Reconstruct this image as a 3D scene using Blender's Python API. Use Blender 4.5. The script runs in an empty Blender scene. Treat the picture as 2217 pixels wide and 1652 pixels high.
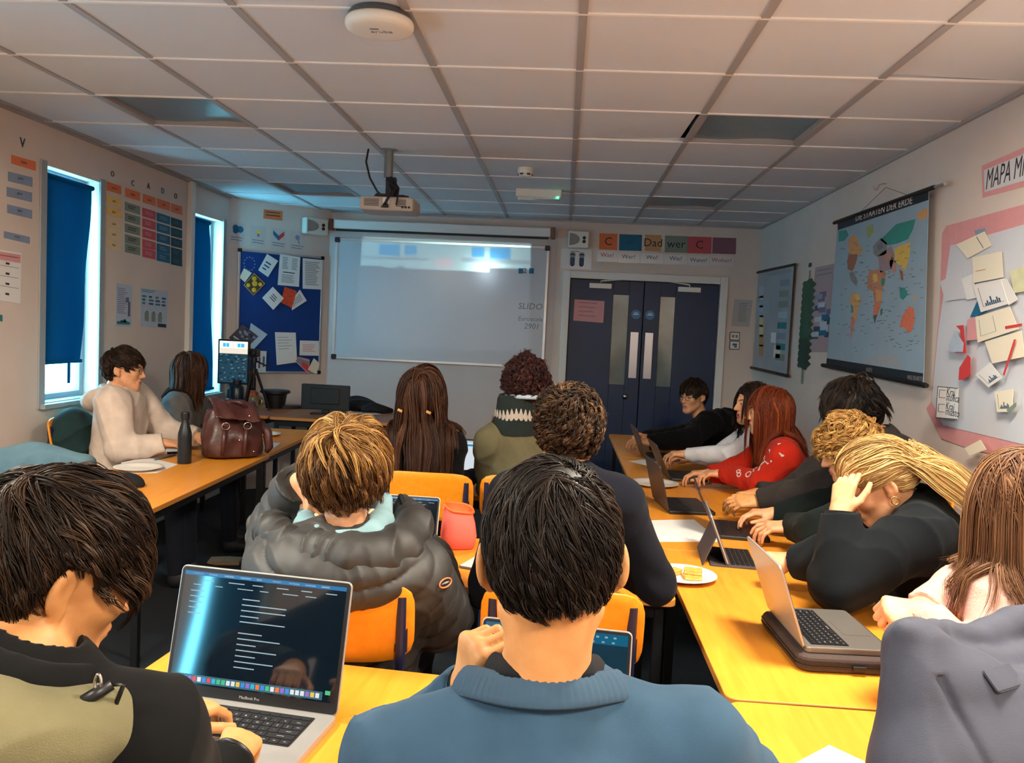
import bpy, bmesh, math, random
import numpy as np
from mathutils import Vector, Matrix
random.seed(7); RNG = np.random.default_rng(11)
C = bpy.context.scene.collection
SC = bpy.context.scene
# ---------------------------------------------------------------- camera
FPX, YAW, PIT, ROL, HC = 1793.86, .059, -.0625, .0468, 1.60
def _rot(y, p, r):
    cy, sy, cp, sp, cr, sr = math.cos(y), math.sin(y), math.cos(p), math.sin(p), math.cos(r), math.sin(r)
    f = np.array([-sy*cp, cy*cp, sp]); rt = np.array([cy, sy, 0.]); up = np.cross(rt, f)
    return np.array([cr*rt+sr*up, -sr*rt+cr*up, f])
RM = _rot(YAW, PIT, ROL)
CAM = np.array([0, 0, HC])
def ray(x, y): return RM.T @ np.array([(x-1108.5)/FPX, -(y-826)/FPX, 1.])
def onY(x, y, Y): d = ray(x, y); return d*Y/d[1]+CAM
def onX(x, y, X): d = ray(x, y); return d*X/d[0]+CAM
def onZ(x, y, Z): d = ray(x, y); return d*(Z-HC)/d[2]+CAM
def PD(x, y, D): return ray(x, y)*D+CAM
def make_camera():
    cd = bpy.data.cameras.new('camera'); co = bpy.data.objects.new('camera', cd); C.objects.link(co)
    cd.sensor_width = 36; cd.lens = FPX/2217*36; cd.clip_start = .02
    m = Matrix.Identity(4)
    for i in range(3):
        m[i][0], m[i][1], m[i][2] = RM[0][i], RM[1][i], -RM[2][i]
    m.translation = Vector(CAM); co.matrix_world = m
    SC.camera = co
# ---------------------------------------------------------------- materials
def lin(c):
    return tuple(((v/255+.055)/1.055)**2.4 if v > 10 else v/255/12.92 for v in c)
_mats = {}
def mat(name, rgb=(128, 128, 128), rough=.6, metal=0., var=.0, vscale=8., bump=0., bscale=200., spec=.5, emit=None, estr=0., trans=0., coat=0., sheen=0., stretch=None, rgb2=None):
    if name in _mats: return _mats[name]
    m = bpy.data.materials.new(name); m.use_nodes = True; nt = m.node_tree; N = nt.nodes; L = nt.links
    b = N['Principled BSDF']; c = lin(rgb)+(1,)
    b.inputs['Base Color'].default_value = c; b.inputs['Roughness'].default_value = rough
    b.inputs['Metallic'].default_value = metal; b.inputs['Specular IOR Level'].default_value = spec
    b.inputs['Coat Weight'].default_value = coat; b.inputs['Sheen Weight'].default_value = sheen
    b.inputs['Transmission Weight'].default_value = trans
    if emit: b.inputs['Emission Color'].default_value = lin(emit)+(1,); b.inputs['Emission Strength'].default_value = estr
    if var or bump or rgb2:
        tc = N.new('ShaderNodeTexCoord'); mp = N.new('ShaderNodeMapping'); L.new(tc.outputs['Object'], mp.inputs[0])
        if stretch: mp.inputs['Scale'].default_value = stretch
    if var or rgb2:
        n = N.new('ShaderNodeTexNoise'); n.inputs['Scale'].default_value = vscale; n.inputs['Detail'].default_value = 5
        L.new(mp.outputs[0], n.inputs['Vector'])
        r = N.new('ShaderNodeValToRGB'); r.color_ramp.elements[0].position = .3; r.color_ramp.elements[1].position = .7
        lo = tuple(v*(1-var) for v in c[:3])+(1,); hi = tuple(min(1, v*(1+var)) for v in c[:3])+(1,)
        if rgb2: lo = lin(rgb2)+(1,)
        r.color_ramp.elements[0].color = lo; r.color_ramp.elements[1].color = hi
        L.new(n.outputs['Fac'], r.inputs[0]); L.new(r.outputs[0], b.inputs['Base Color'])
    if bump:
        n2 = N.new('ShaderNodeTexNoise'); n2.inputs['Scale'].default_value = bscale; n2.inputs['Detail'].default_value = 3
        L.new(mp.outputs[0], n2.inputs['Vector'])
        bp = N.new('ShaderNodeBump'); bp.inputs['Strength'].default_value = bump; bp.inputs['Distance'].default_value = .004
        L.new(n2.outputs['Fac'], bp.inputs['Height']); L.new(bp.outputs[0], b.inputs['Normal'])
    _mats[name] = m; return m
def emat(name, rgb, s):
    return mat(name, (8, 8, 8), .25, emit=rgb, estr=s)
# ---------------------------------------------------------------- object helpers
def tag(o, label=None, cat=None, group=None, kind=None):
    if label: o['label'] = label
    if cat: o['category'] = cat
    if group: o['group'] = group
    if kind: o['kind'] = kind
    return o
def frame(o, x, y, z=None):   # 4x4 from origin and two axes
    x = Vector(x).normalized(); y = Vector(y); z = Vector(z) if z is not None else x.cross(y)
    z.normalize(); y = z.cross(x)
    m = Matrix.Identity(4)
    for i in range(3): m[i][0], m[i][1], m[i][2], m[i][3] = x[i], y[i], z[i], o[i]
    return m
def thing(name, label, cat, loc=(0, 0, 0), rz=0., group=None, mw=None, kind=None):
    o = bpy.data.objects.new(name, None); C.objects.link(o); o.empty_display_size = .05
    o.matrix_world = mw if mw is not None else (Matrix.Translation(Vector(loc)) @ Matrix.Rotation(rz, 4, 'Z'))
    return tag(o, label, cat, group, kind)
def npmesh(name, V, Q, mats, parent=None, mw=None, smooth=True, midx=None, attr=None, k=4):
    V = np.asarray(V, np.float32); Q = np.asarray(Q, np.int32)
    me = bpy.data.meshes.new(name)
    me.vertices.add(len(V)); me.vertices.foreach_set('co', V.ravel())
    me.loops.add(Q.size); me.loops.foreach_set('vertex_index', Q.ravel())
    me.polygons.add(len(Q)); me.polygons.foreach_set('loop_start', np.arange(0, Q.size, k, dtype=np.int32))
    if midx is not None: me.polygons.foreach_set('material_index', np.asarray(midx, np.int32))
    me.update(calc_edges=True); me.validate()
    if smooth: me.polygons.foreach_set('use_smooth', np.ones(len(me.polygons), bool))
    if attr is not None:
        a = me.attributes.new('var', 'FLOAT', 'POINT'); a.data.foreach_set('value', np.asarray(attr, np.float32))
    for m in (mats if isinstance(mats, (list, tuple)) else [mats]): me.materials.append(m)
    o = bpy.data.objects.new(name, me); C.objects.link(o)
    if parent is not None: o.parent = parent
    if mw is not None: o.matrix_world = mw
    return o
class MB:
    """collects shapes, then links them as ONE mesh object"""
    def __init__(s): s.v = []; s.f = []; s.m = []; s.mats = []; s.M = Matrix.Identity(4)
    def mi(s, m):
        if m not in s.mats: s.mats.append(m)
        return s.mats.index(m)
    def add(s, vs, fs, m):
        b = len(s.v); s.v += [tuple(s.M @ Vector(v)) for v in vs]; i = s.mi(m)
        for f in fs: s.f.append(tuple(b+q for q in f)); s.m.append(i)
        return s
    def box(s, c, d, m, rz=0., rx=0., ry=0.):
        R = Matrix.Translation(Vector(c)) @ Matrix.Rotation(rz, 4, 'Z') @ Matrix.Rotation(ry, 4, 'Y') @ Matrix.Rotation(rx, 4, 'X')
        x, y, z = d[0]/2, d[1]/2, d[2]/2
        vs = [R @ Vector(p) for p in ((-x,-y,-z),(x,-y,-z),(x,y,-z),(-x,y,-z),(-x,-y,z),(x,-y,z),(x,y,z),(-x,y,z))]
        return s.add(vs, [(3,2,1,0),(4,5,6,7),(0,1,5,4),(1,2,6,5),(2,3,7,6),(3,0,4,7)], m)
    def rbox(s, c, d, r, m, rz=0., n=4):     # plate with rounded corners in XY
        x, y = d[0]/2-r, d[1]/2-r; ps = []
        for sx, sy, a0 in ((1,1,0),(-1,1,90),(-1,-1,180),(1,-1,270)):
            for i in range(n+1):
                a = math.radians(a0+90*i/n); ps.append((sx*x+r*math.cos(a), sy*y+r*math.sin(a)))
        cr, sr = math.cos(rz), math.sin(rz)
        ps = [(c[0]+p[0]*cr-p[1]*sr, c[1]+p[0]*sr+p[1]*cr) for p in ps]
        return s.prism(ps, c[2]-d[2]/2, c[2]+d[2]/2, m)
    def prism(s, ps, z0, z1, m, side=None):
        n = len(ps)
        a = sum(ps[i][0]*ps[(i+1) % n][1]-ps[(i+1) % n][0]*ps[i][1] for i in range(n))
        if a < 0: ps = list(ps)[::-1]
        vs = [(p[0], p[1], z0) for p in ps]+[(p[0], p[1], z1) for p in ps]
        s.add(vs, [tuple(range(n, 2*n)), tuple(range(n-1, -1, -1))], m)
        b = len(s.v)-2*n; i = s.mi(side or m)
        for k in range(n): s.f.append((b+k, b+(k+1) % n, b+n+(k+1) % n, b+n+k)); s.m.append(i)
        return s
    def tube(s, pts, r, m, n=8, cap=True):
        pts = [Vector(p) for p in pts]; rs = r if isinstance(r, (list, tuple)) else [r]*len(pts)
        vs = []; up = Vector((0, 0, 1)); px = None
        for i, p in enumerate(pts):
            t = (pts[min(i+1, len(pts)-1)]-pts[max(i-1, 0)]).normalized()
            if px is None:
                px = t.cross(up if abs(t.z) < .95 else Vector((1, 0, 0))).normalized()
            else:
                px = (px-t*px.dot(t)).normalized()
            py = t.cross(px)
            for k in range(n):
                a = 2*math.pi*k/n; vs.append(p+(px*math.cos(a)+py*math.sin(a))*rs[i])
        fs = [(i*n+k, i*n+(k+1) % n, (i+1)*n+(k+1) % n, (i+1)*n+k) for i in range(len(pts)-1) for k in range(n)]
        if cap: fs += [tuple(range(n-1, -1, -1)), tuple((len(pts)-1)*n+k for k in range(n))]
        return s.add(vs, fs, m)
    def lathe(s, prof, m, c=(0, 0, 0), n=24):      # prof: (r, z)
        vs = []; fs = []
        for r, z in prof:
            for k in range(n):
                a = 2*math.pi*k/n; vs.append((c[0]+r*math.cos(a), c[1]+r*math.sin(a), c[2]+z))
        for i in range(len(prof)-1):
            for k in range(n): fs.append((i*n+k, i*n+(k+1) % n, (i+1)*n+(k+1) % n, (i+1)*n+k))
        fs.append(tuple(range(n-1, -1, -1))); fs.append(tuple((len(prof)-1)*n+k for k in range(n)))
        return s.add(vs, fs, m)
    def text(s, txt, c, size, m, rz=0., h=.0006, font=None, sx=1., align='CENTER'):   # raised lettering lying in XY
        cu = bpy.data.curves.new('t', 'FONT'); cu.body = txt; cu.size = size; cu.align_x = align; cu.align_y = 'CENTER'
        cu.extrude = h; cu.resolution_u = 2; cu.shear = font or 0
        o = bpy.data.objects.new('t', cu); me = o.to_mesh()
        cr, sr = math.cos(rz), math.sin(rz)
        vs = [(c[0]+v.co.x*sx*cr-v.co.y*sr, c[1]+v.co.x*sx*sr+v.co.y*cr, c[2]+v.co.z) for v in me.vertices]
        fs = [tuple(p.vertices) for p in me.polygons]
        o.to_mesh_clear(); bpy.data.objects.remove(o); bpy.data.curves.remove(cu)
        return s.add(vs, fs, m)
    def build(s, name, parent=None, mw=None, bevel=0., smooth=False, seg=2, sub=0):
        me = bpy.data.meshes.new(name); me.from_pydata(s.v, [], s.f)
        for m in s.mats: me.materials.append(m)
        me.polygons.foreach_set('material_index', s.m)
        me.update()
        o = bpy.data.objects.new(name, me); C.objects.link(o)
        if parent is not None: o.parent = parent
        if mw is not None: o.matrix_world = mw
        if smooth:
            me.polygons.foreach_set('use_smooth', [True]*len(me.polygons))
        if bevel:
            b = o.modifiers.new('bevel', 'BEVEL'); b.width = bevel; b.segments = seg; b.limit_method = 'ANGLE'; b.angle_limit = .6
        if sub:
            b = o.modifiers.new('sub', 'SUBSURF'); b.levels = sub; b.render_levels = sub
        return o
def copy_thing(root, mw, label=None, group=None):
    r = root.copy(); C.objects.link(r); r.matrix_world = mw
    if label: r['label'] = label
    if group: r['group'] = group
    for ch in list(root.children):
        c = ch.copy(); C.objects.link(c); c.parent = r
        for g in ch.children:
            d = g.copy(); C.objects.link(d); d.parent = c
    return r
def smoothed(o, angle=.6):
    o.data.polygons.foreach_set('use_smooth', [True]*len(o.data.polygons))
    return o
# ---------------------------------------------------------------- walls of the room
XR, XL, YB, CZ = 1.815, -3.04, 8.0, 2.668
class Wall:   # o origin, u across (seen from the room), n towards the room; v is up
    def __init__(s, o, u, n):
        s.o = np.array(o, float); s.u = np.array(u, float); s.n = np.array(n, float)
    def uv(s, x, y):
        d = ray(x, y); t = ((s.o-CAM) @ s.n)/(d @ s.n); p = CAM+d*t-s.o
        return (float(p @ s.u), float(p[2]))
    def mw(s, u, v, off=0.):
        p = s.o+s.u*u+s.n*off; p[2] += v
        return frame(p, s.u, (0, 0, 1), s.n)
BW = Wall((0, YB, 0), (1, 0, 0), (0, -1, 0))
RW = Wall((XR, 0, 0), (0, -1, 0), (-1, 0, 0))
LW = Wall((XL, 0, 0), (0, 1, 0), (1, 0, 0))
_dp, _dq = np.array([XL, 7.33, 0]), np.array([-2.30, YB, 0]); _du = (_dq-_dp)/np.linalg.norm(_dq-_dp)
DW = Wall(_dp, _du, (_du[1], -_du[0], 0))
def centre(ps): return (sum(p[0] for p in ps)/len(ps), sum(p[1] for p in ps)/len(ps))
def card(name, wall, px, m, label, cat, group=None, t=.0020, off=-.0004, deco=None, side=None):
    """flat sheet on a wall; px are its corners as seen; deco(mb, pts) adds print in the sheet's own frame"""
    ps = [wall.uv(*p) for p in px]; c = centre(ps); q = [(p[0]-c[0], p[1]-c[1]) for p in ps]
    b = MB(); b.prism(q, 0, t, m, side)
    if deco: deco(b, q, t)
    o = b.build(name, mw=wall.mw(c[0], c[1], off)); return tag(o, label, cat, group)
def lerp2(q, s, t):   # q: tl,tr,br,bl corners; s across, t down
    a = (q[0][0]*(1-s)+q[1][0]*s, q[0][1]*(1-s)+q[1][1]*s); b = (q[3][0]*(1-s)+q[2][0]*s, q[3][1]*(1-s)+q[2][1]*s)
    return (a[0]*(1-t)+b[0]*t, a[1]*(1-t)+b[1]*t)
def patch(b, q, s0, t0, s1, t1, z, m, h=.0006):
    b.prism([lerp2(q, s0, t0), lerp2(q, s1, t0), lerp2(q, s1, t1), lerp2(q, s0, t1)], z, z+h, m)
def lines(b, q, z, m, rows, s0=.12, s1=.88, t0=.15, t1=.9, h=.35, rnd=.3):
    for i in range(rows):
        t = t0+(t1-t0)*i/rows; dt = (t1-t0)/rows*h
        e = s1-random.random()*rnd*(s1-s0)
        patch(b, q, s0, t, e, t+dt, z, m)
make_camera()
# ---------------------------------------------------------------- shared materials
M_wall = mat('wall_paint', (214, 198, 188), .8, var=.04, vscale=3, bump=.05, bscale=300)
M_walll = mat('wall_panel_paint', (200, 190, 188), .75, var=.03, vscale=3)
M_tile = mat('ceiling_tile', (212, 215, 220), .9, var=.03, vscale=2, bump=.1, bscale=400)
M_bar = mat('ceiling_bar', (164, 160, 160), .5)
M_cross_lit = mat('ceiling_cross_bar_lit', (235, 230, 226), .5)  # whiter than the other bars: light caught by their faces, put into colour
M_white = mat('white_paint', (222, 218, 214), .45)
M_whitep = mat('white_plastic', (226, 222, 212), .4)
M_paper = mat('paper', (226, 224, 222), .7)
M_paperc = mat('cream_paper', (232, 222, 200), .7)
M_black = mat('black_plastic', (18, 19, 22), .4)
M_blackm = mat('black_metal', (14, 16, 20), .45, metal=.3)
M_dark = mat('dark_ink', (40, 42, 52), .7)
M_inkb = mat('blue_ink', (45, 75, 105), .7)
M_grey = mat('grey_ink', (130, 135, 140), .7)
M_alu = mat('brushed_aluminium', (200, 202, 205), .35, metal=.8)
M_chrome = mat('chrome', (215, 215, 215), .15, metal=1.)
M_navy = mat('navy_metal', (22, 30, 62), .4, metal=.2)
M_floor = mat('carpet', (24, 34, 42), .95, var=.25, vscale=60, bump=.3, bscale=500)
M_void = mat('ceiling_void', (10, 12, 14), .9)
YR = -2.4   # rear wall
# ---------------------------------------------------------------- floor, ceiling
def st(o): return tag(o, kind='structure')
b = MB(); b.box(((XL+XR)/2, (YB+YR)/2, -.05), (XR-XL+.5, YB-YR+.5, .1), M_floor); st(b.build('floor'))
GX0, GY0, T = -2.387, 2.853, .6     # ceiling grid origin
LIT = []; OFF = []
for col in (0, 5):
    for row in (2, 6): OFF.append((col, row))
    for row in (-2, -6): LIT.append((col, row))
holes = set(LIT+OFF)
b = MB()
for i in range(-2, 8):
    for j in range(-9, 9):
        x0, x1 = max(XL, GX0+i*T), min(XR, GX0+(i+1)*T); y0, y1 = max(YR, GY0+j*T), min(YB, GY0+(j+1)*T)
        if x1-x0 < .02 or y1-y0 < .02 or (i, j) in holes: continue
        tilt = .004*random.random()
        if (i, j) == (4, 2):      # tile pushed up at one corner
            b.add([(x0, y0, CZ), (x1-.03, y0, CZ), (x1-.03, y1, CZ+.02), (x0, y1, CZ)], [(3, 2, 1, 0)], M_tile); continue
        if (i, j) == (6, 0):
            b.add([(x0, y0, CZ), (x1, y0, CZ), (x1, y1, CZ), (x0, y1, CZ+.016)], [(3, 2, 1, 0)], M_tile); continue
        b.box(((x0+x1)/2, (y0+y1)/2, CZ+.012), (x1-x0-.006, y1-y0-.006, .024), M_tile)
b.box(((XL+XR)/2, (YB+YR)/2, CZ+.12), (XR-XL+.4, YB-YR+.4, .03), M_void)
st(b.build('ceiling', bevel=.003, seg=1))
b = MB()
for i in range(-1, 8):
    x = GX0+i*T
    if XL < x < XR: b.box((x, (YB+YR)/2, CZ-.002), (.030, YB-YR, .007), M_bar)
for j in range(-8, 9):
    y = GY0+j*T
    if YR < y < YB: b.box(((XL+XR)/2, y, CZ-.0015), (XR-XL, .014, .009), M_cross_lit)
st(b.build('trim_1'))   # ceiling grid
b = MB(); W = .018
b.box((XL+W/2, (7.33+YR)/2, CZ-.01), (W, 7.33-YR, .016), M_bar); b.box((XR-W/2, (YB+YR)/2, CZ-.01), (W, YB-YR, .016), M_bar)
b.box(((XR-2.30)/2, YB-W/2, CZ-.01), (XR+2.30, W, .016), M_bar); st(b.build('trim_2'))
# ceiling lights
M_off = mat('unlit_diffuser', (112, 134, 146), .3, var=.1, vscale=40)
M_lit = mat('lit_diffuser', (240, 235, 225), .4, emit=(255, 243, 222), estr=40.)
def ceiling_light(i, j, lit, label):
    cx, cy = GX0+(i+.5)*T, GY0+(j+.5)*T
    r = thing('ceiling_light', label, 'ceiling light', (cx, cy, CZ), group='recessed ceiling lights')
    h = .285; b = MB()
    for s in (-1, 1):
        b.box((s*(h-.006), 0, .04), (.012, 2*h, .085), M_bar); b.box((0, s*(h-.006), .04), (2*h-.024, .012, .085), M_bar)
    b.box((0, 0, .088), (2*h, 2*h, .012), M_bar); b.build('housing', r)
    b = MB(); n = 8; vs = []; fs = []
    for a in range(n+1):
        for s in range(n+1):
            x = -1+2*s/n; y = -1+2*a/n; vs.append((x*(h-.013), y*(h-.013), .020+.006*math.sin(3*x)*(y > .5)))
    for a in range(n):
        for s in range(n): fs.append((a*(n+1)+s, a*(n+1)+n+1+s, a*(n+1)+n+2+s, a*(n+1)+s+1))
    b.add(vs, fs, M_lit if lit else M_off); b.build('diffuser', r, smooth=True)
    return r
for (i, j), l in zip(OFF, ('unlit square ceiling light nearest above the left window', 'unlit square ceiling light at far left near the blue noticeboard', 'unlit square ceiling light nearest above the right table', 'unlit square ceiling light at far right before the double door')):
    ceiling_light(i, j, False, l)
for (i, j), l in zip(LIT, ('lit ceiling light above the left of the front row', 'lit ceiling light at the back of the room, left side', 'lit ceiling light above the right table near the front row', 'lit ceiling light at the back of the room, right side')):
    ceiling_light(i, j, True, l)
# ---------------------------------------------------------------- walls
def wall_pieces(u0, u1, ops, place):   # rectangles of a wall with openings (u0,u1,v0,v1)
    us = sorted({u0, u1}|{o[0] for o in ops}|{o[1] for o in ops})
    for a, c in zip(us, us[1:]):
        vs = [(0, CZ+.1)]
        for o in ops:
            if o[0] <= a+1e-6 and o[1] >= c-1e-6: vs = [(0, o[2]), (o[3], CZ+.1)]
        for v0, v1 in vs:
            if v1-v0 > 1e-4: place(a, c, v0, v1)
TH = .16
def win_uv(tl, tr, bl, br):
    p = [LW.uv(*q) for q in (tl, tr, bl, br)]
    return ((p[0][0]+p[2][0])/2, (p[1][0]+p[3][0])/2, (p[2][1]+p[3][1])/2, (p[0][1]+p[1][1])/2)
W1 = win_uv((106, 361), (219, 394), (87, 874), (205, 862))
W2 = win_uv((425, 463), (486, 480), (395, 862), (470, 852))
W3 = (1.2, 2.0, W1[2], W1[3]); W4 = (-1.98, -1.22, .66, W1[3])
b = MB(); wall_pieces(YR-.1, 7.33, [W1, W2, W3, W4], lambda a, c, v0, v1: b.box((XL-TH/2, (a+c)/2, (v0+v1)/2), (TH, c-a, v1-v0), M_wall)); st(b.build('wall_left'))
b = MB(); b.box((XR+TH/2, (YB+YR)/2, CZ/2+.05), (TH, YB-YR+.4, CZ+.1), M_wall); st(b.build('wall_right'))
DO = (.042, 1.458, 0., 2.118)
b = MB(); wall_pieces(-2.34, XR+.1, [DO], lambda a, c, v0, v1: b.box(((a+c)/2, YB+TH/2, (v0+v1)/2), (c-a, TH, v1-v0), M_wall)); st(b.build('wall_back'))
b = MB(); wall_pieces(XL-.1, XR+.1, [], lambda a, c, v0, v1: b.box(((a+c)/2, YR-TH/2, (v0+v1)/2), (c-a, TH, v1-v0), M_wall)); st(b.build('wall_rear'))
L = float(np.linalg.norm(_dq-_dp)); b = MB(); b.M = DW.mw(L/2, CZ/2+.05); b.box((0, 0, -TH/2), (L+.16, CZ+.1, TH), M_wall); b.M = Matrix.Identity(4)
st(b.build('wall_corner'))
b = MB()
for x0, x1 in ((-2.30, -.035), (1.53, XR)): b.box(((x0+x1)/2, YB-.008, .05), (x1-x0, .016, .1), M_white)
st(b.build('baseboard_back', bevel=.004))
b = MB(); b.box((XL+.008, (7.33+YR)/2, .05), (.016, 7.33-YR, .1), M_white); st(b.build('baseboard_left', bevel=.004))
b = MB(); b.box((XR-.008, (YB+YR)/2, .05), (.016, YB-YR, .1), M_white); st(b.build('baseboard_right', bevel=.004))
# paler board panel on the back wall round the whiteboard
b = MB(); u0 = BW.uv(700, 680)[0]; u1 = -.10; b.box(((u0+u1)/2, YB-.004, 1.28), (u1-u0, .008, 2.55), M_walll); st(b.build('trim_3'))
# white trunking beside the second window
b = MB(); u = LW.uv(405, 640)[0]; b.box((XL+.02, u, CZ/2), (.04, .07, CZ-.02), M_white); st(b.build('trim_4', bevel=.005))
# ---------------------------------------------------------------- windows
def shader_blind():
    m = bpy.data.materials.new('blue_blind_fabric'); m.use_nodes = True; N = m.node_tree.nodes; L = m.node_tree.links
    N.remove(N['Principled BSDF']); d = N.new('ShaderNodeBsdfDiffuse'); t = N.new('ShaderNodeBsdfTranslucent'); x = N.new('ShaderNodeMixShader')
    d.inputs[0].default_value = (.010, .13, .26, 1); t.inputs[0].default_value = (.002, .060, .105, 1); x.inputs[0].default_value = .55
    L.new(d.outputs[0], x.inputs[1]); L.new(t.outputs[0], x.inputs[2]); L.new(x.outputs[0], N['Material Output'].inputs[0]); return m
M_blind = shader_blind(); M_frame = mat('window_frame_paint', (150, 156, 160), .5)
def glass():
    m = bpy.data.materials.new('window_glass'); m.use_nodes = True; N = m.node_tree.nodes; L = m.node_tree.links
    N.remove(N['Principled BSDF']); g = N.new('ShaderNodeBsdfGlossy'); t = N.new('ShaderNodeBsdfTransparent'); x = N.new('ShaderNodeMixShader'); f = N.new('ShaderNodeFresnel')
    g.inputs['Roughness'].default_value = .02; f.inputs[0].default_value = 1.35
    ge = N.new('ShaderNodeNewGeometry'); mu = N.new('ShaderNodeMath'); mu.operation = 'MULTIPLY'; iv = N.new('ShaderNodeMath'); iv.operation = 'SUBTRACT'; iv.inputs[0].default_value = 1
    L.new(ge.outputs['Backfacing'], iv.inputs[1]); L.new(f.outputs[0], mu.inputs[0]); L.new(iv.outputs[0], mu.inputs[1])
    L.new(mu.outputs[0], x.inputs[0]); L.new(t.outputs[0], x.inputs[1]); L.new(g.outputs[0], x.inputs[2]); L.new(x.outputs[0], N['Material Output'].inputs[0]); return m
M_glass = glass()
def window(n, wl, w, blind, skew, label, bl=None, gap=.045):
    u0, u1, v0, v1 = w
    M = wl.mw((u0+u1)/2, (v0+v1)/2)
    a, c = (u1-u0)/2, (v1-v0)/2
    r = thing('window_%d' % n, None, None, mw=M, kind='structure')
    b = MB(); t = .045   # frame deep in the opening, z = towards the room
    for s in (-1, 1):
        b.box((s*(a-t/2), 0, -.115), (t, 2*c, .05), M_frame); b.box((0, s*(c-t/2), -.115), (2*a-2*t, t, .05), M_frame)
    b.build('window_frame', r, bevel=.004)
    b = MB(); b.box((0, 0, -.12), (2*a-2*t+.01, 2*c-2*t+.01, .006), M_glass); b.build('pane', r)
    b = MB(); b.box((0, -c-.012, .018), (2*a+.09, .03, .045), M_frame); b.box((0, -c+.004, -.06), (2*a, .012, .12), M_frame)
    b.box((-a-.03, 0, .006), (.06, 2*c+.05, .012), M_frame); b.box((a+.03, 0, .006), (.06, 2*c+.05, .012), M_frame)
    b.build('window_sill', r, bevel=.004)
    # the roller blind is a thing of its own
    lo = -c+(bl if bl is not None else 0)
    q = thing('roller_blind', label, 'window blind', mw=M, group='blue roller blinds')
    zb = -.03; top = c-gap
    bw0, bw1 = -a+.004, a-skew[0]      # blind spans; right edge slants to a-skew[1] at the bottom
    b = MB(); nn = 14; vs = []; fs = []
    for k in range(nn+1):
        y = top+(lo-top)*k/nn; e = a-(skew[0]+(skew[1]-skew[0])*k/nn); zz = zb+.006*math.sin(k*.7)
        vs += [(bw0, y, zz), ((bw0+e)/2, y, zz+.003), (e, y, zz-.004), (bw0, y, zz-.0015), ((bw0+e)/2, y, zz+.0015), (e, y, zz-.0055)]
    for k in range(nn):
        o = k*6
        for p in (0, 1): fs.append((o+p, o+p+1, o+p+7, o+p+6)); fs.append((o+p+4, o+p+3, o+p+9, o+p+10))
        fs.append((o, o+6, o+9, o+3)); fs.append((o+2, o+5, o+11, o+8))
    b.add(vs, fs, M_blind); b.build('fabric', q, smooth=True)
    b = MB(); b.tube([(bw0, top+.012, zb), (a-skew[0], top+.012, zb)], .016, M_blind, 12); b.build('roller', q, smooth=True)
    b = MB(); e = a-skew[1]; b.box(((bw0+e)/2, lo-.008, zb+.004), (e-bw0, .022, .012), M_blind)
    b.build('bottom_bar', q, bevel=.003)
    if n == 1:
        b = MB(); b.box((.02, lo-.08, zb), (.03, .13, .004), M_blind); b.build('pull_tab', q, bevel=.001)
    return r
window(1, LW, W1, True, (.03, .13), 'blue roller blind on the nearer left window, stopping short of the sill', .25, .06)
window(2, LW, W2, True, (.20, .05), 'narrow blue roller blind on the further window beside the noticeboard', .05, .05)
window(3, LW, W3, True, (.05, .12), 'blue roller blind on the left window beside the front row', .35)
window(4, LW, W4, True, (.10, .16), 'blue roller blind on the left window at the back of the room', .06)
# ---------------------------------------------------------------- world and lamps
w = bpy.data.worlds.new('sky'); SC.world = w; w.use_nodes = True
bg = w.node_tree.nodes['Background']; bg.inputs[0].default_value = (.16, .70, 1., 1); bg.inputs[1].default_value = 12.
SC.view_settings.view_transform = 'Standard'; SC.view_settings.look = 'None'; SC.view_settings.gamma = 1.; SC.view_settings.exposure = 1.6
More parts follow.
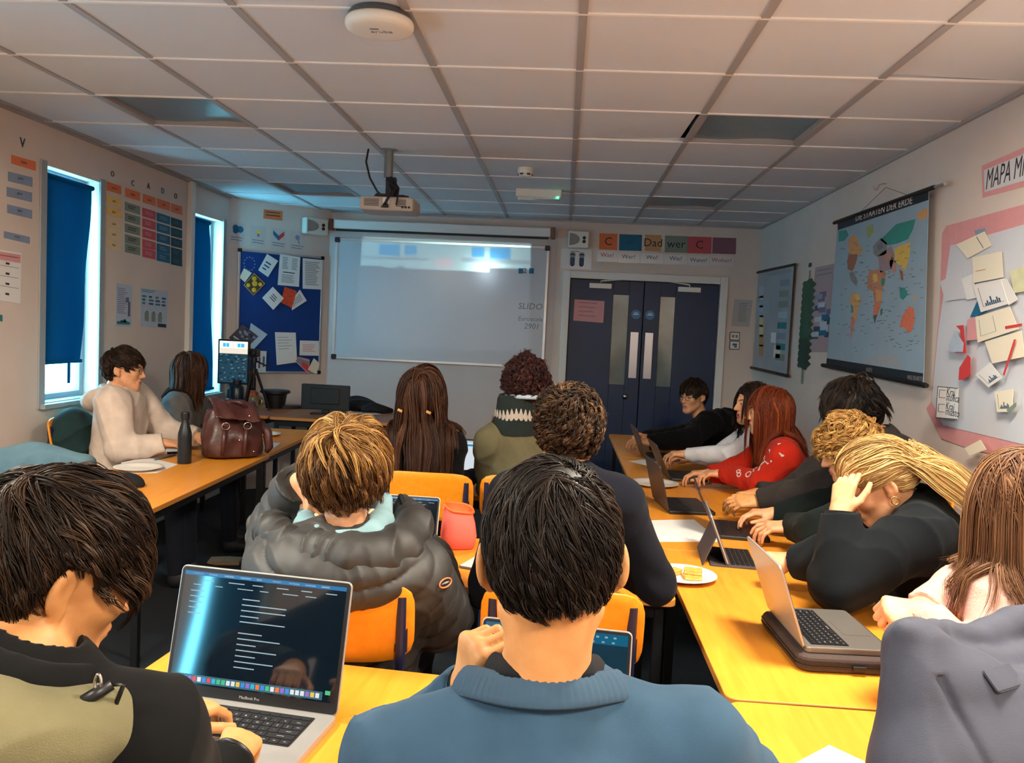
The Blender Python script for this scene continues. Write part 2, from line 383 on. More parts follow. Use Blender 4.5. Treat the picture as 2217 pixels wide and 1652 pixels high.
# ---------------------------------------------------------------- double door
M_door = mat('navy_door', (2, 36, 74), .45, var=.08, vscale=4)
M_dglass = mat('door_glass', (118, 130, 128), .12, var=.25, vscale=3, spec=.8)
M_plate = mat('push_plate', (190, 188, 196), .3, metal=.7)
r = thing('door_1', None, None, (.75, YB, 0), kind='structure')
b = MB(); t = .07
for s in (-1, 1): b.box((s*(.708+t/2), -.012, 1.06+.035), (t, .045, 2.118+.07), M_white)
b.box((0, -.012, 2.118+t/2), (1.416, .045, t), M_white); b.box((0, .075, 1.06), (1.5, .02, 2.2), M_void); b.build('door_frame', r, bevel=.005)  # dark panel behind the leaves, added to block light leaking through gaps
for s in (-1, 1):
    leaf = MB(); cx = s*.354
    gx0, gx1 = (-.29+.0, -.14) if s < 0 else (.158, .300)
    for x0, x1, z0, z1 in ((s*.004 if s > 0 else -.704, gx0 if s < 0 else gx0, .005, 2.112), (gx1, -.004 if s < 0 else .704, .005, 2.112), (gx0, gx1, .005, 1.12), (gx0, gx1, 1.98, 2.112)):
        leaf.box(((x0+x1)/2, .03, (z0+z1)/2), (x1-x0, .045, z1-z0), M_door)
    lf = leaf.build('door_leaf', r, bevel=.002, seg=1)
    b = MB(); b.box(((gx0+gx1)/2, .035, 1.55), (gx1-gx0, .012, .87), M_dglass); b.build('pane', lf)
    b = MB(); px = -.07 if s < 0 else .07; b.box((px*1.0, .004, 1.41), (.075, .006, .44), M_plate); b.build('push_plate', lf, bevel=.001)
    b = MB(); b.M = Matrix.Translation((px*.95, .0065, 1.80)) @ Matrix.Rotation(math.pi/2, 4, 'X'); b.lathe([(.0, 0), (.045, 0), (.045, .003), (0, .003)], mat('blue_sign', (20, 105, 160), .4), n=28)
    b.box((0, 0, .0035), (.05, .008, .0012), M_white); b.box((0, .014, .0035), (.036, .006, .0012), M_white); b.build('fire_door_sign', lf)
    b = MB(); hx = -.42 if s < 0 else .42
    b.box((hx, -.014, 2.055), (.21, .04, .046), M_whitep); b.box((hx+.02*s, -.012, 2.137), (.055, .03, .018), M_whitep)
    b.tube([(hx+.0*s, -.02, 2.085), (hx-s*.0, -.03, 2.10), (hx-s*.24, -.03, 2.128)], .007, M_whitep); b.build('door_closer', lf, bevel=.004)
b = MB(); b.M = Matrix.Translation((-.13, .0, 1.01)) @ Matrix.Rotation(math.pi/2, 4, 'X'); b.lathe([(.028, -.01), (.028, .008), (.022, .02), (.024, .035), (.015, .045), (.002, .046)], M_chrome, n=20); b.build('door_knob', r, smooth=True)
# ================================================================ things on the walls
def col(name, rgb, rough=.65): return mat(name, rgb, rough, var=.04, vscale=20)
P_or = col('orange_card', (222, 120, 70)); P_bl = col('slate_blue_card', (130, 148, 176)); P_ye = col('yellow_card', (232, 190, 105)); P_yp = col('pale_yellow_card', (226, 198, 150))
P_gr = col('sage_card', (125, 140, 128)); P_pk = col('pink_card', (196, 84, 92)); P_tq = col('blue_card', (20, 104, 140)); P_dt = col('dark_teal_card', (10, 66, 82))
P_pp = col('pink_paper', (214, 150, 152)); P_mv = col('mauve_card', (128, 86, 104)); P_red = col('red_paper', (205, 60, 62)); P_tan = col('tan_card', (196, 146, 98)); P_lb = col('pale_blue_paper', (176, 190, 208))
P_teal = col('teal_ink', (40, 120, 130)); P_pur = col('purple_ink', (110, 95, 130)); P_white = M_paper; P_green = col('leaf_green', (52, 92, 72))
def rows(n, m, s0=.2, s1=.8, t0=.3, t1=.75, h=.4, rnd=.3):
    return lambda b, q, t: lines(b, q, t, m, n, s0, s1, t0, t1, h, rnd)
def word(txt, m, sc=.5, sx=1., t=.5):
    def f(b, q, z):
        w = math.dist(q[0], q[1]); h = math.dist(q[0], q[3]); c = lerp2(q, .5, t)
        a = math.atan2(q[1][1]-q[0][1], q[1][0]-q[0][0])
        b.text(txt, (c[0], c[1], z), h*sc, m, rz=a, sx=sx)
    return f
def quad(x0, y0, x1, y1, sk=0.): return [(x0, y0), (x1, y0+sk), (x1, y1+sk), (x0, y1)]
# ---- left wall
def letter(ch, wl, x, y, hpx, label, m=M_inkb):
    u, v = wl.uv(x, y); u2, v2 = wl.uv(x, y+hpx)
    b = MB(); b.text(ch, (0, 0, 0), abs(v-v2)*1.35, m, h=.002); o = b.build('wall_letter', mw=wl.mw(u, v, .002)); tag(o, label, 'letter', 'cut-out letters on the left wall')
letter('V', LW, 48, 310, 22, 'blue cut-out letter V above the orange card at far left')
for ch, x, y, l in (('O', 243, 377, 'first letter O above the chart of coloured cards'), ('C', 287, 397, 'letter C above the chart of coloured cards'), ('A', 321, 403, 'letter A above the chart of coloured cards'), ('D', 352, 414, 'letter D above the chart of coloured cards'), ('O', 380, 425, 'last letter O above the chart, beside the trunking'), ('R', 411, 436, 'dark letter on the white trunking beside the chart')):
    letter(ch, LW, x, y, 13, 'blue cut-out '+l)
card('vocabulary_card', LW, [(24, 335), (77, 350), (77, 370), (24, 354)], P_or, 'orange card at the top of the column left of the first window', 'card', 'cards left of the first window', deco=word('VERBS', M_dark, .42))
for i, (x0, y0, x1, y1, w, l) in enumerate(((17, 371, 70, 405, 'geben', 'blue-grey card directly under the orange one left of the window'), (14, 404, 69, 438, 'gehen', 'second blue-grey card below the orange one left of the window'), (15, 442, 69, 474, 'haben', 'third blue-grey card below the orange one left of the window'), (8, 500, 64, 528, 'arbeiten', 'lowest blue-grey card left of the window, set apart below a gap'))):
    q = [(x0, y0), (x1, y0+13), (x1, y1), (x0, y1-13)]
    def dd(b, qq, z, w=w):
        word(w, M_dark, .38, t=.4)(b, qq, z); patch(b, qq, .4, .72, .6, .8, z, M_grey)
    card('vocabulary_card', LW, q, P_bl, l, 'card', 'cards left of the first window', deco=dd)
def sock(b, q, z):
    lines(b, q, z, M_grey, 4, .5, .95, .1, .9, .05, .02)
    for t in (.25, .45, .65, .85): patch(b, q, .66, t-.02, .74, t+.02, z+.0006, M_dark)
    patch(b, q, .3, .04, .98, .2, z, P_pp)
card('checklist_poster', LW, [(-60, 530), (46, 548), (44, 658), (-60, 640)], P_white, 'white checklist poster low left of the first window, cut by the picture edge', 'poster', deco=sock)
card('wall_sticker', LW, [(-30, 676), (5, 682), (5, 696), (-30, 692)], P_teal, 'small teal sticker under the checklist poster at far left', 'sticker')
# chart of cards: corner positions of columns (top) and rows
cx = [(231, 265), (271, 306), (309, 340), (340, 371), (371, 397)]
def chart(xx, top):   # y of chart line at x
    return top+(xx-231)*.33*(1 if top < 430 else .98)
hdr = ('orange',)*5; ordn = ('first', 'second', 'third', 'fourth', 'fifth')
words_h = ('person', 'object', 'cause', 'date', 'order')
for k, (a, c) in enumerate(cx):
    y0 = 393+(a-231)*.335; y1 = 393+(c-231)*.335
    card('vocabulary_card', LW, [(a, y0), (c-3, y1-1), (c-3, y1+17), (a, y0+19)], P_or, 'orange header card, %s from the window in the chart top row' % ordn[k], 'card', 'cards of the vocabulary chart', deco=word(words_h[k], M_dark, .4))
    for r in range(5):
        yy = (421, 445, 471, 494, 517)[r] if k == 0 else (430, 454, 478, 502, 523)[r]-38*.335*.55
        f = .335*(1-.05*r)
        y0 = yy+(a-231)*f; y1 = yy+(c-231)*f
        h = 19
        m = ((P_ye, P_ye, P_yp, P_yp, P_yp)[r], P_gr, P_pk, P_tq, P_dt)[k]
        nm = ('yellow', 'sage green', 'pink', 'blue', 'dark teal')[k]
        deco = word(('und', 'aber', 'oder', 'weil', 'dass')[r], M_dark, .45) if k == 0 else rows(2, (M_dark, P_pp, P_bl, P_tq)[k-1] if k > 0 else M_dark)
        card('vocabulary_card', LW, [(a-1, y0), (c-3, y1-1), (c-3, y1+h-2), (a-1, y0+h)], m, '%s card, %s row below the orange headers of the chart' % (nm, ordn[r]), 'card', 'cards of the vocabulary chart', deco=deco)
def post1(b, q, z):
    lines(b, q, z, P_pur, 14, .1, .75, .1, .72, .3, .4); patch(b, q, .75, .4, .9, .75, z, P_pur); patch(b, q, .6, .3, .8, .42, z, P_pur)
    patch(b, q, .1, .88, .9, .95, z, P_teal); patch(b, q, .5, .82, .62, .9, z, P_teal); patch(b, q, .3, .85, .7, .9, z, P_teal)
card('poster', LW, [(251, 613), (286, 618), (284, 708), (249, 706)], P_lb, 'pale poster with purple print and a teal skyline on the left wall', 'poster', deco=post1)
def post2(b, q, z):
    lines(b, q, z, P_teal, 2, .05, .6, .03, .12, .4, .3)
    for i in range(4):
        for k in range(3): patch(b, q, .06+i*.24, .18+.09*k, .06+i*.24+.10+.08*random.random(), .18+.09*k+.05, z, (P_teal, M_inkb)[(i+k) % 2])
    for i in range(3): patch(b, q, .15+.25*i, .62, .3+.25*i, .85, z, P_gr); patch(b, q, .2+.25*i, .58, .27+.25*i, .62, z, P_teal)
    patch(b, q, .65, .88, .98, .97, z, M_dark)
card('poster', LW, [(303, 623), (363, 631), (360, 712), (304, 706)], P_lb, 'pale poster with rows of small teal figures on the left wall', 'poster', deco=post2)
# ---- corner wall: noticeboard and what is pinned to it
M_felt = mat('blue_felt', (8, 52, 122), .9, bump=.2, bscale=600)
nb = [DW.uv(*p) for p in ((515, 537), (700, 557), (691, 811), (508, 806))]; nc = centre(nb)
nw, nh = (nb[1][0]+nb[2][0]-nb[0][0]-nb[3][0])/2, (nb[0][1]+nb[1][1]-nb[2][1]-nb[3][1])/2
r = thing('noticeboard', 'blue felt noticeboard with thin metal frame on the corner wall', 'noticeboard', mw=DW.mw(nc[0], nc[1]))
b = MB(); b.box((0, 0, .009), (nw-.02, nh-.02, .014), M_felt)
for k in range(12):
    a = k*math.pi/6; b.box((-nw/2+.105+.05*math.cos(a), nh/2-.13+.06*math.sin(a), .0165), (.010, .010, .001), P_bl)
b.build('felt_panel', r)
b = MB(); t = .022
for s in (-1, 1): b.box((s*(nw/2-t/2), 0, .011), (t, nh, .02), M_alu); b.box((0, s*(nh/2-t/2), .011), (nw-2*t, t, .02), M_alu)
b.build('frame', r, bevel=.003)
for sx in (-1, 1):
    for sy in (-1, 1): b = MB(); b.rbox((sx*(nw/2-.014), sy*(nh/2-.014), .0125), (.034, .034, .024), .008, M_black); b.build('corner_cap', r)
def pinned(px, m, label, deco=None, name='pinned_sheet', off=.0225, t=.0012):
    o = card(name, DW, px, m, label, 'paper', 'papers on the noticeboard', off=off, deco=deco, t=t); return o
pinned([(576, 550), (600, 565), (578, 600), (557, 585)], P_white, 'tilted white sheet with a note, top left of the noticeboard', rows(3, M_inkb, .2, .7, .35, .9))
pinned([(604, 550), (648, 557), (645, 621), (599, 617)], P_white, 'white printed sheet with two columns, top middle of the noticeboard', lambda b, q, z: (lines(b, q, z, M_grey, 8, .15, .45, .08, .48, .4), lines(b, q, z, M_grey, 8, .6, .9, .08, .48, .4), lines(b, q, z, M_dark, 1, .2, .85, .55, .6, .6), lines(b, q, z, M_grey, 7, .15, .85, .64, .92, .4)))
pinned([(653, 559), (696, 563), (694, 627), (653, 625)], P_white, 'white sheet of text in the top right corner of the noticeboard', rows(14, M_grey, .12, .85, .1, .9))
pinned([(526, 581), (543, 591), (528, 611), (516, 601)], M_paperc, 'small cream note pinned over a yellow picture card', off=.0245)
def lem(b, q, z):
    patch(b, q, .05, .05, .95, .95, z, mat('dark_olive', (70, 60, 30)))
    for s, t, rr in ((.5, .45, .026), (.25, .25, .022), (.75, .75, .022), (.25, .8, .018), (.8, .25, .018)):
        c = lerp2(q, s, t); b.lathe([(rr, .0008), (rr*.8, .002), (0.001, .0026)], mat('lemon', (226, 180, 60)), c=(c[0], c[1], z), n=16)
pinned([(548, 591), (572, 614), (547, 640), (525, 617)], P_tan, 'picture card of yellow lemons on the noticeboard', lem, 'picture_card')
pinned([(588, 621), (612, 646), (589, 671), (565, 645)], P_white, 'white diamond-turned sheet in the middle of the noticeboard', rows(3, M_inkb, .3, .75, .3, .7), off=.027)
pinned([(614, 621), (640, 630), (630, 667), (606, 655)], mat('scarlet_card', (220, 72, 34), .6, var=.2, vscale=30), 'scarlet card between two white sheets on the noticeboard')
pinned([(647, 627), (662, 651), (630, 672), (628, 650)], P_white, 'white sheet peeking out right of the scarlet card', rows(6, M_grey, .2, .9, .2, .9), off=.0215)
def rock(b, q, z):
    for k in range(26):
        s, t = random.uniform(.05, .85), random.uniform(.05, .85); patch(b, q, s, t, s+.13, t+.1, z+.0002*k/26, random.choice((M_dark, P_mv, P_bl, M_grey)))
    patch(b, q, .1, .75, .9, .80, z+.0004, M_white)
pinned([(523, 702), (557, 728), (528, 757), (493, 731)], mat('dark_photo', (70, 62, 72)), 'dark photograph of rocks, lower left of the noticeboard', rock, 'photograph', off=.0245)
pinned([(541, 699), (577, 724), (548, 755), (531, 752)], P_lb, 'pale sheet behind the photograph of rocks on the noticeboard')
pinned([(593, 719), (638, 720), (641, 784), (597, 790)], P_white, 'plain white sheet standing upright low on the noticeboard', rows(5, M_grey, .1, .8, .15, .6, .15))
pinned([(647, 737), (688, 738), (688, 770), (646, 769)], P_white, 'small white landscape note at the right of the noticeboard', rows(5, P_pp, .15, .85, .25, .8))
pinned([(643, 772), (668, 778), (666, 810), (637, 782)], P_pp, 'pinkish flyer at the lower right corner of the noticeboard', lambda b, q, z: [patch(b, q, random.uniform(0, .7), random.uniform(0, .8), .95, .9, z+.0001*k, random.choice((P_mv, P_red, M_grey, P_pp))) for k in range(4)])
pinned([(677, 775), (690, 787), (682, 810), (664, 800)], M_paperc, 'cream scrap overlapping the flyer on the noticeboard', off=.0245)
pinned([(554, 759), (575, 760), (573, 806), (552, 806)], P_white, 'white drawing of two figures behind the tripod', lambda b, q, z: (patch(b, q, .2, .3, .4, .8, z, P_mv), patch(b, q, .65, .25, .85, .75, z, P_teal)))
for k, (x, l, m, kind) in enumerate(((513, 'blue cloud-shaped picture', P_tq, 0), (559, 'small yellow light bulb picture', P_ye, 1), (603, 'blue and red arrow picture', P_pk, 2), (644, 'grey magnifier picture', P_bl, 3))):
    y = 480+(x-513)*.14
    def dec(b, q, z, kind=kind, m=m):
        c = lerp2(q, .5, .3); w = math.dist(q[0], q[1])
        if kind == 0:
            for dx, dy, rr in ((-.1, .08, .2), (.2, 0, .22), (-.1, -.12, .18)): b.lathe([(w*rr, 0), (w*rr, .0008)], m, c=(c[0]+dx*w, c[1]+dy*w, z), n=16)
        elif kind == 1: b.lathe([(w*.16, 0), (w*.16, .0008)], m, c=(c[0], c[1], z), n=16); b.box((c[0], c[1]-w*.2, z+.0004), (w*.14, w*.2, .0008), M_grey)
        elif kind == 2: b.prism([(c[0]-w*.36, c[1]+w*.25), (c[0], c[1]-w*.05), (c[0], c[1]-w*.36), (c[0]-w*.36, c[1]-.02*w)], z, z+.0008, P_tq); b.prism([(c[0]+w*.36, c[1]+w*.25), (c[0], c[1]-w*.05), (c[0], c[1]-w*.36), (c[0]+w*.36, c[1]-.02*w)], z, z+.0008, P_red)
        else: b.lathe([(w*.15, 0), (w*.15, .0008)], m, c=(c[0], c[1], z), n=16); b.box((c[0]+w*.08, c[1]-w*.26, z+.0004), (w*.06, w*.3, .0008), M_grey, rz=.3)
        lines(b, q, z, M_grey, 2, .1, .9, .68, .92, .35, .2)
    card('icon_card', DW, [(x-16, y), (x+17, y+5), (x+16, y+50), (x-17, y+45)], mat('pale_card', (205, 192, 188), .7), 'pale card with a %s above the noticeboard' % l, 'card', 'icon cards above the noticeboard', deco=dec)
card('sign_card', DW, [(571, 453), (612, 457), (611, 478), (570, 473)], P_or, 'orange sign card high on the wall above the noticeboard', 'card', deco=rows(2, M_dark, .12, .9, .2, .85, .3, .1))
# ---- loudspeakers
def wall_speaker(wl, px, depth, label, mw=None):
    ps = [wl.uv(*p) for p in px]; c = centre(ps); w = ps[1][0]-ps[0][0]; h = ps[0][1]-ps[3][1]
    r = thing('wall_speaker', label, 'loudspeaker', mw=wl.mw(c[0], c[1]), group='white wall loudspeakers')
    b = MB(); b.box((0, 0, depth/2+.012), (w, h, depth), M_whitep); b.build('cabinet', r, bevel=.012, seg=3)
    b = MB(); n = 18; pts = [(-w*.44, -h*.36)]+[(-w*.44+w*.5*math.cos(math.radians(a)), h*.36*math.sin(math.radians(a))) for a in range(-90, 91, 12)]+[(-w*.44, h*.36)]
    b.prism(pts, depth+.01, depth+.017, mat('speaker_mesh', (150, 142, 136), .7, bump=.4, bscale=900)); b.build('grille', r)
    b = MB()
    for dy in (-.12, .1): b.lathe([(.016, 0), (.016, .004), (.008, .002)], M_black, c=(w*.27, h*dy, depth+.012), n=14)
    b.build('tweeter', r); b = MB(); b.box((0, 0, .005), (w*.4, h*.5, .012), M_black); b.build('wall_bracket', r)
    return r
wall_speaker(BW, [(1231, 502), (1275, 504), (1274, 540), (1229, 538)], .10, 'white loudspeaker on the wall above the double door, left end')
wall_speaker(DW, [(652, 471), (700, 477), (699, 512), (652, 506)], .10, 'white loudspeaker above the noticeboard beside the screen case')
# ---- whiteboard
q = [BW.uv(*p) for p in ((728, 517), (1190, 532), (1178, 796), (720, 778))]; c = centre(q); w, h = 2.075, 1.172
M_board = mat('whiteboard_enamel', (190, 194, 202), .19, spec=.5)
r = thing('whiteboard', 'large white board with metal frame in the centre of the back wall', 'whiteboard', mw=BW.mw(c[0], c[1], .008))
b = MB(); b.box((0, 0, .009), (w-.03, h-.03, .014), M_board)
def pxb(x, y): u, v = BW.uv(x, y); return (u-c[0], v-c[1])
M_mark = mat('marker_ink', (110, 118, 126), .6)
for t, x, y, s in (('SLIDO', 1148, 664, .085), ('Euroscola', 1148, 691, .06), ('2901', 1151, 707, .075)):
    p = pxb(x, y); b.text(t, (p[0], p[1], .0162), s, M_mark, h=.0004, font=.15)
p = pxb(1137, 587); b.text('2', (p[0], p[1], .0164), .07, M_dark, h=.0004)
b.build('board_surface', r)
b = MB(); t = .026
for s in (-1, 1): b.box((s*(w/2-t/2), 0, .012), (t, h, .022), M_alu); b.box((0, s*(h/2-t/2), .012), (w-2*t, t, .022), M_alu)
b.build('frame', r, bevel=.003)
for sx in (-1, 1):
    for sy in (-1, 1): b = MB(); b.rbox((sx*(w/2-.02), sy*(h/2-.02), .014), (.05, .05, .027), .012, M_black); b.build('corner_cap', r)
for dx, sc in ((-.035, 1), (.05, 1)):   # two magnets beside the figure
    p = pxb(1128 if dx < 0 else 1151, 587); b = MB(); b.rbox((0, 0, .006), (.045, .05, .010), .006, P_tq); o = b.build('magnet', mw=BW.mw(c[0]+p[0], c[1]+p[1], .0245))
    tag(o, 'blue magnet on the whiteboard, %s of the small figure 2' % ('left' if dx < 0 else 'right'), 'magnet', 'magnets on the whiteboard')
# roller screen case
a, d = BW.uv(718, 488), BW.uv(1202, 507); cc = ((a[0]+d[0])/2, (a[1]+d[1])/2); w = d[0]-a[0]
r = thing('projection_screen_case', 'long white roller screen case with brown ends above the whiteboard', 'projection screen', mw=BW.mw(cc[0], cc[1], .008))
b = MB(); b.box((0, .005, .045), (w-.08, .085, .085), M_white); b.build('case', r, bevel=.01)
b = MB(); b.box((0, -.047, .045), (w-.12, .02, .03), M_black); b.build('slot_bar', r, bevel=.004)
for s in (-1, 1): b = MB(); b.box((s*(w/2-.02), 0, .047), (.04, .105, .094), mat('brown_end_cap', (120, 74, 56), .5)); b.build('end_cap', r, bevel=.006)
# ---- above the door
P_lt = mat('laminated_white', (218, 214, 214), .18, spec=.7, bump=.35, bscale=35)
six = ((1298, 505, 1337, 540, P_or, 'orange card with a dark curl drawn on it', 'C'), (1341, 507, 1390, 542, P_tq, 'blue card', ''), (1397, 508, 1432, 543, P_tan, 'tan card with handwriting', 'Dad'), (1440, 510, 1489, 546, P_gr, 'sage green card with dark writing', 'wer'), (1489, 512, 1541, 548, P_pk, 'pink card with a big drawn letter', 'C'), (1543, 514, 1594, 549, P_mv, 'mauve card', ''))
for k, (x0, y0, x1, y1, m, l, wd) in enumerate(six):
    card('question_card', BW, [(x0, y0), (x1, y0+1.5), (x1-1, y1+1.5), (x0-1, y1)], m, l+' in the row above the double door', 'card', 'coloured cards above the door', deco=word(wd, M_dark, .7) if wd else rows(2, M_inkb if k == 1 else P_mv, .3, .7, .45, .6, .3))
for k, (x0, x1, y, wd, m) in enumerate(((1293, 1336, 553, 'Was?', P_red), (1338, 1384, 556, 'Wer?', M_inkb), (1387, 1436, 557, 'Wo?', M_dark), (1438, 1488, 559, 'Wie?', M_inkb), (1490, 1534, 562, 'Wann?', M_inkb), (1537, 1588, 562, 'Woher?', P_red))):
    def dd(b, qq, z, wd=wd, m=m): c_ = lerp2(qq, .5, .4); b.text(wd, (c_[0], c_[1], z), .055, m, sx=1.05)
    card('word_strip', BW, [(x0, y-10+.7*k), (x1, y-9+.7*k), (x1, y+14), (x0, y+13)], P_lt, 'white word strip reading %s under the coloured cards' % wd, 'word strip', 'word strips above the door', deco=dd)
def masks(b, qq, z):
    for s in (.38, .68):
        c_ = lerp2(qq, s, .45); b.lathe([(.028, 0), (.028, .0008)], M_grey, c=(c_[0], c_[1]+.03, z), n=16); b.box((c_[0], c_[1]-.03, z+.0005), (.045, .07, .001), M_inkb)
        b.lathe([(.02, 0), (.012, .0008)], M_dark, c=(c_[0], c_[1]-.06, z), n=12); b.box((c_[0], c_[1]+.035, z+.001), (.04, .012, .001), M_dark)
    patch(b, qq, .3, .1, .6, .14, z, M_grey)
card('notice_sheet', BW, [(1216, 538), (1281, 541), (1280, 584), (1213, 581)], P_lt, 'shiny laminated sheet with two masked faces under the loudspeaker', 'notice', deco=masks)
Wdoor = Wall((0, YB+.0075, 0), (1, 0, 0), (0, -1, 0))
def pinkn(b, qq, z):
    for i, (t_, w_) in enumerate((('Please knock if', .0), ('you need help', .0), ('and wait here', .0), ('thank you', .0))):
        c_ = lerp2(qq, .5, .2+.22*i); b.text(t_, (c_[0], c_[1], z), .035, M_dark, h=.0003, font=.2)
card('door_notice', Wdoor, [(1244, 648), (1309, 652), (1306, 699), (1241, 694)], P_pp, 'pink handwritten notice taped to the left door leaf', 'notice', deco=lambda b, q, z: lines(b, q, z, P_mv, 4, .15, .85, .12, .92, .12, .35))
card('notice_sheet', BW, [(1590, 648), (1630, 650), (1622, 708), (1583, 706)], mat('grey_sheet', (176, 172, 172), .6), 'pale grey text sheet on the wall right of the double door', 'notice', deco=rows(10, M_grey, .3, .85, .12, .85, .35))
def switch(px, label, k):
    ps = [BW.uv(*p) for p in px]; c_ = centre(ps); w_, h_ = ps[1][0]-ps[0][0], ps[0][1]-ps[3][1]
    r = thing('light_switch', label, 'light switch', mw=BW.mw(c_[0], c_[1]), group='switches right of the door')
    b = MB(); b.rbox((0, 0, .003), (w_+.014, h_+.014, .006), .008, M_black); b.build('back_plate', r)
    b = MB(); b.rbox((0, 0, .008), (w_, h_, .008), .006, M_whitep); b.build('plate', r)
    b = MB()
    if k == 0:
        for s in (-.2, .2): b.box((s*w_, 0, .0135), (w_*.26, h_*.42, .005), M_grey)
    else: b.box((0, .1*h_, .0135), (w_*.5, h_*.3, .003), P_tq); b.box((.1*w_, -.2*h_, .0135), (w_*.3, h_*.2, .003), M_inkb)
    b.build('rocker', r)
switch([(1581, 720), (1600, 721), (1600, 736), (1581, 735)], 'white double light switch right of the door frame', 0)
switch([(1581, 739), (1600, 740), (1599, 756), (1580, 755)], 'white card reader plate with blue mark below the light switch', 1)
# ================================================================ right wall
def RWo(off): return Wall((XR-off, 0, 0), (0, -1, 0), (-1, 0, 0))
def cr(ps, s=2.429, ox=1560, oy=320): return [(ox+p[0]/s, oy+p[1]/s) for p in ps]
def cr2(ps): return cr(ps, 2.754, 1640, 300)
def roll_chart(name, px, off, label, mt, bar, deco, top_px, bot_px, hangs=True):
    wl = RWo(off); ps = [wl.uv(*p) for p in px]; c = centre(ps)
    r = thing(name, label, 'wall chart', mw=wl.mw(c[0], c[1]))
    b = MB(); q = [(p[0]-c[0], p[1]-c[1]) for p in ps]; b.prism(q, 0, .002, mt); deco(b, wl, c, q, .002); b.build('sheet', r)
    for nm, pp, rad in (('top_rod', top_px, .012), ('bottom_rod', bot_px, .014)):
        e = [wl.uv(*p) for p in pp]; b = MB(); b.tube([(e[0][0]-c[0], e[0][1]-c[1], .001), (e[1][0]-c[0], e[1][1]-c[1], .001)], rad, bar, 12)
        for k in (0, 1):
            s = -1 if k == 0 else 1; b.tube([(e[k][0]-c[0], e[k][1]-c[1], .001), (e[k][0]-c[0]+s*.02, e[k][1]-c[1], .001)], rad*.8, M_black, 10)
        b.build(nm, r, smooth=False)
    return r, wl, c
M_sea = mat('map_sea', (146, 168, 184), .45, var=.05, vscale=6)
M_mband = mat('map_black_band', (14, 26, 38), .4)
def wm(b, wl, c, q, z):
    def poly(ps, rgb, h=.0005):
        pts = [wl.uv(*p) for p in cr2(ps)]; pts = [(p[0]-c[0], p[1]-c[1]) for p in pts]
        b.prism(pts, z, z+h, mat('map_%d_%d_%d' % rgb, rgb, .5, var=.06, vscale=40))
    teal, org, brn, yel, sal, gr, ol = (50, 138, 130), (206, 150, 96), (148, 98, 72), (214, 178, 84), (216, 116, 84), (128, 128, 132), (150, 162, 100)
    poly([(480, 503), (1024, 300), (1022, 366), (482, 546)], (14, 26, 38)); 
    poly([(487, 553), (530, 545), (545, 575), (520, 610), (486, 615)], teal)
    poly([(555, 590), (580, 575), (600, 600), (605, 640), (625, 640), (620, 690), (550, 690), (545, 620)], org)
    poly([(545, 690), (600, 690), (595, 720), (575, 780), (565, 790), (540, 780), (537, 730)], brn)
    poly([(548, 800), (575, 792), (590, 830), (600, 850), (592, 880), (560, 850)], gr)
    poly([(650, 530), (690, 510), (692, 560), (660, 600)], ol)
    poly([(565, 925), (600, 920), (620, 965), (600, 1020), (590, 1080), (575, 1130), (560, 1205), (556, 1120), (568, 1050), (555, 970)], org)
    poly([(558, 985), (572, 1000), (575, 1035), (563, 1040)], teal, .0009); poly([(563, 1060), (585, 1080), (572, 1130), (560, 1195), (557, 1130)], (196, 120, 110), .0009); poly([(580, 930), (600, 925), (612, 960), (590, 965)], yel, .0009)
    poly([(690, 640), (740, 590), (775, 625), (770, 690), (720, 705), (695, 690)], gr); poly([(715, 640), (745, 615), (752, 650), (725, 670)], (96, 112, 128), .0009)
    poly([(735, 605), (830, 510), (945, 480), (930, 540), (900, 600), (840, 625), (790, 635), (765, 630)], teal)
    poly([(950, 450), (990, 425), (1018, 412), (1015, 465), (975, 490)], org)
    poly([(720, 700), (800, 640), (822, 700), (800, 780), (735, 800)], (150, 130, 138)); poly([(760, 690), (800, 680), (800, 720), (770, 740)], (172, 128, 112), .0009)
    poly([(820, 655), (880, 630), (912, 620), (910, 700), (882, 790), (850, 755), (820, 735)], yel)
    poly([(795, 700), (830, 735), (832, 785), (815, 805), (790, 755)], (180, 136, 128))
    poly([(848, 780), (870, 795), (872, 850), (860, 842)], brn); poly([(850, 890), (880, 888), (902, 930), (870, 962), (853, 950)], teal); poly([(930, 930), (945, 940), (940, 970), (930, 960)], org)
    poly([(670, 790), (720, 780), (770, 800), (762, 870), (742, 905), (742, 980), (720, 1050), (700, 1105), (690, 1060), (700, 980), (690, 910), (655, 890), (660, 830)], (186, 128, 100))
    poly([(690, 810), (715, 805), (720, 850), (690, 860)], yel, .0009); poly([(705, 900), (745, 905), (742, 960), (712, 980)], org, .0009); poly([(700, 985), (735, 985), (715, 1045), (695, 1050)], sal, .0009); poly([(692, 1055), (716, 1050), (702, 1103)], (30, 100, 112), .0009); poly([(740, 830), (765, 835), (755, 875), (742, 880)], teal, .0009)
    poly([(735, 1020), (750, 1010), (745, 1050), (735, 1055)], (70, 110, 120))
    poly([(865, 1060), (905, 1000), (935, 1010), (940, 1090), (920, 1150), (895, 1158), (880, 1125), (850, 1125)], sal)
    poly([(620, 1320), (700, 1295), (800, 1290), (862, 1335), (850, 1365), (620, 1335)], (160, 164, 172))
    poly([(415, 1310), (990, 1400), (985, 1462), (412, 1352)], (14, 26, 38))
    rr = random.Random(3)
    for k in range(150):     # place names
        x, y = rr.uniform(500, 1000), rr.uniform(620, 1270); x -= (y-600)*.05
        poly([(x, y), (x+rr.uniform(8, 22), y-3), (x+16, y+1), (x, y+3)], (96, 112, 122), .0011)
    tp = [wl.uv(*p) for p in cr2([(660, 462), (745, 432), (842, 404)])]
